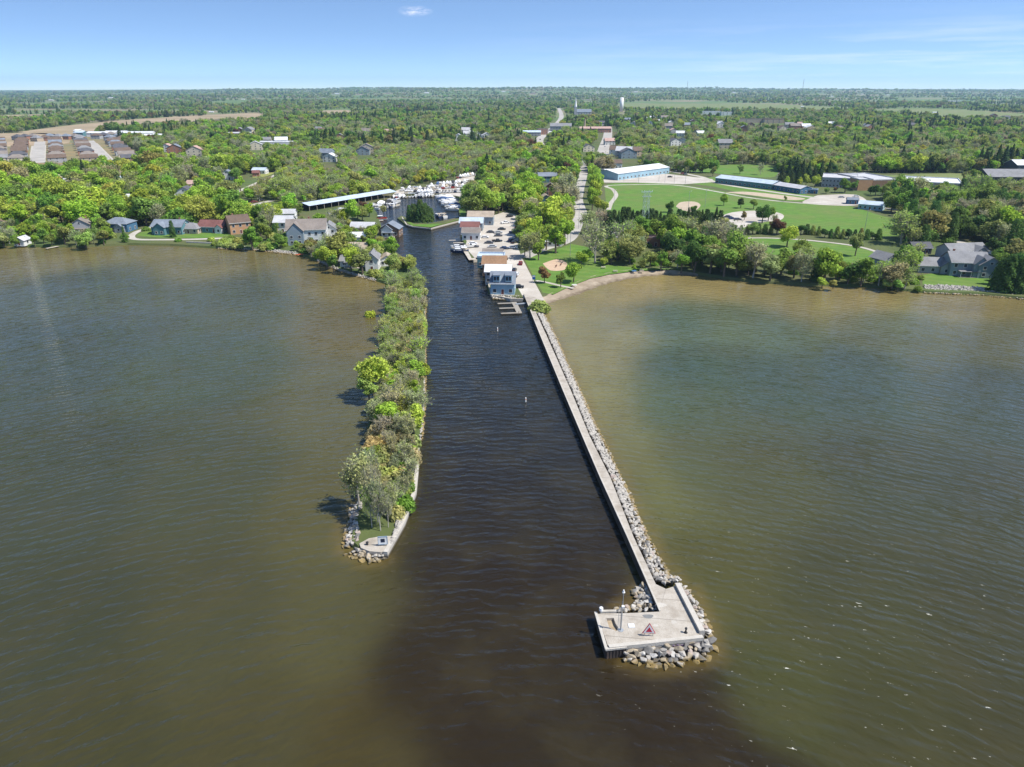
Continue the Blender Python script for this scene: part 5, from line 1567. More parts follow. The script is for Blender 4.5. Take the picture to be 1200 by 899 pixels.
# ================================================================== boats
def hull_mb(L, B, H, nst=7):
    b = MB()
    st = []
    for i in range(nst):
        s = i / (nst - 1)
        x = -L / 2 + L * s
        k = 1.0 if s < .5 else max(0.03, 1 - ((s - .5) / .5) ** 2.2)
        kb = k * (0.8 if s < .6 else 0.8 * (1 - (s - .6) / .4 * .8))
        sh = H * (1 + .25 * s * s)
        keel = 0.0 + (0.0 if s < .7 else (s - .7) / .3 * H * .55)
        st.append([(x, 0, -.35 + keel), (x, -B / 2 * kb, -.05 + keel * .8), (x, -B / 2 * k, sh), (x, -B / 2 * k * .86, sh), (x, -B / 2 * k * .86, sh - .12), (x, B / 2 * k * .86, sh - .12), (x, B / 2 * k * .86, sh), (x, B / 2 * k, sh), (x, B / 2 * kb, -.05 + keel * .8)])
    m_ = len(st[0])
    v = [p for s in st for p in s]
    for i in range(nst - 1):
        for k in range(m_):
            a, c = i * m_ + k, i * m_ + (k + 1) % m_
            b.hull(v, [(a, c, c + m_, a + m_)]) if False else b.f.append([a, c, c + m_, a + m_])
            if len(b.f) > len(b.m): b.m.append(0)
    b.v = v
    b.f.append(list(range(m_))); b.m.append(0)
    b.f.append(list(range(len(v) - m_, len(v)))[::-1]); b.m.append(0)
    return b
M_gel = surf('white_gelcoat', (.76, .76, .74), (.70, .70, .68), 1, .35)
M_hullt = surf('hull_tint', (.9, .9, .9), (.8, .8, .8), 1, .4, tint=True)
M_canvas = surf('canvas', (.9, .9, .9), (.75, .75, .75), 1, .8, tint=True)
M_seat = surf('boat_seat', (.45, .40, .32), (.38, .33, .27), 1, .7)
M_wrap = surf('shrink_wrap', (.80, .81, .82), (.72, .73, .74), 1.2, .4)

def mk_boat(kind):
    if kind == 'cabin_cruiser':
        t = thing(kind, '', 'boat', (0, 0, 0))
        hull_mb(8.6, 2.9, 1.15).build('hull', M_hullt, t)
        b = MB(); b.box(.9, 0, 1.0, 3.6, 2.1, .95, 0, 0, .72, .85); cb = b.build('cabin', M_gel, t)
        b = MB(); b.box(.95, 0, 1.40, 3.05, 2.02, .3, 0, 0, .93, .97); b.build('cabin_window', M_glassdk, cb)
        b = MB(); b.box(-2.1, 0, 2.3, 2.6, 2.2, .12); b.build('canopy', M_canvas, t)
        b = MB()
        for x in (-3.2, -1.0):
            for y in (-1, 1): b.tube((x, y, 1.1), (x, y, 2.3), .03, n=4)
        b.build('canopy_frame', M_galv, t)
        MB().box(-2.6, 0, 1.06, 1.6, 2.0, .4).build('seat', M_seat, t)
        b = MB()
        for y in (-1, 1): b.tube((1.0, y * 1.2, 1.9), (4.2, y * .12, 2.0), .03, n=4)
        b.build('bow_rail', M_galv, t)
    elif kind == 'runabout':
        t = thing(kind, '', 'boat', (0, 0, 0))
        hull_mb(6.2, 2.3, .85).build('hull', M_hullt, t)
        MB().box(1.5, 0, .78, 2.0, 1.7, .14, 0, 0, .7, .8).build('foredeck', M_gel, t)
        b = MB(); b.box(.4, 0, .85, .5, 1.8, .5, 0, 0, .3, .85); b.build('windscreen', M_glassdk, t)
        MB().box(-1.2, 0, .74, 1.5, 1.6, .3).build('seat', M_seat, t)
        MB().box(-3.2, 0, .3, .5, .45, 1.0, 0, 0, .8, .8).build('outboard_motor', M_black, t)
    elif kind == 'covered_boat':
        t = thing(kind, '', 'boat', (0, 0, 0))
        hull_mb(7.8, 2.7, 1.0).build('hull', M_hullt, t)
        b = MB()
        nst = 7; prof = []
        for i in range(nst):
            s = i / (nst - 1); x = -3.9 + 7.8 * s
            k = 1.0 if s < .5 else max(.03, 1 - ((s - .5) / .5) ** 2.2)
            h_ = .3 + 1.35 * math.sin(PI * (.14 + .74 * s)) * (1 if s < .75 else .75)
            y = 1.38 * k; z = 1.02 * (1 + .25 * s * s)
            prof.append([(x, -y, z - .12), (x, -y * .55, z + h_ * .75), (x, 0, z + h_), (x, y * .55, z + h_ * .75), (x, y, z - .12)])
        v = [p for s in prof for p in s]; b.v = v
        for i in range(nst - 1):
            for k in range(4):
                a = i * 5 + k; b.f.append([a, a + 1, a + 6, a + 5][::-1]); b.m.append(0)
        b.f.append([0, 1, 2, 3, 4]); b.m.append(0)
        b.build('cover', M_canvas, t)
    else:
        t = thing(kind, '', 'boat', (0, 0, 0))
        for y in (-.95, .95):
            MB().tube((-3.4, y, .1), (2.8, y, .1), .32, n=10).tube((2.8, y, .1), (3.6, y, .25), .32, .05, 10).build('float', M_galv, t)
        MB().box(0, 0, .42, 6.6, 2.5, .14).build('deck', M_seat, t)
        b = MB()
        for y in (-1.2, 1.2): b.box(0, y, .56, 6.2, .06, .65)
        for x in (-3.1, 3.1): b.box(x, 0, .56, .06, 2.34, .64)
        b.build('rail_panels', M_hullt, t)
        MB().box(-.9, 0, 2.3, 3.0, 2.4, .1).build('canopy', M_canvas, t)
        b = MB()
        for x in (-2.2, .4):
            for y in (-1.1, 1.1): b.tube((x, y, .6), (x, y, 2.3), .03, n=4)
        b.build('canopy_frame', M_galv, t)
        MB().box(-1.6, -.7, .56, 2.4, .7, .45).build('seat', M_seat, t)
    return t
BOATP = {k: mk_boat(k) for k in ('cabin_cruiser', 'runabout', 'covered_boat', 'pontoon_boat')}
HULLN = {'white': (.80, .80, .78), 'navy': (.03, .05, .11), 'red': (.40, .05, .04), 'cream': (.66, .60, .47)}
CANV = {'white': (.80, .80, .80), 'blue': (.07, .13, .26), 'black': (.04, .04, .045), 'tan': (.48, .40, .29)}
KW = {'cabin_cruiser': 'cabin cruiser', 'runabout': 'open runabout', 'covered_boat': 'covered boat', 'pontoon_boat': 'pontoon boat'}
brnd = random.Random(21)
boats_ = []
def boat_row(place, q0, q1, n_, heading, z, kinds, jit=.6, ends='near', land=False, dk=None):
    a, c = Vector(g2(*q0, z)), Vector(g2(*q1, z))
    for i in range(n_):
        s = (i + .5) / n_
        p = a.lerp(c, s)
        kd = brnd.choices(list(kinds), list(kinds.values()))[0]
        hc = brnd.choices(list(HULLN), (9, 1.2, .7, 1.5))[0]
        cc = brnd.choices(list(CANV), (10, 1.3, .8, 1.0))[0]
        boats_.append((kd, hc, cc, p.x + brnd.uniform(-jit, jit) * .4, p.y + brnd.uniform(-jit, jit), z, math.radians(heading + brnd.uniform(-5, 5)), brnd.uniform(.92, 1.15), place, i, n_))
K1 = {'cabin_cruiser': 4, 'runabout': 2, 'covered_boat': 4}
K2 = {'cabin_cruiser': 2, 'runabout': 2, 'covered_boat': 5}
boat_row('the floats by the covered slips, front line', (444, 244.5), (466, 241.5), 7, 70, .12, {'cabin_cruiser': 3, 'runabout': 2, 'pontoon_boat': 1})
boat_row('the floats by the covered slips, back line', (438, 240.8), (466, 237.6), 9, -110, .12, K1)
boat_row('the north edge of the basin', (459, 232.2), (516, 230), 15, -88, .12, K1)
boat_row('the east floats of the basin, inner line', (517, 232.5), (530, 247.5), 12, 178, .12, K1, jit=.3)
boat_row('the east floats of the basin, outer line', (525, 231.5), (535.5, 246), 12, 2, .12, K1, jit=.3)
boat_row('the front land rank of the marina yard', (474, 226.6), (546, 224), 20, 92, 1.7, K2, land=True)
boat_row('the second land rank of the marina yard', (470, 222.8), (548, 218.4), 20, 88, 1.7, K2, land=True)
boat_row('the third land rank of the marina yard', (500, 218.4), (550, 213.2), 14, 92, 1.7, K2, land=True)
boat_row('the back land rank of the marina yard', (535, 208.6), (563, 203.6), 10, 88, 1.7, K2, land=True)
boat_row('the covered slips, under the roof edge', (385, 251), (462, 237), 12, 60, .12, {'cabin_cruiser': 2, 'runabout': 2})
boat_row('the islet float', (511, 254.5), (521, 254.5), 2, 120, .12, {'cabin_cruiser': 1, 'runabout': .4})
boat_row('the quay plank dock', (537, 290.3), (539, 297), 3, 178, .12, {'cabin_cruiser': 1}, jit=.1)
boat_row('the plank dock head, hauled out on the quay', (549, 288.5), (553, 289.6), 1, 20, 1.6, {'runabout': 1})
boat_row('the west bank of the basin', (447, 256.8), (448, 257.4), 1, 10, .12, {'pontoon_boat': 1})
bg_ = {}
for q in boats_: bg_.setdefault((q[0], q[1], q[2], q[8]), []).append(q)
for (kd, hc, cc, place), lst in bg_.items():
    for k, q in enumerate(lst):
        if kd == 'covered_boat': ds = f'{hc}-hulled boat under {cc} cover' if hc != 'white' else f'boat under {cc} cover'
        elif kd == 'runabout': ds = f'{hc} {KW[kd]}'
        else: ds = f'{hc} {KW[kd]}, {cc} canopy'
        pre = '' if len(lst) == 1 else FIRST[min(k, 15)] + ' '
        o = dup(BOATP[kd], (q[3], q[4], q[5]), q[6], (pre + ds + ' at ' if not ('rank' in place) else pre + ds + ' in ') + place, 'boats at ' + place.split(',')[0], q[7])
        for ch in o.children:
            ch.color = (*(CANV[cc] if ch.name.split('.')[0] in ('canopy', 'cover') else HULLN[hc]), 1)
        if q[5] > 1:
            b_ = o.children[0]
# runabouts share labels across canopy colours: make the counts run over the whole place
cnt_ = {}
for o in list(C.objects):
    if o.get('category') == 'boat' and o.get('label'): cnt_.setdefault(o['label'], []).append(o)
for lb, lst in cnt_.items():
    if len(lst) > 1:
        for k, o in enumerate(lst):
            o['label'] = f'{FIRST[k]} ' + lb.replace('first ', '').replace('second ', '').replace('third ', '')
for o in BOATP.values(): remove_tree(o)
for q in ((392, 251), (450, 258), (440, 300)): pass

# ================================================================== cars
M_carp = surf('car_paint', (1, 1, 1), (.92, .92, .92), 1, .3, tint=True)
M_tyre = surf('tyre_rubber', (.02, .02, .02), (.03, .03, .03), 2, .8)
def mk_car(kind):
    L, Wd = (4.6, 1.8) if kind == 'parked_car' else (5.4, 2.0)
    t = thing(kind, '', 'car' if kind == 'parked_car' else 'pickup truck', (0, 0, 0))
    b = MB()
    b.box(0, 0, .32, L, Wd, .48, 0, 0, .985, .96)
    if kind == 'parked_car':
        b.box(-.15, 0, .803, 2.9, Wd * .94, .58, 0, 0, .66, .82)
    else:
        b.box(.35, 0, .803, 1.9, Wd * .94, .75, 0, 0, .74, .85)
        for y in (-1, 1): b.box(-1.7, y * Wd * .44, .803, 1.9, .1, .28)
        b.box(-2.62, 0, .803, .1, Wd * .9, .28)
    b.build('body', M_carp, t)
    b = MB()
    if kind == 'parked_car':
        b.box(-.15, 0, .86, 2.72, Wd * .95, .40, 0, 0, .72, .865)
        b.box(-.15, 0, .87, 2.92, Wd * .80, .36, 0, 0, .74, .80)
    else:
        b.box(.35, 0, .88, 1.72, Wd * .95, .48, 0, 0, .82, .90); b.box(.35, 0, .88, 1.92, Wd * .8, .48, 0, 0, .80, .85)
    b.build('windows', M_glassdk, t)
    for x in (-L * .30, L * .30):
        for y in (-1, 1):
            wh = MB().tube((x, y * (Wd / 2 - .17), .33), (x, y * (Wd / 2 + .02), .33), .33, n=12).build('wheel', M_tyre, t)
            MB().tube((x, y * (Wd / 2 + .021), .33), (x, y * (Wd / 2 + .035), .33), .19, n=10).build('rim', M_galv, wh)
    for y in (-.62, .62):
        MB().box(L / 2, y, .55, .06, .34, .16).build('headlight', M_white, t)
        MB().box(-L / 2, y, .58, .06, .3, .14).build('tail_light', M_redp, t)
    return t
CARP = {k: mk_car(k) for k in ('parked_car', 'pickup_truck')}
CARC = {'white': (.75, .75, .75), 'black': (.02, .02, .023), 'dark grey': (.09, .09, .1), 'silver': (.45, .46, .47), 'dark blue': (.03, .05, .12), 'dark red': (.2, .025, .025)}
CARS = [(588, 269.5, 'black', 0, 'parked_car', 'upper middle of the quay lot'), (584, 273.5, 'silver', 10, 'parked_car', 'centre of the quay lot, behind another'), (584, 277, 'dark grey', 5, 'parked_car', 'centre of the quay lot'),
        (568, 279, 'white', 0, 'parked_car', 'west side of the quay lot, alone'), (582.5, 283.5, 'black', 15, 'pickup_truck', 'south of the centre cars in the quay lot'), (573, 285.5, 'dark grey', -5, 'parked_car', 'west end of the south row in the quay lot'),
        (602, 273.5, 'dark blue', 0, 'pickup_truck', 'under the trees at the east edge of the quay lot'), (598.5, 283, 'dark blue', 60, 'parked_car', 'east edge of the quay lot, in a pair'), (602.5, 285, 'black', 60, 'parked_car', 'east edge of the quay lot, nearer the trees'),
        (601, 291.3, 'white', 5, 'parked_car', 'south-east corner of the quay lot'), (554, 286.5, 'white', 15, 'parked_car', 'beside the plank dock'), (556, 290, 'dark grey', 10, 'parked_car', 'beside the plank dock, nearer the water'),
        (605.2, 323, 'white', 80, 'parked_car', 'in the lane beside the white-roofed boathouse'), (602.5, 318, 'black', 80, 'parked_car', 'in the lane behind a white car'), (607.3, 337.5, 'black', 0, 'parked_car', 'beside the blue dormered boathouse'),
        (597, 254.5, 'black', 20, 'parked_car', 'at the top of the quay lane under trees'), (717, 275, 'white', 90, 'pickup_truck', 'in the cottage lot behind the beach trees'), (722, 276, 'dark grey', 85, 'parked_car', 'in the cottage lot beside the white pickup'),
        (785, 208, 'black', 10, 'parked_car', 'alone in the arena gravel lot'), (803, 205, 'dark grey', 30, 'parked_car', 'at the rear of the arena lot'), (800, 204.2, 'dark red', 30, 'parked_car', 'at the rear of the arena lot, beside a grey one'),
        (853, 255, 'black', 0, 'parked_car', 'in the park lot near the ball field'), (857, 257, 'dark blue', 15, 'parked_car', 'in the park lot, nearer the round trees'), (849, 258.5, 'silver', 0, 'parked_car', 'at the west end of the park lot'), (864, 258, 'dark grey', 10, 'parked_car', 'at the south edge of the park lot'),
        (298, 237.5, 'dark red', 30, 'parked_car', 'on the marina lane'), (306, 235.5, 'black', 30, 'pickup_truck', 'on the marina lane beyond a red car'), (236, 230.5, 'black', 0, 'parked_car', 'on the back lane by the pink-roofed house'), (300, 201.5, 'white', 0, 'parked_car', 'at the bend of the back lane'),
        (306, 201, 'silver', 0, 'parked_car', 'at the bend of the back lane, right of a white one'), (1003, 231, 'white', 0, 'parked_car', 'in the school lot'), (986, 232, 'silver', 0, 'parked_car', 'in the school lot, left of a white one'),
        (1098, 311, 'white', 60, 'parked_car', 'beside the dark shed between cedars'), (1148, 291.5, 'silver', 20, 'parked_car', 'on the lake house drive')]
CARS += [(605.5, 262, 'silver', 70, 'parked_car', 'north-east edge of the quay lot, under the trees'), (606, 267, 'dark red', 70, 'parked_car', 'north-east edge of the quay lot, second under the trees'), (604, 278.5, 'white', 65, 'parked_car', 'east edge of the quay lot, between dark vehicles'),
         (577, 290, 'silver', 5, 'parked_car', 'in the quay lot just behind the boathouse row'), (591, 292, 'dark blue', 0, 'parked_car', 'in the quay lot close behind the boathouse row'), (592, 262, 'white', 30, 'pickup_truck', 'at the north end of the quay lot'), (575, 273, 'dark grey', 0, 'parked_car', 'beside the maroon-roofed boathouse'),
         (610, 310, 'dark red', 85, 'parked_car', 'in the lane beside the orange-roofed boathouse')]
CARS += [(634, 168, 'white', 80, 'parked_car', 'lower end of the town main street'), (634.5, 174, 'silver', 80, 'parked_car', 'foot of the town main street'), (633, 164, 'dark grey', 80, 'parked_car', 'bend of the town main street'), (647, 150, 'white', 60, 'parked_car', 'upper stretch of the town main street'),
         (709, 172, 'white', 85, 'parked_car', 'middle of the side street'), (711, 163, 'silver', 85, 'parked_car', 'upper end of the side street'), (706.5, 180, 'dark red', 85, 'parked_car', 'lower end of the side street')]
for (uu, vv, cc, hd, kd, where) in CARS:
    p = g(uu, vv)
    dup(CARP[kd], (p.x, p.y, 1.06 if vv > 200 else 1.12), math.radians(hd), f'{cc} {"pickup" if kd == "pickup_truck" else "car"} parked at the {where}' if where[:2] not in ('in', 'on', 'at', 'un', 'be', 'al') else f'{cc} {"pickup" if kd == "pickup_truck" else "car"} {where}',
        'parked vehicles', 1.0, CARC[cc])
for o in CARP.values(): remove_tree(o)

# ================================================================== poles, lattice mast, park furniture
M_lat = surf('pale_green_steel', (.38, .47, .45), (.30, .39, .37), 1, .6)
p = g(755, 272); H_ = top_z(755, 272, 224, 1.0) - 1
t = thing('lattice_mast', 'pale green square lattice mast rising behind the beach trees', 'lattice mast', (p.x, p.y, 1), math.radians(12))
b = MB(); wv = 1.55
for sx in (-1, 1):
    for sy in (-1, 1): b.tube((sx * wv, sy * wv, 0), (sx * wv * .8, sy * wv * .8, H_), .10, .08, 5)
b.build('legs', M_lat, t)
b = MB(); nseg = int(H_ / 2.6)
for i in range(nseg):
    z0_, z1_ = i * H_ / nseg, (i + 1) * H_ / nseg
    k0, k1 = wv * (1 - .2 * z0_ / H_), wv * (1 - .2 * z1_ / H_)
    cs0 = [(-k0, -k0), (k0, -k0), (k0, k0), (-k0, k0)]; cs1 = [(-k1, -k1), (k1, -k1), (k1, k1), (-k1, k1)]
    for k in range(4):
        a, c = cs0[k], cs0[(k + 1) % 4]; a1, c1 = cs1[k], cs1[(k + 1) % 4]
        b.tube((*a, z0_), (*c1, z1_), .05, n=4); b.tube((*c, z0_), (*a1, z1_), .05, n=4); b.tube((*a1, z1_), (*c1, z1_), .05, n=4)
b.build('lattice', M_lat, t)
MB().box(0, 0, H_ - .6, 6.5, .3, .3).box(0, 0, H_ - 3, 5.2, .3, .3).build('cross_arm', M_lat, t)
b = MB()
for x in (-3, -1.5, 1.5, 3): b.tube((x, 0, H_ - .3), (x, 0, H_ + .5), .09, n=6)
b.build('insulators', M_white, t)
POLES = [(719, 247, 222, 'beside the park path bend'), (779, 214, 199, 'left in the arena lot'), (790, 215, 200, 'in the middle of the arena lot'), (803, 215.5, 200, 'right in the arena lot'), (772, 213, 201, 'at the arena wall corner'),
         (806, 250, 224, 'behind the sand infield'), (826, 243, 222, 'right of the sand infield'), (909, 219, 203, 'between the teal halls'), (748, 214, 203, 'below the arena middle'), (731, 213, 202, 'below the arena west end'),
         (665, 284, 266, 'at the lower end of the main road'), (678, 268, 240, 'at the main road bend'), (668, 300, 272, 'on the lawn by the round trees'), (1012, 276, 246, 'at the end of the park lawn')]
for k, (uu, vv, vt, where) in enumerate(POLES):
    p = g(uu, vv); H_ = top_z(uu, vv, vt, 1.0) - 1
    t = thing('light_pole', f'thin grey light pole standing {where}', 'light pole', (p.x, p.y, 1), 0, 'light poles')
    MB().tube((0, 0, 0), (0, 0, H_), .13, .08, 7).build('pole', M_galv, t)
    b = MB(); b.tube((0, 0, H_ - .1), (.9, 0, H_), .05, n=5); b.build('arm', M_galv, t)
    MB().box(1.1, 0, H_ - .06, .6, .25, .14).build('lamp_head', M_white, t)
def picnic(uu, vv, lb, rz=0, m_=None):
    t = gth('picnic_table', lb, 'picnic table', uu, vv, 1.03, math.radians(rz), 'picnic tables by the beach')
    MB().box(0, 0, .72, 1.9, .8, .06).build('tabletop', m_ or M_wood, t)
    for y in (-.72, .72): MB().box(0, y, .43, 1.9, .28, .05).build('bench', m_ or M_wood, t)
    for x in (-.65, .65):
        b = MB(); b.tube((x, -.75, 0), (x, .25, .72), .05, n=4); b.tube((x, .75, 0), (x, -.25, .72), .05, n=4); b.box(x, 0, .38, .08, 1.5, .05); b.build('trestle', M_wood, t)
picnic(707, 314.5, 'pale picnic table on the beach lawn, inland of its twin'); picnic(721, 318.8, 'pale picnic table on the beach lawn, nearest the sand'); picnic(752, 318.6, 'pale picnic table at the back of the beach')
picnic(743, 319, 'blue picnic table at the back of the beach', 10, surf('blue_plank', (.05, .16, .38), (.06, .2, .42), 1))
picnic(673, 335.5, 'white picnic table where the lawn path meets the beach', 20, M_white)
t = gth('notice_board', 'tall blue and white notice board at the head of the pier lane', 'sign', 625.5, 330, 1.05, math.radians(-10))
MB().box(0, 0, .9, 1.3, .1, 1.7).build('panel', surf('sign_blue', (.03, .14, .42), (.04, .17, .46), 1), t)
MB().box(0, -.06, 1.9, 1.15, .02, .55).build('white_strip', M_white, t)
for x in (-.6, .6): MB().tube((x, .07, 0), (x, .07, 2.5), .06, n=6).build('post', M_galv, t)
for (uu, vv, lb) in ((651.5, 313.5, 'left of two dark play posts on the sand patch'), (657, 311.5, 'right of two dark play posts on the sand patch')):
    t = gth('spring_rider', lb, 'play equipment', uu, vv, 1.04, 0.5, 'play posts on the sand patch')
    MB().tube((0, 0, 0), (0, 0, .55), .12, n=8).build('spring', M_black, t)
    MB().box(0, 0, .5, .9, .3, .5, 0, 0, .7, .8).box(.4, 0, .9, .25, .25, .4).build('seat', M_door, t)
t = gth('backstop', 'curved chain-link backstop behind the sand infield', 'backstop', 803, 249.5, 1.0)
for k in range(7):
    a = math.radians(200 + k * 23); MB().tube((8 * math.cos(a), 8 * math.sin(a) + 4, 0), (8 * math.cos(a), 8 * math.sin(a) + 4, 4), .06, n=5).build('post', M_galv, t)
b = MB()
for k in range(6):
    a0, a1 = math.radians(200 + k * 23), math.radians(223 + k * 23)
    for z in (.2, 1.1, 2, 3, 3.9): b.tube((8 * math.cos(a0), 8 * math.sin(a0) + 4, z), (8 * math.cos(a1), 8 * math.sin(a1) + 4, z), .03, n=3)
b.build('mesh_wires', M_galv, t)
t = gth('overturned_canoe', 'orange-red canoe lying on the west shore below the white house', 'canoe', 352, 298.6, .7, math.radians(10))
M_or = surf('orange_hull', (.42, .09, .03), (.48, .12, .04), 1, .4)
b = MB(); nst = 9; b.v = []
for i in range(nst):
    s = i / (nst - 1); k = math.sin(PI * max(.03, min(.97, s))) ** .6; x = -2.4 + 4.8 * s
    for j in range(7):
        a = PI * j / 6; b.v.append((x, .45 * k * math.cos(a), .45 * (0.35 + .65 * k) * math.sin(a)))
for i in range(nst - 1):
    for j in range(6): a = i * 7 + j; b.f.append([a, a + 1, a + 8, a + 7]); b.m.append(0)
b.build('hull', M_or, t); MB().box(0, 0, .44, 4.4, .06, .05).build('keel', M_wood, t)
# low walls along the west shore road and islet edge
wl_ = wall_strip('shore_wall', gp([(218, 284.5), (240, 285.5), (272, 287)], 1), .5, .2, 1.7, M_concl, 1)
tag(wl_, 'low pale concrete wall below the orange brick house', 'wall')
wl_ = wall_strip('islet_wall', gp([(470.5, 254.5), (476, 263.5), (484, 265.8), (505, 268), (541, 258.6)], 1), .6, -.5, 1.15, M_concl, 1)
tag(wl_, 'pale kerb-like wall edging the grassy islet', 'wall')
wl_ = wall_strip('quay_wall', gp([(555, 305.2), (566, 303), (574.5, 345.5), (598, 350.2), (613, 350.6)], 1), .5, -1, 1.12, M_wood, 1)
tag(wl_, 'timber quay wall under the boathouse row', 'wall')
# ================================================================== trees
def foliage(name, trans=0.45, inst=False):
    m, nt = new_mat(name)
    o_ = nd(nt, 'ShaderNodeOutputMaterial')
    if inst:
        a = nd(nt, 'ShaderNodeAttribute'); a.attribute_type = 'INSTANCER'; a.attribute_name = 'tint'; base = a.outputs['Color']
    else:
        base = nd(nt, 'ShaderNodeObjectInfo').outputs['Color']
    ge = nd(nt, 'ShaderNodeNewGeometry')
    r = nd(nt, 'ShaderNodeMapRange'); r.inputs[3].default_value = 0.62; r.inputs[4].default_value = 1.38
    nt.links.new(ge.outputs['Random Per Island'], r.inputs[0])
    c = mixc(nt, 1.0, base, r.outputs[0], 'MULTIPLY')
    pn = noise(nt, ge.outputs['Position'], 0.22, 2, .5, .35, .65)
    r2 = nd(nt, 'ShaderNodeMapRange'); r2.inputs[3].default_value = 0.82; r2.inputs[4].default_value = 1.18
    nt.links.new(pn, r2.inputs[0])
    c = mixc(nt, 1.0, c, r2.outputs[0], 'MULTIPLY')
    d = nd(nt, 'ShaderNodeBsdfDiffuse'); t_ = nd(nt, 'ShaderNodeBsdfTranslucent'); mx = nd(nt, 'ShaderNodeMixShader')
    nt.links.new(c, d.inputs[0]); nt.links.new(c, t_.inputs[0])
    mx.inputs[0].default_value = trans
    nt.links.new(d.outputs[0], mx.inputs[1]); nt.links.new(t_.outputs[0], mx.inputs[2]); nt.links.new(mx.outputs[0], o_.inputs[0])
    return m
M_leaf, M_leafi = foliage('leaf'), foliage('leaf_wood', inst=True)
M_bark = surf('bark', (.16, .125, .09), (.10, .08, .06), 2.0, .95)
M_barkp = surf('pale_bark', (.42, .39, .34), (.32, .29, .25), 2.0, .95)
M_twig = surf('twig_grey', (.40, .38, .30), (.31, .295, .23), .8, .95)

rng = np.random.default_rng(3)
def quads(cen, nor, size, asp=1.0, up=None):
    """leaf quads: centres, normals, half sizes -> verts, faces"""
    n_ = len(cen)
    nor = nor / np.maximum(1e-6, np.linalg.norm(nor, axis=1))[:, None]
    rv = rng.normal(size=(n_, 3)) if up is None else up
    a = np.cross(nor, rv); a /= np.maximum(1e-6, np.linalg.norm(a, axis=1))[:, None]
    b = np.cross(nor, a)
    s = (size if np.ndim(size) else np.full(n_, size))[:, None]
    a = a * s; b = b * s * asp
    v = np.stack([cen - a - b * .6, cen + a * .5 - b, cen + a + b * .6, cen - a * .5 + b], 1).reshape(-1, 3)
    return v, np.arange(n_ * 4).reshape(-1, 4)
def strips(p0, p1, w_):
    n_ = len(p0)
    d = p1 - p0
    s = np.cross(d, rng.normal(size=(n_, 3))); s /= np.maximum(1e-6, np.linalg.norm(s, axis=1))[:, None]
    v = np.stack([p0 - s * w_, p0 + s * w_, p1 + s * w_ * .3, p1 - s * w_ * .3], 1).reshape(-1, 3)
    return v, np.arange(n_ * 4).reshape(-1, 4)
def sph(n_):
    d = rng.normal(size=(n_, 3)); return d / np.linalg.norm(d, axis=1)[:, None]
def trunk_mb(h, r0, limbs, crown_z, seed, R=3.0):
    rnd = random.Random(seed); b = MB()
    bend = Vector((rnd.uniform(-.3, .3), rnd.uniform(-.3, .3), 0))
    pts = [Vector((0, 0, -.3)), Vector((0, 0, h * .15)) + bend * .3, Vector((0, 0, h * .4)) + bend, Vector((0, 0, h * .68)) + bend * .6, Vector((0, 0, h * .9))]
    rr = [r0 * 1.25, r0, r0 * .72, r0 * .42, r0 * .12]
    for i in range(4): b.tube(pts[i], pts[i + 1], rr[i], rr[i + 1], 7, caps=False)
    for k in range(limbs):
        a = 2 * PI * k / limbs + rnd.uniform(-.4, .4); z0 = h * rnd.uniform(.22, .6)
        s = Vector((0, 0, z0)) + bend * .6
        m_ = s + Vector((math.cos(a) * R * .4, math.sin(a) * R * .4, h * .12)); e = s + Vector((math.cos(a) * R * .85, math.sin(a) * R * .85, h * rnd.uniform(.15, .32)))
        b.tube(s, m_, r0 * .42, r0 * .28, 5, caps=False); b.tube(m_, e, r0 * .28, r0 * .06, 5, caps=False)
    return b
def broad(seed, nl=2400, R=4.0, z0=2.2, H=10.0, lobes=15, leaf=.27, gap=.25):
    global rng
    rng = np.random.default_rng(seed)
    C_, Rd = [], []
    for k in range(lobes):
        d = sph(1)[0]; d[2] = d[2] * .9 + .12
        f = rng.uniform(.45, .78)
        cz = z0 + (H - z0) * .5
        C_.append([d[0] * R * f, d[1] * R * f, cz + d[2] * (H - z0) * .5 * f]); Rd.append(rng.uniform(.26, .44) * R)
    C_.append([0, 0, z0 + (H - z0) * .55]); Rd.append(R * .55)
    C_, Rd = np.array(C_), np.array(Rd)
    w_ = Rd ** 2 / (Rd ** 2).sum()
    k = rng.choice(len(C_), nl, p=w_)
    d = sph(nl)
    d[:, 2] += .12
    rad = Rd[k] * (1 - rng.random(nl) ** 2 * .55) * (1 + .18 * rng.normal(size=nl) * .5)
    cen = C_[k] + d * rad[:, None] * np.array([1, 1, .85])
    cen[:, 2] = np.maximum(cen[:, 2], z0 * .55)
    nor = d + rng.normal(size=(nl, 3)) * .55
    return quads(cen, nor, leaf * rng.uniform(.6, 1.35, nl), .8)
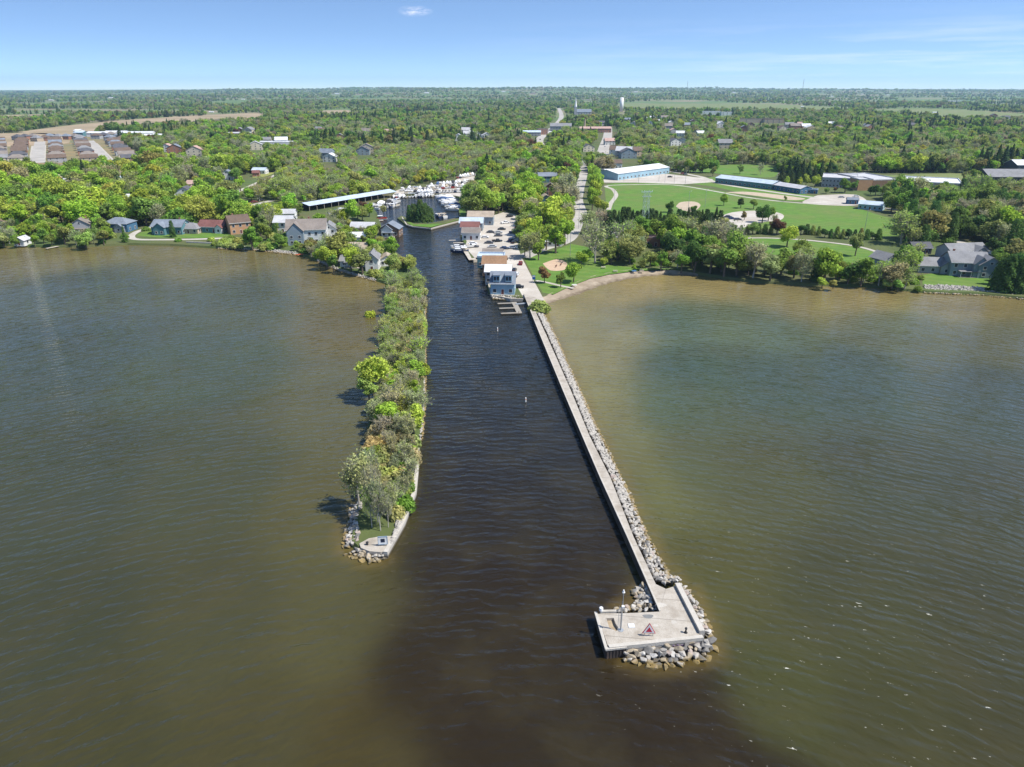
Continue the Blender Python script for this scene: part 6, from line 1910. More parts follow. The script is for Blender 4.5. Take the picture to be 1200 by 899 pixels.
def bare(seed, H=10.0, R=3.2, nt_=1500, leaves=260, z0=1.8):
    global rng
    rng = np.random.default_rng(seed)
    tips0, tips1 = [], []
    nb = 26
    for k in range(nb):
        a = rng.uniform(0, 2 * PI); zz_ = rng.uniform(z0, H * .72); L = R * (1.05 - .65 * (zz_ / H)) * rng.uniform(.7, 1.15)
        s = np.array([0, 0, zz_]); e = s + np.array([math.cos(a) * L, math.sin(a) * L, L * rng.uniform(.5, 1.3)])
        tips0.append(s); tips1.append(e)
        for j in range(8):
            f = rng.uniform(.25, 1); b0 = s + (e - s) * f; dd = (e - s) / np.linalg.norm(e - s) + rng.normal(size=3) * .55; dd[2] += .25
            e2 = b0 + dd * L * rng.uniform(.25, .5); tips0.append(b0); tips1.append(e2)
    A0, A1 = np.array(tips0), np.array(tips1)
    v1, f1 = strips(A0, A1, .045)
    k = rng.integers(0, len(A0), nt_); f = rng.uniform(.3, 1, nt_)[:, None]
    b0 = A0[k] + (A1[k] - A0[k]) * f
    dd = (A1[k] - A0[k]); dd /= np.linalg.norm(dd, axis=1)[:, None]; dd += rng.normal(size=(nt_, 3)) * .5; dd[:, 2] += .3
    b1 = b0 + dd * rng.uniform(.4, 1.0, nt_)[:, None]
    v2, f2 = strips(b0, b1, .026)
    k = rng.integers(0, nt_, leaves)
    v3, f3 = quads(b1[k] + rng.normal(size=(leaves, 3)) * .15, rng.normal(size=(leaves, 3)) + np.array([0, 0, .5]), .20 * rng.uniform(.6, 1.4, leaves), .8)
    n1, n2 = len(v1), len(v1) + len(v2)
    return np.concatenate([v1, v2, v3]), np.concatenate([f1, f2 + n1, f3 + n2]), np.array([1] * len(f1) + [1] * len(f2) + [0] * len(f3))
def conifer(seed, H=10.0, R=2.2, nl=1700, z0=.7, col=False, leaf=.26):
    global rng
    rng = np.random.default_rng(seed)
    t = rng.random(nl) ** (1.25 if not col else .95)
    z = z0 + (H - z0) * t
    if col: rad = R * np.sin(np.clip(.18 + .82 * (1 - t), 0, 1) * PI / 2) ** .7
    else: rad = R * (1 - t) ** .85 + .05
    lay = .78 + .22 * np.cos(z * 2 * PI / (H * .085)) if not col else .9
    ph = rng.uniform(0, 2 * PI, nl)
    rad = rad * lay * (1 - rng.random(nl) ** 2 * .5) * (1 + .16 * np.sin(ph * 5 + z * 1.7 + seed))
    cen = np.stack([rad * np.cos(ph), rad * np.sin(ph), z - rad * .18], 1)
    nor = np.stack([np.cos(ph), np.sin(ph), np.full(nl, .55)], 1) + rng.normal(size=(nl, 3)) * .4
    return quads(cen, nor, leaf * rng.uniform(.6, 1.4, nl) * (1 - .4 * t), .7)
def shrub(seed, nl=900, R=1.6, H=2.2, leaf=.2):
    global rng
    rng = np.random.default_rng(seed)
    d = sph(nl); d[:, 2] = np.abs(d[:, 2])
    k = rng.integers(0, 6, nl); a = k * 1.05 + seed
    off = np.stack([np.cos(a) * R * .45, np.sin(a) * R * .45, (k % 3) * .25], 1)
    cen = off + d * (np.array([R * .62, R * .62, H * .72])) * (1 - rng.random(nl)[:, None] ** 2 * .5)
    return quads(cen, d + rng.normal(size=(nl, 3)) * .5, leaf * rng.uniform(.6, 1.4, nl), .8)
def to_mesh(name, vf, mats):
    if len(vf) == 3: return np_mesh(name, vf[0], vf[1], mats, vf[2])
    return np_mesh(name, vf[0], vf[1], mats)

PROTO = {}
defs = []
for i in range(6):
    defs.append(('broadleaf_tree', broad(40 + i, R=(4.0, 3.5, 4.4, 3.2, 4.1, 3.7)[i], z0=(1.2, .8, 1.6, .7, 1.0, 1.8)[i], lobes=(15, 12, 18, 11, 20, 14)[i]), trunk_mb(10, .26, 6, 3, i, 3.2), M_bark, [M_leaf], [M_leafi]))
for i in range(4):
    defs.append(('bare_tree', bare(60 + i, R=(3.2, 2.6, 3.6, 2.9)[i], leaves=(900, 1300, 600, 1700)[i]), trunk_mb(10, .2, 4, 3, 30 + i, 1.6), M_barkp, [M_leaf, M_twig], [M_leafi, M_twig]))
for i in range(3):
    defs.append(('conifer_tree', conifer(70 + i, R=(2.3, 1.9, 2.6)[i]), trunk_mb(9.6, .2, 0, 3, 50 + i), M_bark, [M_leaf], [M_leafi]))
for i in range(2):
    defs.append(('cedar_tree', conifer(80 + i, R=(1.9, 2.3)[i], col=True, z0=.25, nl=2000), trunk_mb(9, .2, 0, 3, 60 + i), M_bark, [M_leaf], [M_leafi]))
for i in range(3):
    defs.append(('shrub', shrub(90 + i), None, M_bark, [M_leaf], [M_leafi]))
protoc = bpy.data.collections.new('woodland_sources')      # never linked to the scene: only the woodland's own sources
for kind, vf, tm, bark, ml, mi in defs:
    cm = to_mesh(kind + '_crown', vf, ml)
    tmesh = tm.mesh(kind + '_trunk', bark) if tm else None
    # joined copy for the woodland mass
    v, f = np.asarray(vf[0]), np.asarray(vf[1]); mid_ = vf[2] if len(vf) == 3 else np.zeros(len(f), int)
    if tm:
        qv = np.array(tm.v); qf = [q for q in tm.f if len(q) == 4]
        f = np.concatenate([f, np.array(qf) + len(v)]); mid_ = np.concatenate([mid_, np.full(len(qf), len(mi))]); v = np.concatenate([v, qv])
    jm = np_mesh(kind + '_joined', v, f, mi + ([bark] if tm else []), mid_)
    jo = bpy.data.objects.new(f'src_{len(protoc.objects):02d}', jm); protoc.objects.link(jo)
    PROTO.setdefault(kind, []).append((cm, tmesh, len(protoc.objects) - 1))

COL = {'bright green': (.145, .200, .034), 'yellow-green': (.195, .215, .045), 'mid green': (.105, .148, .036), 'dark green': (.050, .085, .026), 'olive green': (.135, .140, .052), 'grey-green': (.165, .165, .082), 'pale green': (.185, .205, .070),
       'copper': (.085, .042, .034), 'purple': (.060, .032, .040), 'rusty': (.17, .095, .045), 'blackish green': (.032, .052, .022), 'grey': (.19, .18, .11), 'budding green': (.17, .20, .06), 'tan-budded': (.24, .20, .10)}
COL = {k: tuple(c * q for c, q in zip(v, (2.05, 2.2, 1.8))) for k, v in COL.items()}
KIND2 = {'B': 'broadleaf_tree', 'b': 'bare_tree', 'C': 'conifer_tree', 'D': 'cedar_tree', 'S': 'shrub'}
specs = []   # dict x,y,z,h,kind,col,wide,region
trnd = random.Random(77)
GRID = {}
def free(x, y, dist):
    ci, cj = int(x // 6), int(y // 6)
    for i in range(ci - 2, ci + 3):
        for j in range(cj - 2, cj + 3):
            for (a, c, d) in GRID.get((i, j), ()):
                if (a - x) ** 2 + (c - y) ** 2 < (dist * .5 + d * .5) ** 2: return False
    return True
for q_ in ((170, 279, 16), (205, 279, 18), (240, 278.5, 18), (268, 228, 12), (285, 221, 12), (305, 212, 12), (245, 226, 14), (302, 239, 14), (882, 291, 14), (905, 292, 10), (985, 301, 12), (812, 249, 8), (856, 256, 10), (764, 289, 5)):
    SIGHT.append((*g2(q_[0], q_[1]), q_[2], 6, 46))
EXB = [(min(p[0] for p in q), min(p[1] for p in q), max(p[0] for p in q), max(p[1] for p in q), q) for q in EXCL]
def blocked(x, y, h, kind, sight=True):
    for x0, y0, x1, y1, q in EXB:
        if x0 <= x <= x1 and y0 <= y <= y1 and pip([x], [y], q)[0]: return True
    if sight and h > 2.6:
        for sx, sy, hw2, hd2, cl in SIGHT:
            dx, dy = x - sx, y - sy
            if abs(dx) > 90 + cl * .2 or dy > hd2 + 3 or dy < -cl * 1.1 - 40: continue
            L = math.hypot(sx, sy); ux, uy = -sx / L, -sy / L
            al = dx * ux + dy * uy; pe = abs(dx * uy - dy * ux)
            if -hd2 - 2 < al < hd2 + cl * min(1.0, h / 10) and pe < hw2 + .12 * h: return True
    return False
def add(x, y, h, kind, col, region, wide=1.0, z=None, sp=None):
    specs.append(dict(x=x, y=y, z=land_z(x, y) - .05 if z is None else z, h=h, kind=KIND2.get(kind, kind), col=col, wide=wide, region=region))
    GRID.setdefault((int(x // 6), int(y // 6)), []).append((x, y, (sp if sp is not None else h * .55)))
def T(uu, vv, h, kind, col, region='single trees', wide=1.0, z=1.0):
    p = g(uu, vv, z); add(p.x, p.y, h, kind, col, region, wide, z)
FILLP = []
def fill(region, px, spacing, mix, hr, sight=True, z=None, world=False, wide=(1.0, 1.35)):
    poly = px if world else gp(px)
    FILLP.append(poly)
    x0, x1 = min(p[0] for p in poly), max(p[0] for p in poly); y0, y1 = min(p[1] for p in poly), max(p[1] for p in poly)
    area = abs(sum(poly[i][0] * poly[(i + 1) % len(poly)][1] - poly[(i + 1) % len(poly)][0] * poly[i][1] for i in range(len(poly))) / 2)
    n_ = int(area / spacing ** 2 * 2.6)
    xs_, ys_ = rngf.uniform(x0, x1, n_ * 2), rngf.uniform(y0, y1, n_ * 2)
    ins = pip(xs_, ys_, poly)
    ks, ws = list(mix), list(mix.values())
    c0 = len(specs)
    for x, y in zip(xs_[ins], ys_[ins]):
        wp = [w_ * math.exp(1.35 * math.sin(x * (.035 + .011 * q_) + 1.3 * math.sin(y * .021 + q_) + 2.1 * q_) * math.cos(y * (.041 - .004 * q_) + q_ * 1.7)) for q_, w_ in enumerate(ws)]
        kd, col = trnd.choices(ks, wp)[0]
        h = trnd.uniform(*hr) * (1 + .16 * math.sin(x * .03 + 2 * math.sin(y * .017))) * trnd.choice((.72, .9, 1, 1, 1.08, 1.3))
        if kd == 'S': h = trnd.uniform(1.8, 3.4)
        # gentle patchiness of kinds
        sp = spacing * (h / ((hr[0] + hr[1]) / 2)) ** .5 * (.6 if kd == 'S' else .55 if kd in 'CD' else 1)
        if not free(x, y, sp): continue
        if blocked(x, y, h, kd, sight): continue
        add(x, y, h, kd, col, region, trnd.uniform(*wide), z, sp)
    print('fill', region, len(specs) - c0)
rngf = np.random.default_rng(8)

# ---- hand-placed trees that stand out in the photograph
T(438, 462, 11, 'B', 'yellow-green', 'the breakwater', 1.1); T(433, 470, 7, 'B', 'pale green', 'the breakwater', 1.1)
T(421, 592, 11, 'b', 'tan-budded', 'the breakwater', .8); T(438, 606, 10.5, 'b', 'grey', 'the breakwater', .55); T(446, 622, 8.5, 'b', 'grey-green', 'the breakwater', .5); T(436, 618, 7, 'b', 'budding green', 'the breakwater', .6); T(455, 618, 6.5, 'b', 'grey', 'the breakwater', .55); T(443, 612, 9, 'b', 'grey', 'the breakwater', .5)
T(434, 372, 2.6, 'S', 'yellow-green', 'the water left of the breakwater', 1.0, -.3); T(412, 318, 12, 'B', 'yellow-green', 'the west shore', 1.0); T(384, 314, 10, 'B', 'yellow-green', 'the west shore', 1.1); T(398, 309, 15, 'B', 'olive green', 'the west shore', 1.15); T(404, 300, 13, 'B', 'mid green', 'the west shore', 1.1)
T(375, 309, 7, 'B', 'bright green', 'the west shore', 1.0); T(391, 317.5, 8, 'B', 'mid green', 'the west shore', 1.0)
T(101, 290.5, 8, 'B', 'pale green', 'the west shore', 1.5); T(5, 288.5, 7, 'B', 'pale green', 'the west shore', 1.5); T(267, 270, 7, 'B', 'purple', 'the west shore', .9); T(203, 278, 9, 'D', 'dark green', 'the west shore', .9); T(147, 284, 9, 'C', 'dark green', 'the west shore', 1)
T(306, 279, 14, 'B', 'olive green', 'the west shore', 1.1); T(313, 282, 10, 'B', 'mid green', 'the west shore', 1.1); T(50, 262, 14, 'C', 'blackish green', 'the west wood', 1.0)
for uu, vv, h in ((257, 224, 12), (282, 224, 12.5), (246, 222, 10)): T(uu, vv, h, 'B', 'bright green' if uu > 250 else 'dark green', 'the back lane', 1.2)
for uu, vv, h in ((218, 203, 11), (222, 212, 11), (130, 203, 9), (120, 203, 9), (84, 199, 9)): T(uu, vv, h, 'B', 'purple', 'the west wood', 1.1)
# islet cedars
for uu, vv, h, k in ((480, 258, 9, 'D'), (485, 259.5, 10.5, 'D'), (491, 260.5, 11.5, 'C'), (497, 260.5, 11, 'D'), (502, 260, 9.5, 'D'), (506, 259.5, 8, 'D'), (493, 257, 12, 'D'), (499, 257, 10, 'D'), (487, 256.5, 9, 'D')): T(uu, vv, h, k, 'dark green' if k == 'D' else 'blackish green', 'the islet', 1.25)
T(449, 251, 6, 'B', 'grey-green', 'the basin', 1.1); T(425, 247.5, 7, 'B', 'copper', 'the basin', 1.1); T(433, 254, 9, 'B', 'bright green', 'the basin', 1.1)
# point, quay and road
T(672, 331, 9, 'B', 'bright green', 'the point lawn', 1.1); T(657, 337, 7, 'B', 'mid green', 'the point lawn', 1.0); T(638, 332, 7.5, 'B', 'rusty', 'the point lawn', 1.0); T(681, 314, 8, 'B', 'bright green', 'the point lawn', 1.1); T(688, 306, 6, 'B', 'bright green', 'the point lawn', 1.2); T(697, 308, 18, 'b', 'grey', 'the point lawn', 1.15)
T(651, 297, 17, 'B', 'bright green', 'the quay trees', 1.0); T(640, 293, 14, 'B', 'yellow-green', 'the quay trees', 1.0); T(627, 284, 14, 'B', 'bright green', 'the quay trees', 1.1); T(612, 276, 13, 'B', 'olive green', 'the quay trees', 1.0); T(622, 265, 14, 'B', 'bright green', 'the quay trees', 1.1); T(621, 303, 12.5, 'b', 'grey-green', 'the quay trees', 1.2); T(615, 300, 10, 'B', 'olive green', 'the quay trees', .9)
T(631, 305, 11, 'B', 'bright green', 'the quay trees', .9); T(662, 287, 15, 'B', 'bright green', 'the quay trees', .95); T(664, 266, 12, 'B', 'yellow-green', 'the quay trees', 1.1); T(650, 262, 10, 'B', 'mid green', 'the quay trees', 1.1); T(636, 257, 9, 'B', 'bright green', 'the quay trees', 1.1); T(640, 272, 12, 'B', 'bright green', 'the quay trees', 1.1)
T(671, 200, 12, 'B', 'yellow-green', 'the main road', .8); T(664, 206, 13, 'B', 'copper', 'the main road', .95); T(658, 214, 12, 'B', 'copper', 'the main road', .9); T(669, 224, 12, 'B', 'yellow-green', 'the main road', 1.1); T(672, 210, 11, 'B', 'bright green', 'the main road', .8); T(661, 233, 10, 'B', 'mid green', 'the main road', 1.1); T(613, 231, 13, 'B', 'bright green', 'the main road', 1.1); T(606, 235, 11, 'B', 'dark green', 'the main road', 1.1)
for k, (uu, vv, h) in enumerate(((694, 246, 16), (696, 240, 18), (698, 233, 18), (697, 226, 18), (695, 219, 17), (694, 212, 15), (700, 250, 11), (707, 252, 10), (693, 205, 11))): T(uu, vv, h, 'B', 'yellow-green' if k % 2 else 'bright green', 'the main road', .85)
T(689, 274, 12, 'b', 'grey-green', 'the main road', 1.3); T(703, 270, 11, 'b', 'grey', 'the main road', 1.3); T(636, 318, 1.6, 'S', 'bright green', 'the point lawn', 1.0); T(632, 365, 4.2, 'S', 'pale green', 'the pier root', 1.3, .6)
T(691, 187, 10, 'B', 'bright green', 'the main road', 1.2)
# park trees
T(784.5, 249, 7.2, 'B', 'dark green', 'the park', 1.0); T(813, 252, 6.5, 'B', 'mid green', 'the park', 1.0); T(868, 244, 7.5, 'B', 'dark green', 'the park', 1.1); T(883, 245, 7, 'B', 'mid green', 'the park', 1.2); T(848, 241, 8, 'B', 'bright green', 'the park', .9); T(893, 261, 11, 'B', 'dark green', 'the park', 1.05); T(900, 259, 9, 'B', 'mid green', 'the park', 1.1)
T(872, 258, 6, 'B', 'olive green', 'the park', 1.1); T(920, 236, 4.5, 'B', 'olive green', 'the park', 1.0); T(906, 264, 6, 'b', 'grey', 'the park', 1.1); T(835, 207, 10, 'B', 'budding green' if 0 else 'olive green', 'the park', .8); T(867, 204, 9, 'B', 'olive green', 'the park', 1.0); T(891, 205, 10, 'b', 'grey', 'the park', 1.0); T(711, 206.5, 6, 'B', 'bright green', 'the park', .8); T(910, 275, 9, 'B', 'copper', 'the hedge', 1.2); T(922, 290, 11, 'B', 'yellow-green', 'the hedge', 1.2)
T(990, 226, 12, 'B', 'mid green', 'the school', 1.2); T(1000, 224, 9, 'B', 'mid green', 'the school', 1.1); T(968, 227, 5, 'B', 'olive green', 'the school', 1.1); T(978, 226, 5, 'B', 'rusty', 'the school', 1.1)
for uu in range(1018, 1100, 9): T(uu + trnd.uniform(-3, 3), 228 + (uu - 1018) * .03 + trnd.uniform(-1, 1.5), trnd.uniform(6, 9), 'B', trnd.choice(['dark green', 'mid green', 'dark green']), 'the school', 1.25)
for uu, vv, h in ((915, 214, 17), (923, 213, 19), (931, 212, 20), (939, 212, 18), (946, 213, 17), (953, 214, 15), (934, 216, 16), (961, 211, 16), (970, 210, 17), (926, 218, 14)): T(uu, vv, h, 'C', 'blackish green', 'the dark spruce clump', 1.15)
for uu, vv, h in ((921, 219, 9), (944, 219, 11), (955, 219, 10), (937, 220, 9)): T(uu, vv, h, 'B', 'yellow-green', 'the dark spruce clump', .9)
# dark cedar hedge behind the beach trees, and the hedge along the path
for k in range(26):
    uu = 708 + k * 5.4
    T(uu, 270 + trnd.uniform(-1.4, 1.4) + (1.5 if 8 < k < 14 else 0), trnd.uniform(9.5, 13), 'D' if k % 3 else 'C', 'blackish green', 'the cedar hedge', 1.25)
for k in range(26):
    uu = 854 + k * 7.0
    vv = 273.5 + (uu - 854) * (.02 if uu < 960 else .045)
    T(uu, vv + trnd.uniform(-.6, .6), trnd.uniform(4.2, 6.5), 'D' if k % 4 else 'B', trnd.choice(['dark green', 'blackish green', 'olive green']), 'the path hedge', 1.5)
for uu, vv, h in ((1168, 340, 13), (1176, 342, 15), (1184, 341, 15), (1192, 343, 14), (1200, 342, 15), (1181, 335, 13), (1170, 334, 11), (1190, 335, 12), (1206, 340, 13)): T(uu, vv, h, 'D', 'dark green', 'the east point', 1.25)
T(1052, 341, 5, 'B', 'pale green', 'the east shore', 1.2); T(976, 338, 4, 'B', 'pale green', 'the east shore', 1.5); T(963, 337.5, 4.5, 'B', 'yellow-green', 'the east shore', 1.5); T(1038, 339, 4, 'B', 'pale green', 'the east shore', 1.4)
T(842, 302, 17, 'b', 'grey', 'the east shore', 1.2); T(834, 300, 16, 'b', 'grey', 'the east shore', 1.1); T(855, 306, 14, 'b', 'grey', 'the east shore', 1.1); T(930, 326, 12, 'B', 'grey-green', 'the east shore', 1.1); T(902, 329, 11, 'B', 'grey-green', 'the east shore', 1.3); T(1002, 300, 12, 'B', 'olive green', 'the east shore', .9); T(1060, 338, 9, 'b', 'budding green', 'the east shore', 1.2)
T(776, 291, 12, 'B', 'bright green', 'the east shore', .8); T(784, 280, 10, 'B', 'bright green', 'the east shore', .8); T(838, 282, 8, 'B', 'bright green', 'the east shore', 1.0); T(743, 318, 3.2, 'B', 'bright green', 'the beach', 1.1); T(707, 312, 4.2, 'B', 'yellow-green', 'the beach', 1.1)

# ---- random fills (about 450 m of wooded shore)
WW = {('B', 'bright green'): 6, ('B', 'yellow-green'): 3.5, ('B', 'mid green'): 4, ('B', 'dark green'): 1, ('B', 'olive green'): 2, ('b', 'grey'): 1.6, ('b', 'budding green'): 1.2, ('C', 'blackish green'): .5, ('B', 'copper'): .04}
SH = {('B', 'bright green'): 2, ('B', 'mid green'): 3, ('B', 'olive green'): 3, ('D', 'dark green'): 1.2, ('S', 'mid green'): 3, ('S', 'pale green'): 2, ('b', 'grey-green'): 2, ('B', 'pale green'): 1.2}
EE = {('B', 'olive green'): 2, ('B', 'mid green'): 3.6, ('B', 'dark green'): 1.6, ('b', 'grey'): 1.5, ('b', 'budding green'): 1.8, ('S', 'mid green'): 1.4, ('D', 'dark green'): 1.3, ('B', 'bright green'): .9, ('B', 'grey-green'): 1.2, ('b', 'rusty'): .06}
SW = {('b', 'budding green'): 3.5, ('B', 'yellow-green'): 2.6, ('B', 'bright green'): 2.2, ('b', 'grey'): 2, ('B', 'pale green'): 1.4, ('b', 'grey-green'): 1.5, ('C', 'blackish green'): .15}
BWM = {('b', 'pale green'): 3, ('b', 'budding green'): 4, ('B', 'pale green'): 1.6, ('B', 'yellow-green'): 1.2, ('b', 'grey'): 3.2, ('b', 'yellow-green'): 1.2, ('S', 'bright green'): 3, ('S', 'grey-green'): 2, ('S', 'tan-budded'): 1, ('B', 'bright green'): .8}
bwpoly = gp([(459, 336), (457, 365), (452, 390), (448, 420), (445, 460), (439, 500), (434, 540), (428, 575), (424, 600), (421, 622), (430, 628), (444, 626), (462, 622), (475, 595), (484, 568), (486, 540), (488, 515), (493, 480), (494, 440), (494.5, 400), (494.5, 360), (493, 332)])
yb_ = g(440, 511, 1).y; bl_, br_ = g2(438, 511), g2(490.5, 511)
bw_up = [p for p in bwpoly if p[1] > yb_]; k_ = max(i for i in range(len(bw_up)) if bw_up[i][0] < br_[0] - 8 and bw_up[i][1] < g(440, 498, 1).y); bw_up[k_ + 1:k_ + 1] = [bl_, br_]
fill('the breakwater', bw_up, 2.4, BWM, (3.6, 7.2), sight=False, world=True)
BWL = {('S', 'grey-green'): 2.5, ('S', 'mid green'): 1.6, ('S', 'pale green'): 1.5, ('b', 'grey'): 3, ('b', 'budding green'): 2.6, ('S', 'tan-budded'): 1.6, ('B', 'grey-green'): .6}
bw_lo = [bl_] + [p for p in bwpoly if p[1] <= yb_] + [br_]
fill('the breakwater', bw_lo, 2.0, BWL, (2.6, 5.5), sight=False, world=True, wide=(.7, 1.1))
fill('the west shore', [(-330, 291), (60, 289), (150, 286), (250, 290), (340, 294), (372, 303), (440, 326), (470, 326), (484, 318), (470, 306), (455, 296), (445, 280), (425, 268), (340, 268), (250, 268), (150, 270), (60, 270), (-330, 272)], 4.6, SH, (5, 10))
BIGM = {('B', 'bright green'): 6, ('B', 'yellow-green'): 3.5, ('B', 'mid green'): 3, ('B', 'olive green'): 1.4}
fill('the west wood', [(-330, 280), (60, 280), (150, 262), (160, 240), (140, 222), (70, 207), (-330, 207)], 10.5, BIGM, (13, 19), wide=(1.1, 1.4))
fill('the west wood', [(205, 262), (330, 262), (300, 246), (230, 238), (170, 246)], 11, BIGM, (10, 14), wide=(1.1, 1.35))
fill('the subdivision edge', [(-330, 195), (170, 193.5), (172, 203), (-330, 204)], 5.0, {('S', 'mid green'): 3, ('S', 'olive green'): 2, ('B', 'mid green'): .6}, (3, 4.5), sight=False)
fill('the west wood', [(-330, 270), (150, 268), (330, 268), (420, 262), (436, 252), (380, 255), (350, 252), (330, 246), (300, 243), (280, 228), (262, 222), (300, 196), (335, 178), (172, 178), (172, 203), (-330, 204)], 5.9, WW, (9, 16))
fill('the marsh wood', [(262, 234), (300, 215), (335, 200), (340, 176), (600, 172), (608, 190), (560, 202), (520, 213), (480, 217), (462, 225), (400, 238), (352, 246), (320, 248), (285, 248), (262, 240)], 4.9, SW, (6, 10))
fill('the river bank', [(545, 232), (560, 222), (566, 205), (608, 190), (640, 190), (676, 186), (676, 232), (668, 262), (640, 280), (612, 256), (594, 247), (566, 262), (556, 262), (552, 244)], 6.0, WW, (9, 15))
fill('the quay trees', [(612, 292), (606, 260), (640, 255), (668, 262), (660, 280), (640, 288), (625, 300)], 6.5, WW, (8, 12))
fill('the east shore', [(752, 318), (815, 320), (850, 325), (910, 331), (1000, 334), (1078, 341), (1084, 322), (1060, 314), (1036, 312), (1000, 309), (940, 304), (890, 297), (858, 292), (856, 280), (800, 276), (735, 278), (708, 288), (705, 312), (730, 308)], 4.7, EE, (7, 13))
fill('the east wood', [(1062, 262), (1058, 276), (1050, 290), (1080, 290), (1130, 283), (1180, 300), (1430, 330), (1430, 215), (1130, 214), (1126, 228), (1060, 227), (1036, 232), (1040, 246)], 5.6, EE, (8, 14))
fill('the east point', [(1165, 310), (1160, 298), (1200, 300), (1430, 320), (1430, 345), (1200, 344), (1172, 340)], 5.2, EE, (7, 13))
fill('the wood behind the arena', [(684, 196), (705, 190), (790, 196), (910, 193), (960, 208), (1060, 198), (1126, 203), (1170, 196), (1430, 200), (1430, 178), (684, 178)], 5.6, {**SW, ('B', 'mid green'): 3, ('B', 'dark green'): 1, ('b', 'grey'): 3}, (7, 12))
print('near specs', len(specs))

# ---- split: the ones that show largest are objects, the rest is the woodland
for s in specs:
    s['size'] = s['h'] * s['wide'] ** .5 / proj(s['x'], s['y'], s['z'] + s['h'] / 2)[2]
    s['u'] = proj(s['x'], s['y'], s['z'] + s['h'] * .6)[0]
inview = [s for s in specs if -12 < s['u'] < 1212]
inview.sort(key=lambda s: -s['size'])
cnt = {}; single = []; mass = [s for s in specs if not -12 < s['u'] < 1212]
LIMIT = {'broadleaf_tree': 298, 'bare_tree': 298, 'conifer_tree': 150, 'cedar_tree': 150, 'shrub': 200}
for s in inview:
    if cnt.get(s['kind'], 0) < LIMIT[s['kind']]:
        cnt[s['kind']] = cnt.get(s['kind'], 0) + 1; single.append(s)
    else: mass.append(s)
print('single', cnt, 'mass near', len(mass))
KN = {'broadleaf_tree': 'leafy tree', 'bare_tree': 'thin-leaved tree', 'conifer_tree': 'conifer', 'cedar_tree': 'cedar', 'shrub': 'shrub'}
LM2 = [l for l in LANDMARKS if l[2] < 800 and l[0] != 'beach']
def size_word(s):
    k = s['kind']
    if k == 'shrub': return ''
    return 'tall ' if s['h'] > 12 else 'low ' if s['h'] < 6 else ''
tg = {}
for s in single:
    best, rl = rel_to(s['x'], s['y'], LM2)
    if s['region'] == 'the breakwater' and s['y'] < 240:
        best, rl = rel_to(s['x'], s['y'], [l for l in LM2 if 'breakwater' in l[0]])
    if s['region'] == 'the islet': best, rl = ('islet lawn', *g2(505, 263)), 'on'
    s['base'] = (size_word(s) + s['col'], KN[s['kind']], rl, best[0]); s['dist'] = math.hypot(s['x'] - best[1], s['y'] - best[2])
    tg.setdefault(s['base'], []).append(s)
for (desc, kn, rl, lm), lst in tg.items():
    lst.sort(key=lambda s: s['dist'])
    for k, s in enumerate(lst):
        if len(lst) == 1: s['label'] = f'lone {desc} {kn} {rl} the {lm}'
        elif k == 0: s['label'] = f'{desc} {kn} {rl} and closest to the {lm}'
        elif k == len(lst) - 1: s['label'] = f'{desc} {kn} {rl} and farthest from the {lm}'
        elif k < 12: s['label'] = f'{ORD[k]}closest {desc} {kn} {rl} the {lm}'
        else: s['label'] = f'{desc} {kn} well {rl} the {lm}, in its group'
        s['group'] = f'{desc} {kn}s {rl} the {lm}'
for s in single:
    cm, tmesh, _ = trnd.choice(PROTO[s['kind']])
    base_h = 2.2 if s['kind'] == 'shrub' else 10.0
    k = s['h'] / base_h; kw = k * s['wide']
    cc = tuple(c * trnd.uniform(.88, 1.14) for c in COL[s['col']])
    rz = trnd.uniform(0, 6.28)
    if tmesh is None:
        o = bpy.data.objects.new(s['kind'], cm); C.objects.link(o)
        o.location = (s['x'], s['y'], s['z']); o.rotation_euler = (0, 0, rz); o.scale = (kw, kw, k); o.color = (*cc, 1)
        tag(o, s['label'], 'shrub', s['group'])
    else:
        t = thing(s['kind'], s['label'], 'tree', (s['x'], s['y'], s['z']), rz, s['group'])
        t.scale = (kw, kw, k)
        a = bpy.data.objects.new('trunk', tmesh); C.objects.link(a); a.parent = t
        c = bpy.data.objects.new('crown', cm); C.objects.link(c); c.parent = t; c.color = (*cc, 1)

# ---- the far woodland: one mass
P_, S_, T_, V_, R_ = [], [], [], [], []
def push(x, y, z, h, wide, col, kind):
    base_h = 2.2 if kind == 'shrub' else 10.0
    k = h / base_h
    P_.append((x, y, z)); S_.append((k * wide, k * wide, k)); T_.append(tuple(c * trnd.uniform(.85, 1.15) for c in COL[col])); V_.append(trnd.choice(PROTO[kind])[2]); R_.append(trnd.uniform(0, 6.28))
for s in mass: push(s['x'], s['y'], s['z'], s['h'], s['wide'], s['col'], s['kind'])
FARMIX = [('broadleaf_tree', 'mid green', 5), ('broadleaf_tree', 'dark green', 2.4), ('broadleaf_tree', 'olive green', 3), ('broadleaf_tree', 'bright green', 2.2), ('bare_tree', 'grey', 1.2), ('bare_tree', 'budding green', 1.6), ('conifer_tree', 'blackish green', 2.2), ('broadleaf_tree', 'yellow-green', 1.0), ('broadleaf_tree', 'copper', .15)]
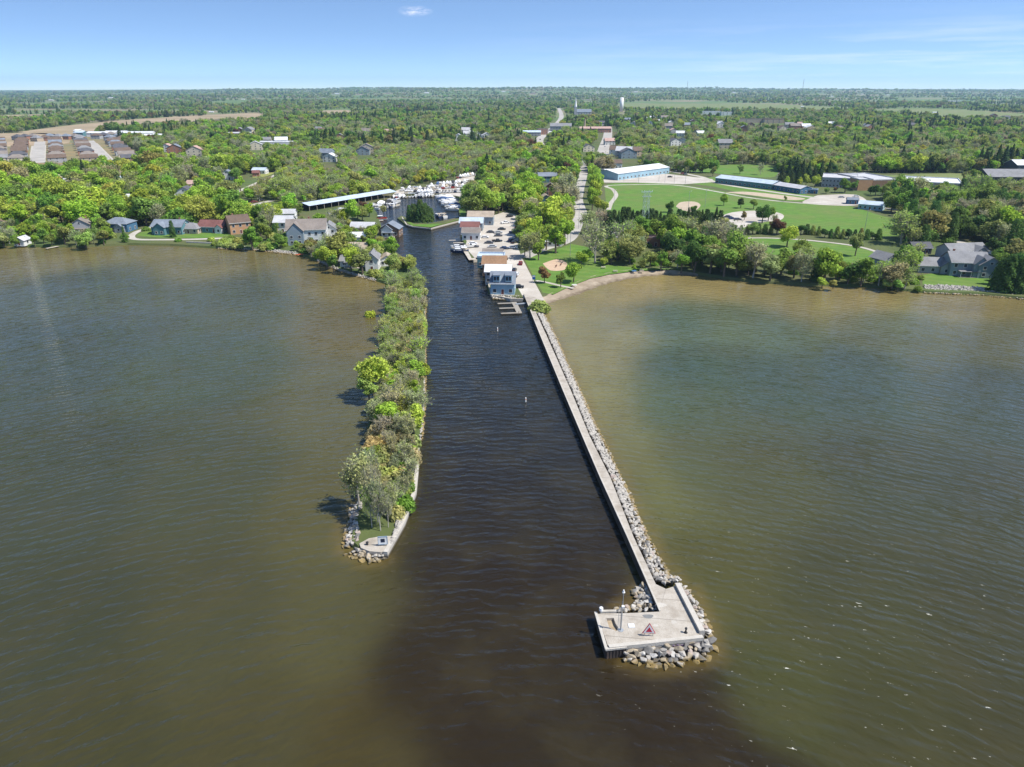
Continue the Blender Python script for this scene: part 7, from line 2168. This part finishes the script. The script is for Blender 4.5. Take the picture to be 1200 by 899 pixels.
def far_fill():
    n_ = 100000
    rf = np.random.default_rng(12)
    # area-true sampling: density falls off as r^-2.2 beyond 900 m
    u_ = rf.random(n_)
    r0, r1, ex = 700.0, 15500.0, 0.35
    y = ((r0 ** -ex) * (1 - u_) + (r1 ** -ex) * u_) ** (-1 / ex)
    a = rf.uniform(-.98, .98, n_)
    x = a * y
    # skip the near zone that is already planted
    uu = PW / 2 + FPX * x / (y * CP + (CAMZ - 1) * SP)
    keep = np.ones(n_, bool)
    for q in FILLP: keep &= ~pip(x, y, q)
    for (x0, y0, x1, y1, q) in EXB:
        m_ = (x >= x0) & (x <= x1) & (y >= y0) & (y <= y1) & keep
        if m_.any():
            ii = np.where(m_)[0]; keep[ii[pip(x[ii], y[ii], q)]] = False
    for sx, sy, hw2, hd2, cl in SIGHT:
        if sy < 700: continue
        dx, dy = x - sx, y - sy; L = math.hypot(sx, sy); ux, uy = -sx / L, -sy / L
        al = dx * ux + dy * uy; pe = np.abs(dx * uy - dy * ux)
        keep &= ~((al > -hd2 - 3) & (al < hd2 + cl) & (pe < hw2 + 1.5))
    # patchy stands and scattered clearings
    st = np.sin(x * .0041 + 1.1 * np.sin(y * .0023)) + np.sin(y * .0035 + x * .0012 + 2) + .8 * np.sin(x * .0105 - y * .0071)
    st3 = np.sin(x * .0016 + 1.7 * np.sin(y * .0006)) + np.sin(y * .0021 + .8 * np.sin(x * .0011)) + .7 * np.sin(y * .0047 + x * .0008)
    clear = ((st < -1.7) & (y > 1500)) | ((st3 < -1.45) & (y > 2400) & (y < 9000))
    keep &= ~clear
    ii = np.where(keep)[0]
    print('far trees', len(ii))
    w0 = np.array([m_[2] for m_ in FARMIX])
    st2 = np.sin(x * .009 + 3 * np.sin(y * .002)) + np.sin(y * .008 + x * .003)
    for i in ii:
        yy, xx = y[i], x[i]
        wv = w0.copy()
        if st2[i] > .9: wv[6] *= 6
        elif st2[i] < -.8: wv[4] *= 5; wv[5] *= 5
        elif st2[i] > .2: wv[3] *= 3
        kd, col, _ = FARMIX[trnd.choices(range(len(FARMIX)), wv)[0]]
        sc_ = 1.0 + max(0, (yy - 2500)) / 9000
        h = trnd.uniform(8, 14) * trnd.choice((.7, .9, 1, 1, 1.1, 1.35)) * (1 + .22 * st2[i] * .5) * (1.15 if kd == 'conifer_tree' else 1)
        push(xx, yy, land_z(xx, yy) - .3, h * min(1.35, sc_ ** .5), trnd.uniform(1.0, 1.35) * sc_ ** 1.1, col, kd)
far_fill()
n_ = len(P_)
me = bpy.data.meshes.new('woodland')
me.vertices.add(n_); me.vertices.foreach_set('co', np.array(P_, np.float32).ravel())
for nm, tp, dat in (('tscale', 'FLOAT_VECTOR', np.array(S_, np.float32)), ('tint', 'FLOAT_COLOR', np.concatenate([np.array(T_, np.float32), np.ones((n_, 1), np.float32)], 1))):
    at_ = me.attributes.new(nm, tp, 'POINT'); at_.data.foreach_set('vector' if tp == 'FLOAT_VECTOR' else 'color', dat.ravel())
at_ = me.attributes.new('tvar', 'INT', 'POINT'); at_.data.foreach_set('value', np.array(V_, np.int32))
at_ = me.attributes.new('trot', 'FLOAT', 'POINT'); at_.data.foreach_set('value', np.array(R_, np.float32))
wood = bpy.data.objects.new('woodland', me); C.objects.link(wood)
tag(wood, kind='stuff')
ng = bpy.data.node_groups.new('woodland_scatter', 'GeometryNodeTree')
ng.interface.new_socket('Geometry', in_out='INPUT', socket_type='NodeSocketGeometry')
ng.interface.new_socket('Geometry', in_out='OUTPUT', socket_type='NodeSocketGeometry')
gi, go = ng.nodes.new('NodeGroupInput'), ng.nodes.new('NodeGroupOutput')
ci = ng.nodes.new('GeometryNodeCollectionInfo'); ci.inputs[0].default_value = protoc; ci.inputs[1].default_value = True; ci.inputs[2].default_value = True
ip = ng.nodes.new('GeometryNodeInstanceOnPoints'); ip.inputs['Pick Instance'].default_value = True
def na(nm, ty):
    n = ng.nodes.new('GeometryNodeInputNamedAttribute'); n.data_type = ty; n.inputs[0].default_value = nm
    return n.outputs[0]
cx_ = ng.nodes.new('ShaderNodeCombineXYZ'); ng.links.new(na('trot', 'FLOAT'), cx_.inputs[2])
e2r = ng.nodes.new('FunctionNodeEulerToRotation'); ng.links.new(cx_.outputs[0], e2r.inputs[0])
ng.links.new(gi.outputs[0], ip.inputs['Points']); ng.links.new(ci.outputs[0], ip.inputs['Instance'])
ng.links.new(na('tvar', 'INT'), ip.inputs['Instance Index']); ng.links.new(e2r.outputs[0], ip.inputs['Rotation']); ng.links.new(na('tscale', 'FLOAT_VECTOR'), ip.inputs['Scale'])
ng.links.new(ip.outputs[0], go.inputs[0])
md = wood.modifiers.new('scatter', 'NODES'); md.node_group = ng

# ---- keep labels short
import re as _re
def _shorten(t):
    for a, b_ in ((' in front of ', ' before '), (' and closest to ', ', nearest '), (' and farthest from ', ', farthest from '), ('two-storey ', ''), (' town house among trees,', ' town house'), (' well ', ' '), (' thin-leaved tree', ' sparse tree'), ('white house by the back lane', 'back lane house'), (', in its group', ''), (' in the riprap by ', ' by '), ('the ', '')):
        if len(_re.findall(r"[A-Za-z0-9][A-Za-z0-9'-]*", t)) <= 16: break
        t = t.replace(a, b_)
    return t
for o in C.objects:
    if o.parent is None and o.get('label'):
        t = _shorten(o['label'])
        if len(_re.findall(r"[A-Za-z0-9][A-Za-z0-9'-]*", t)) > 16: print('LONG', t)
        o['label'] = t
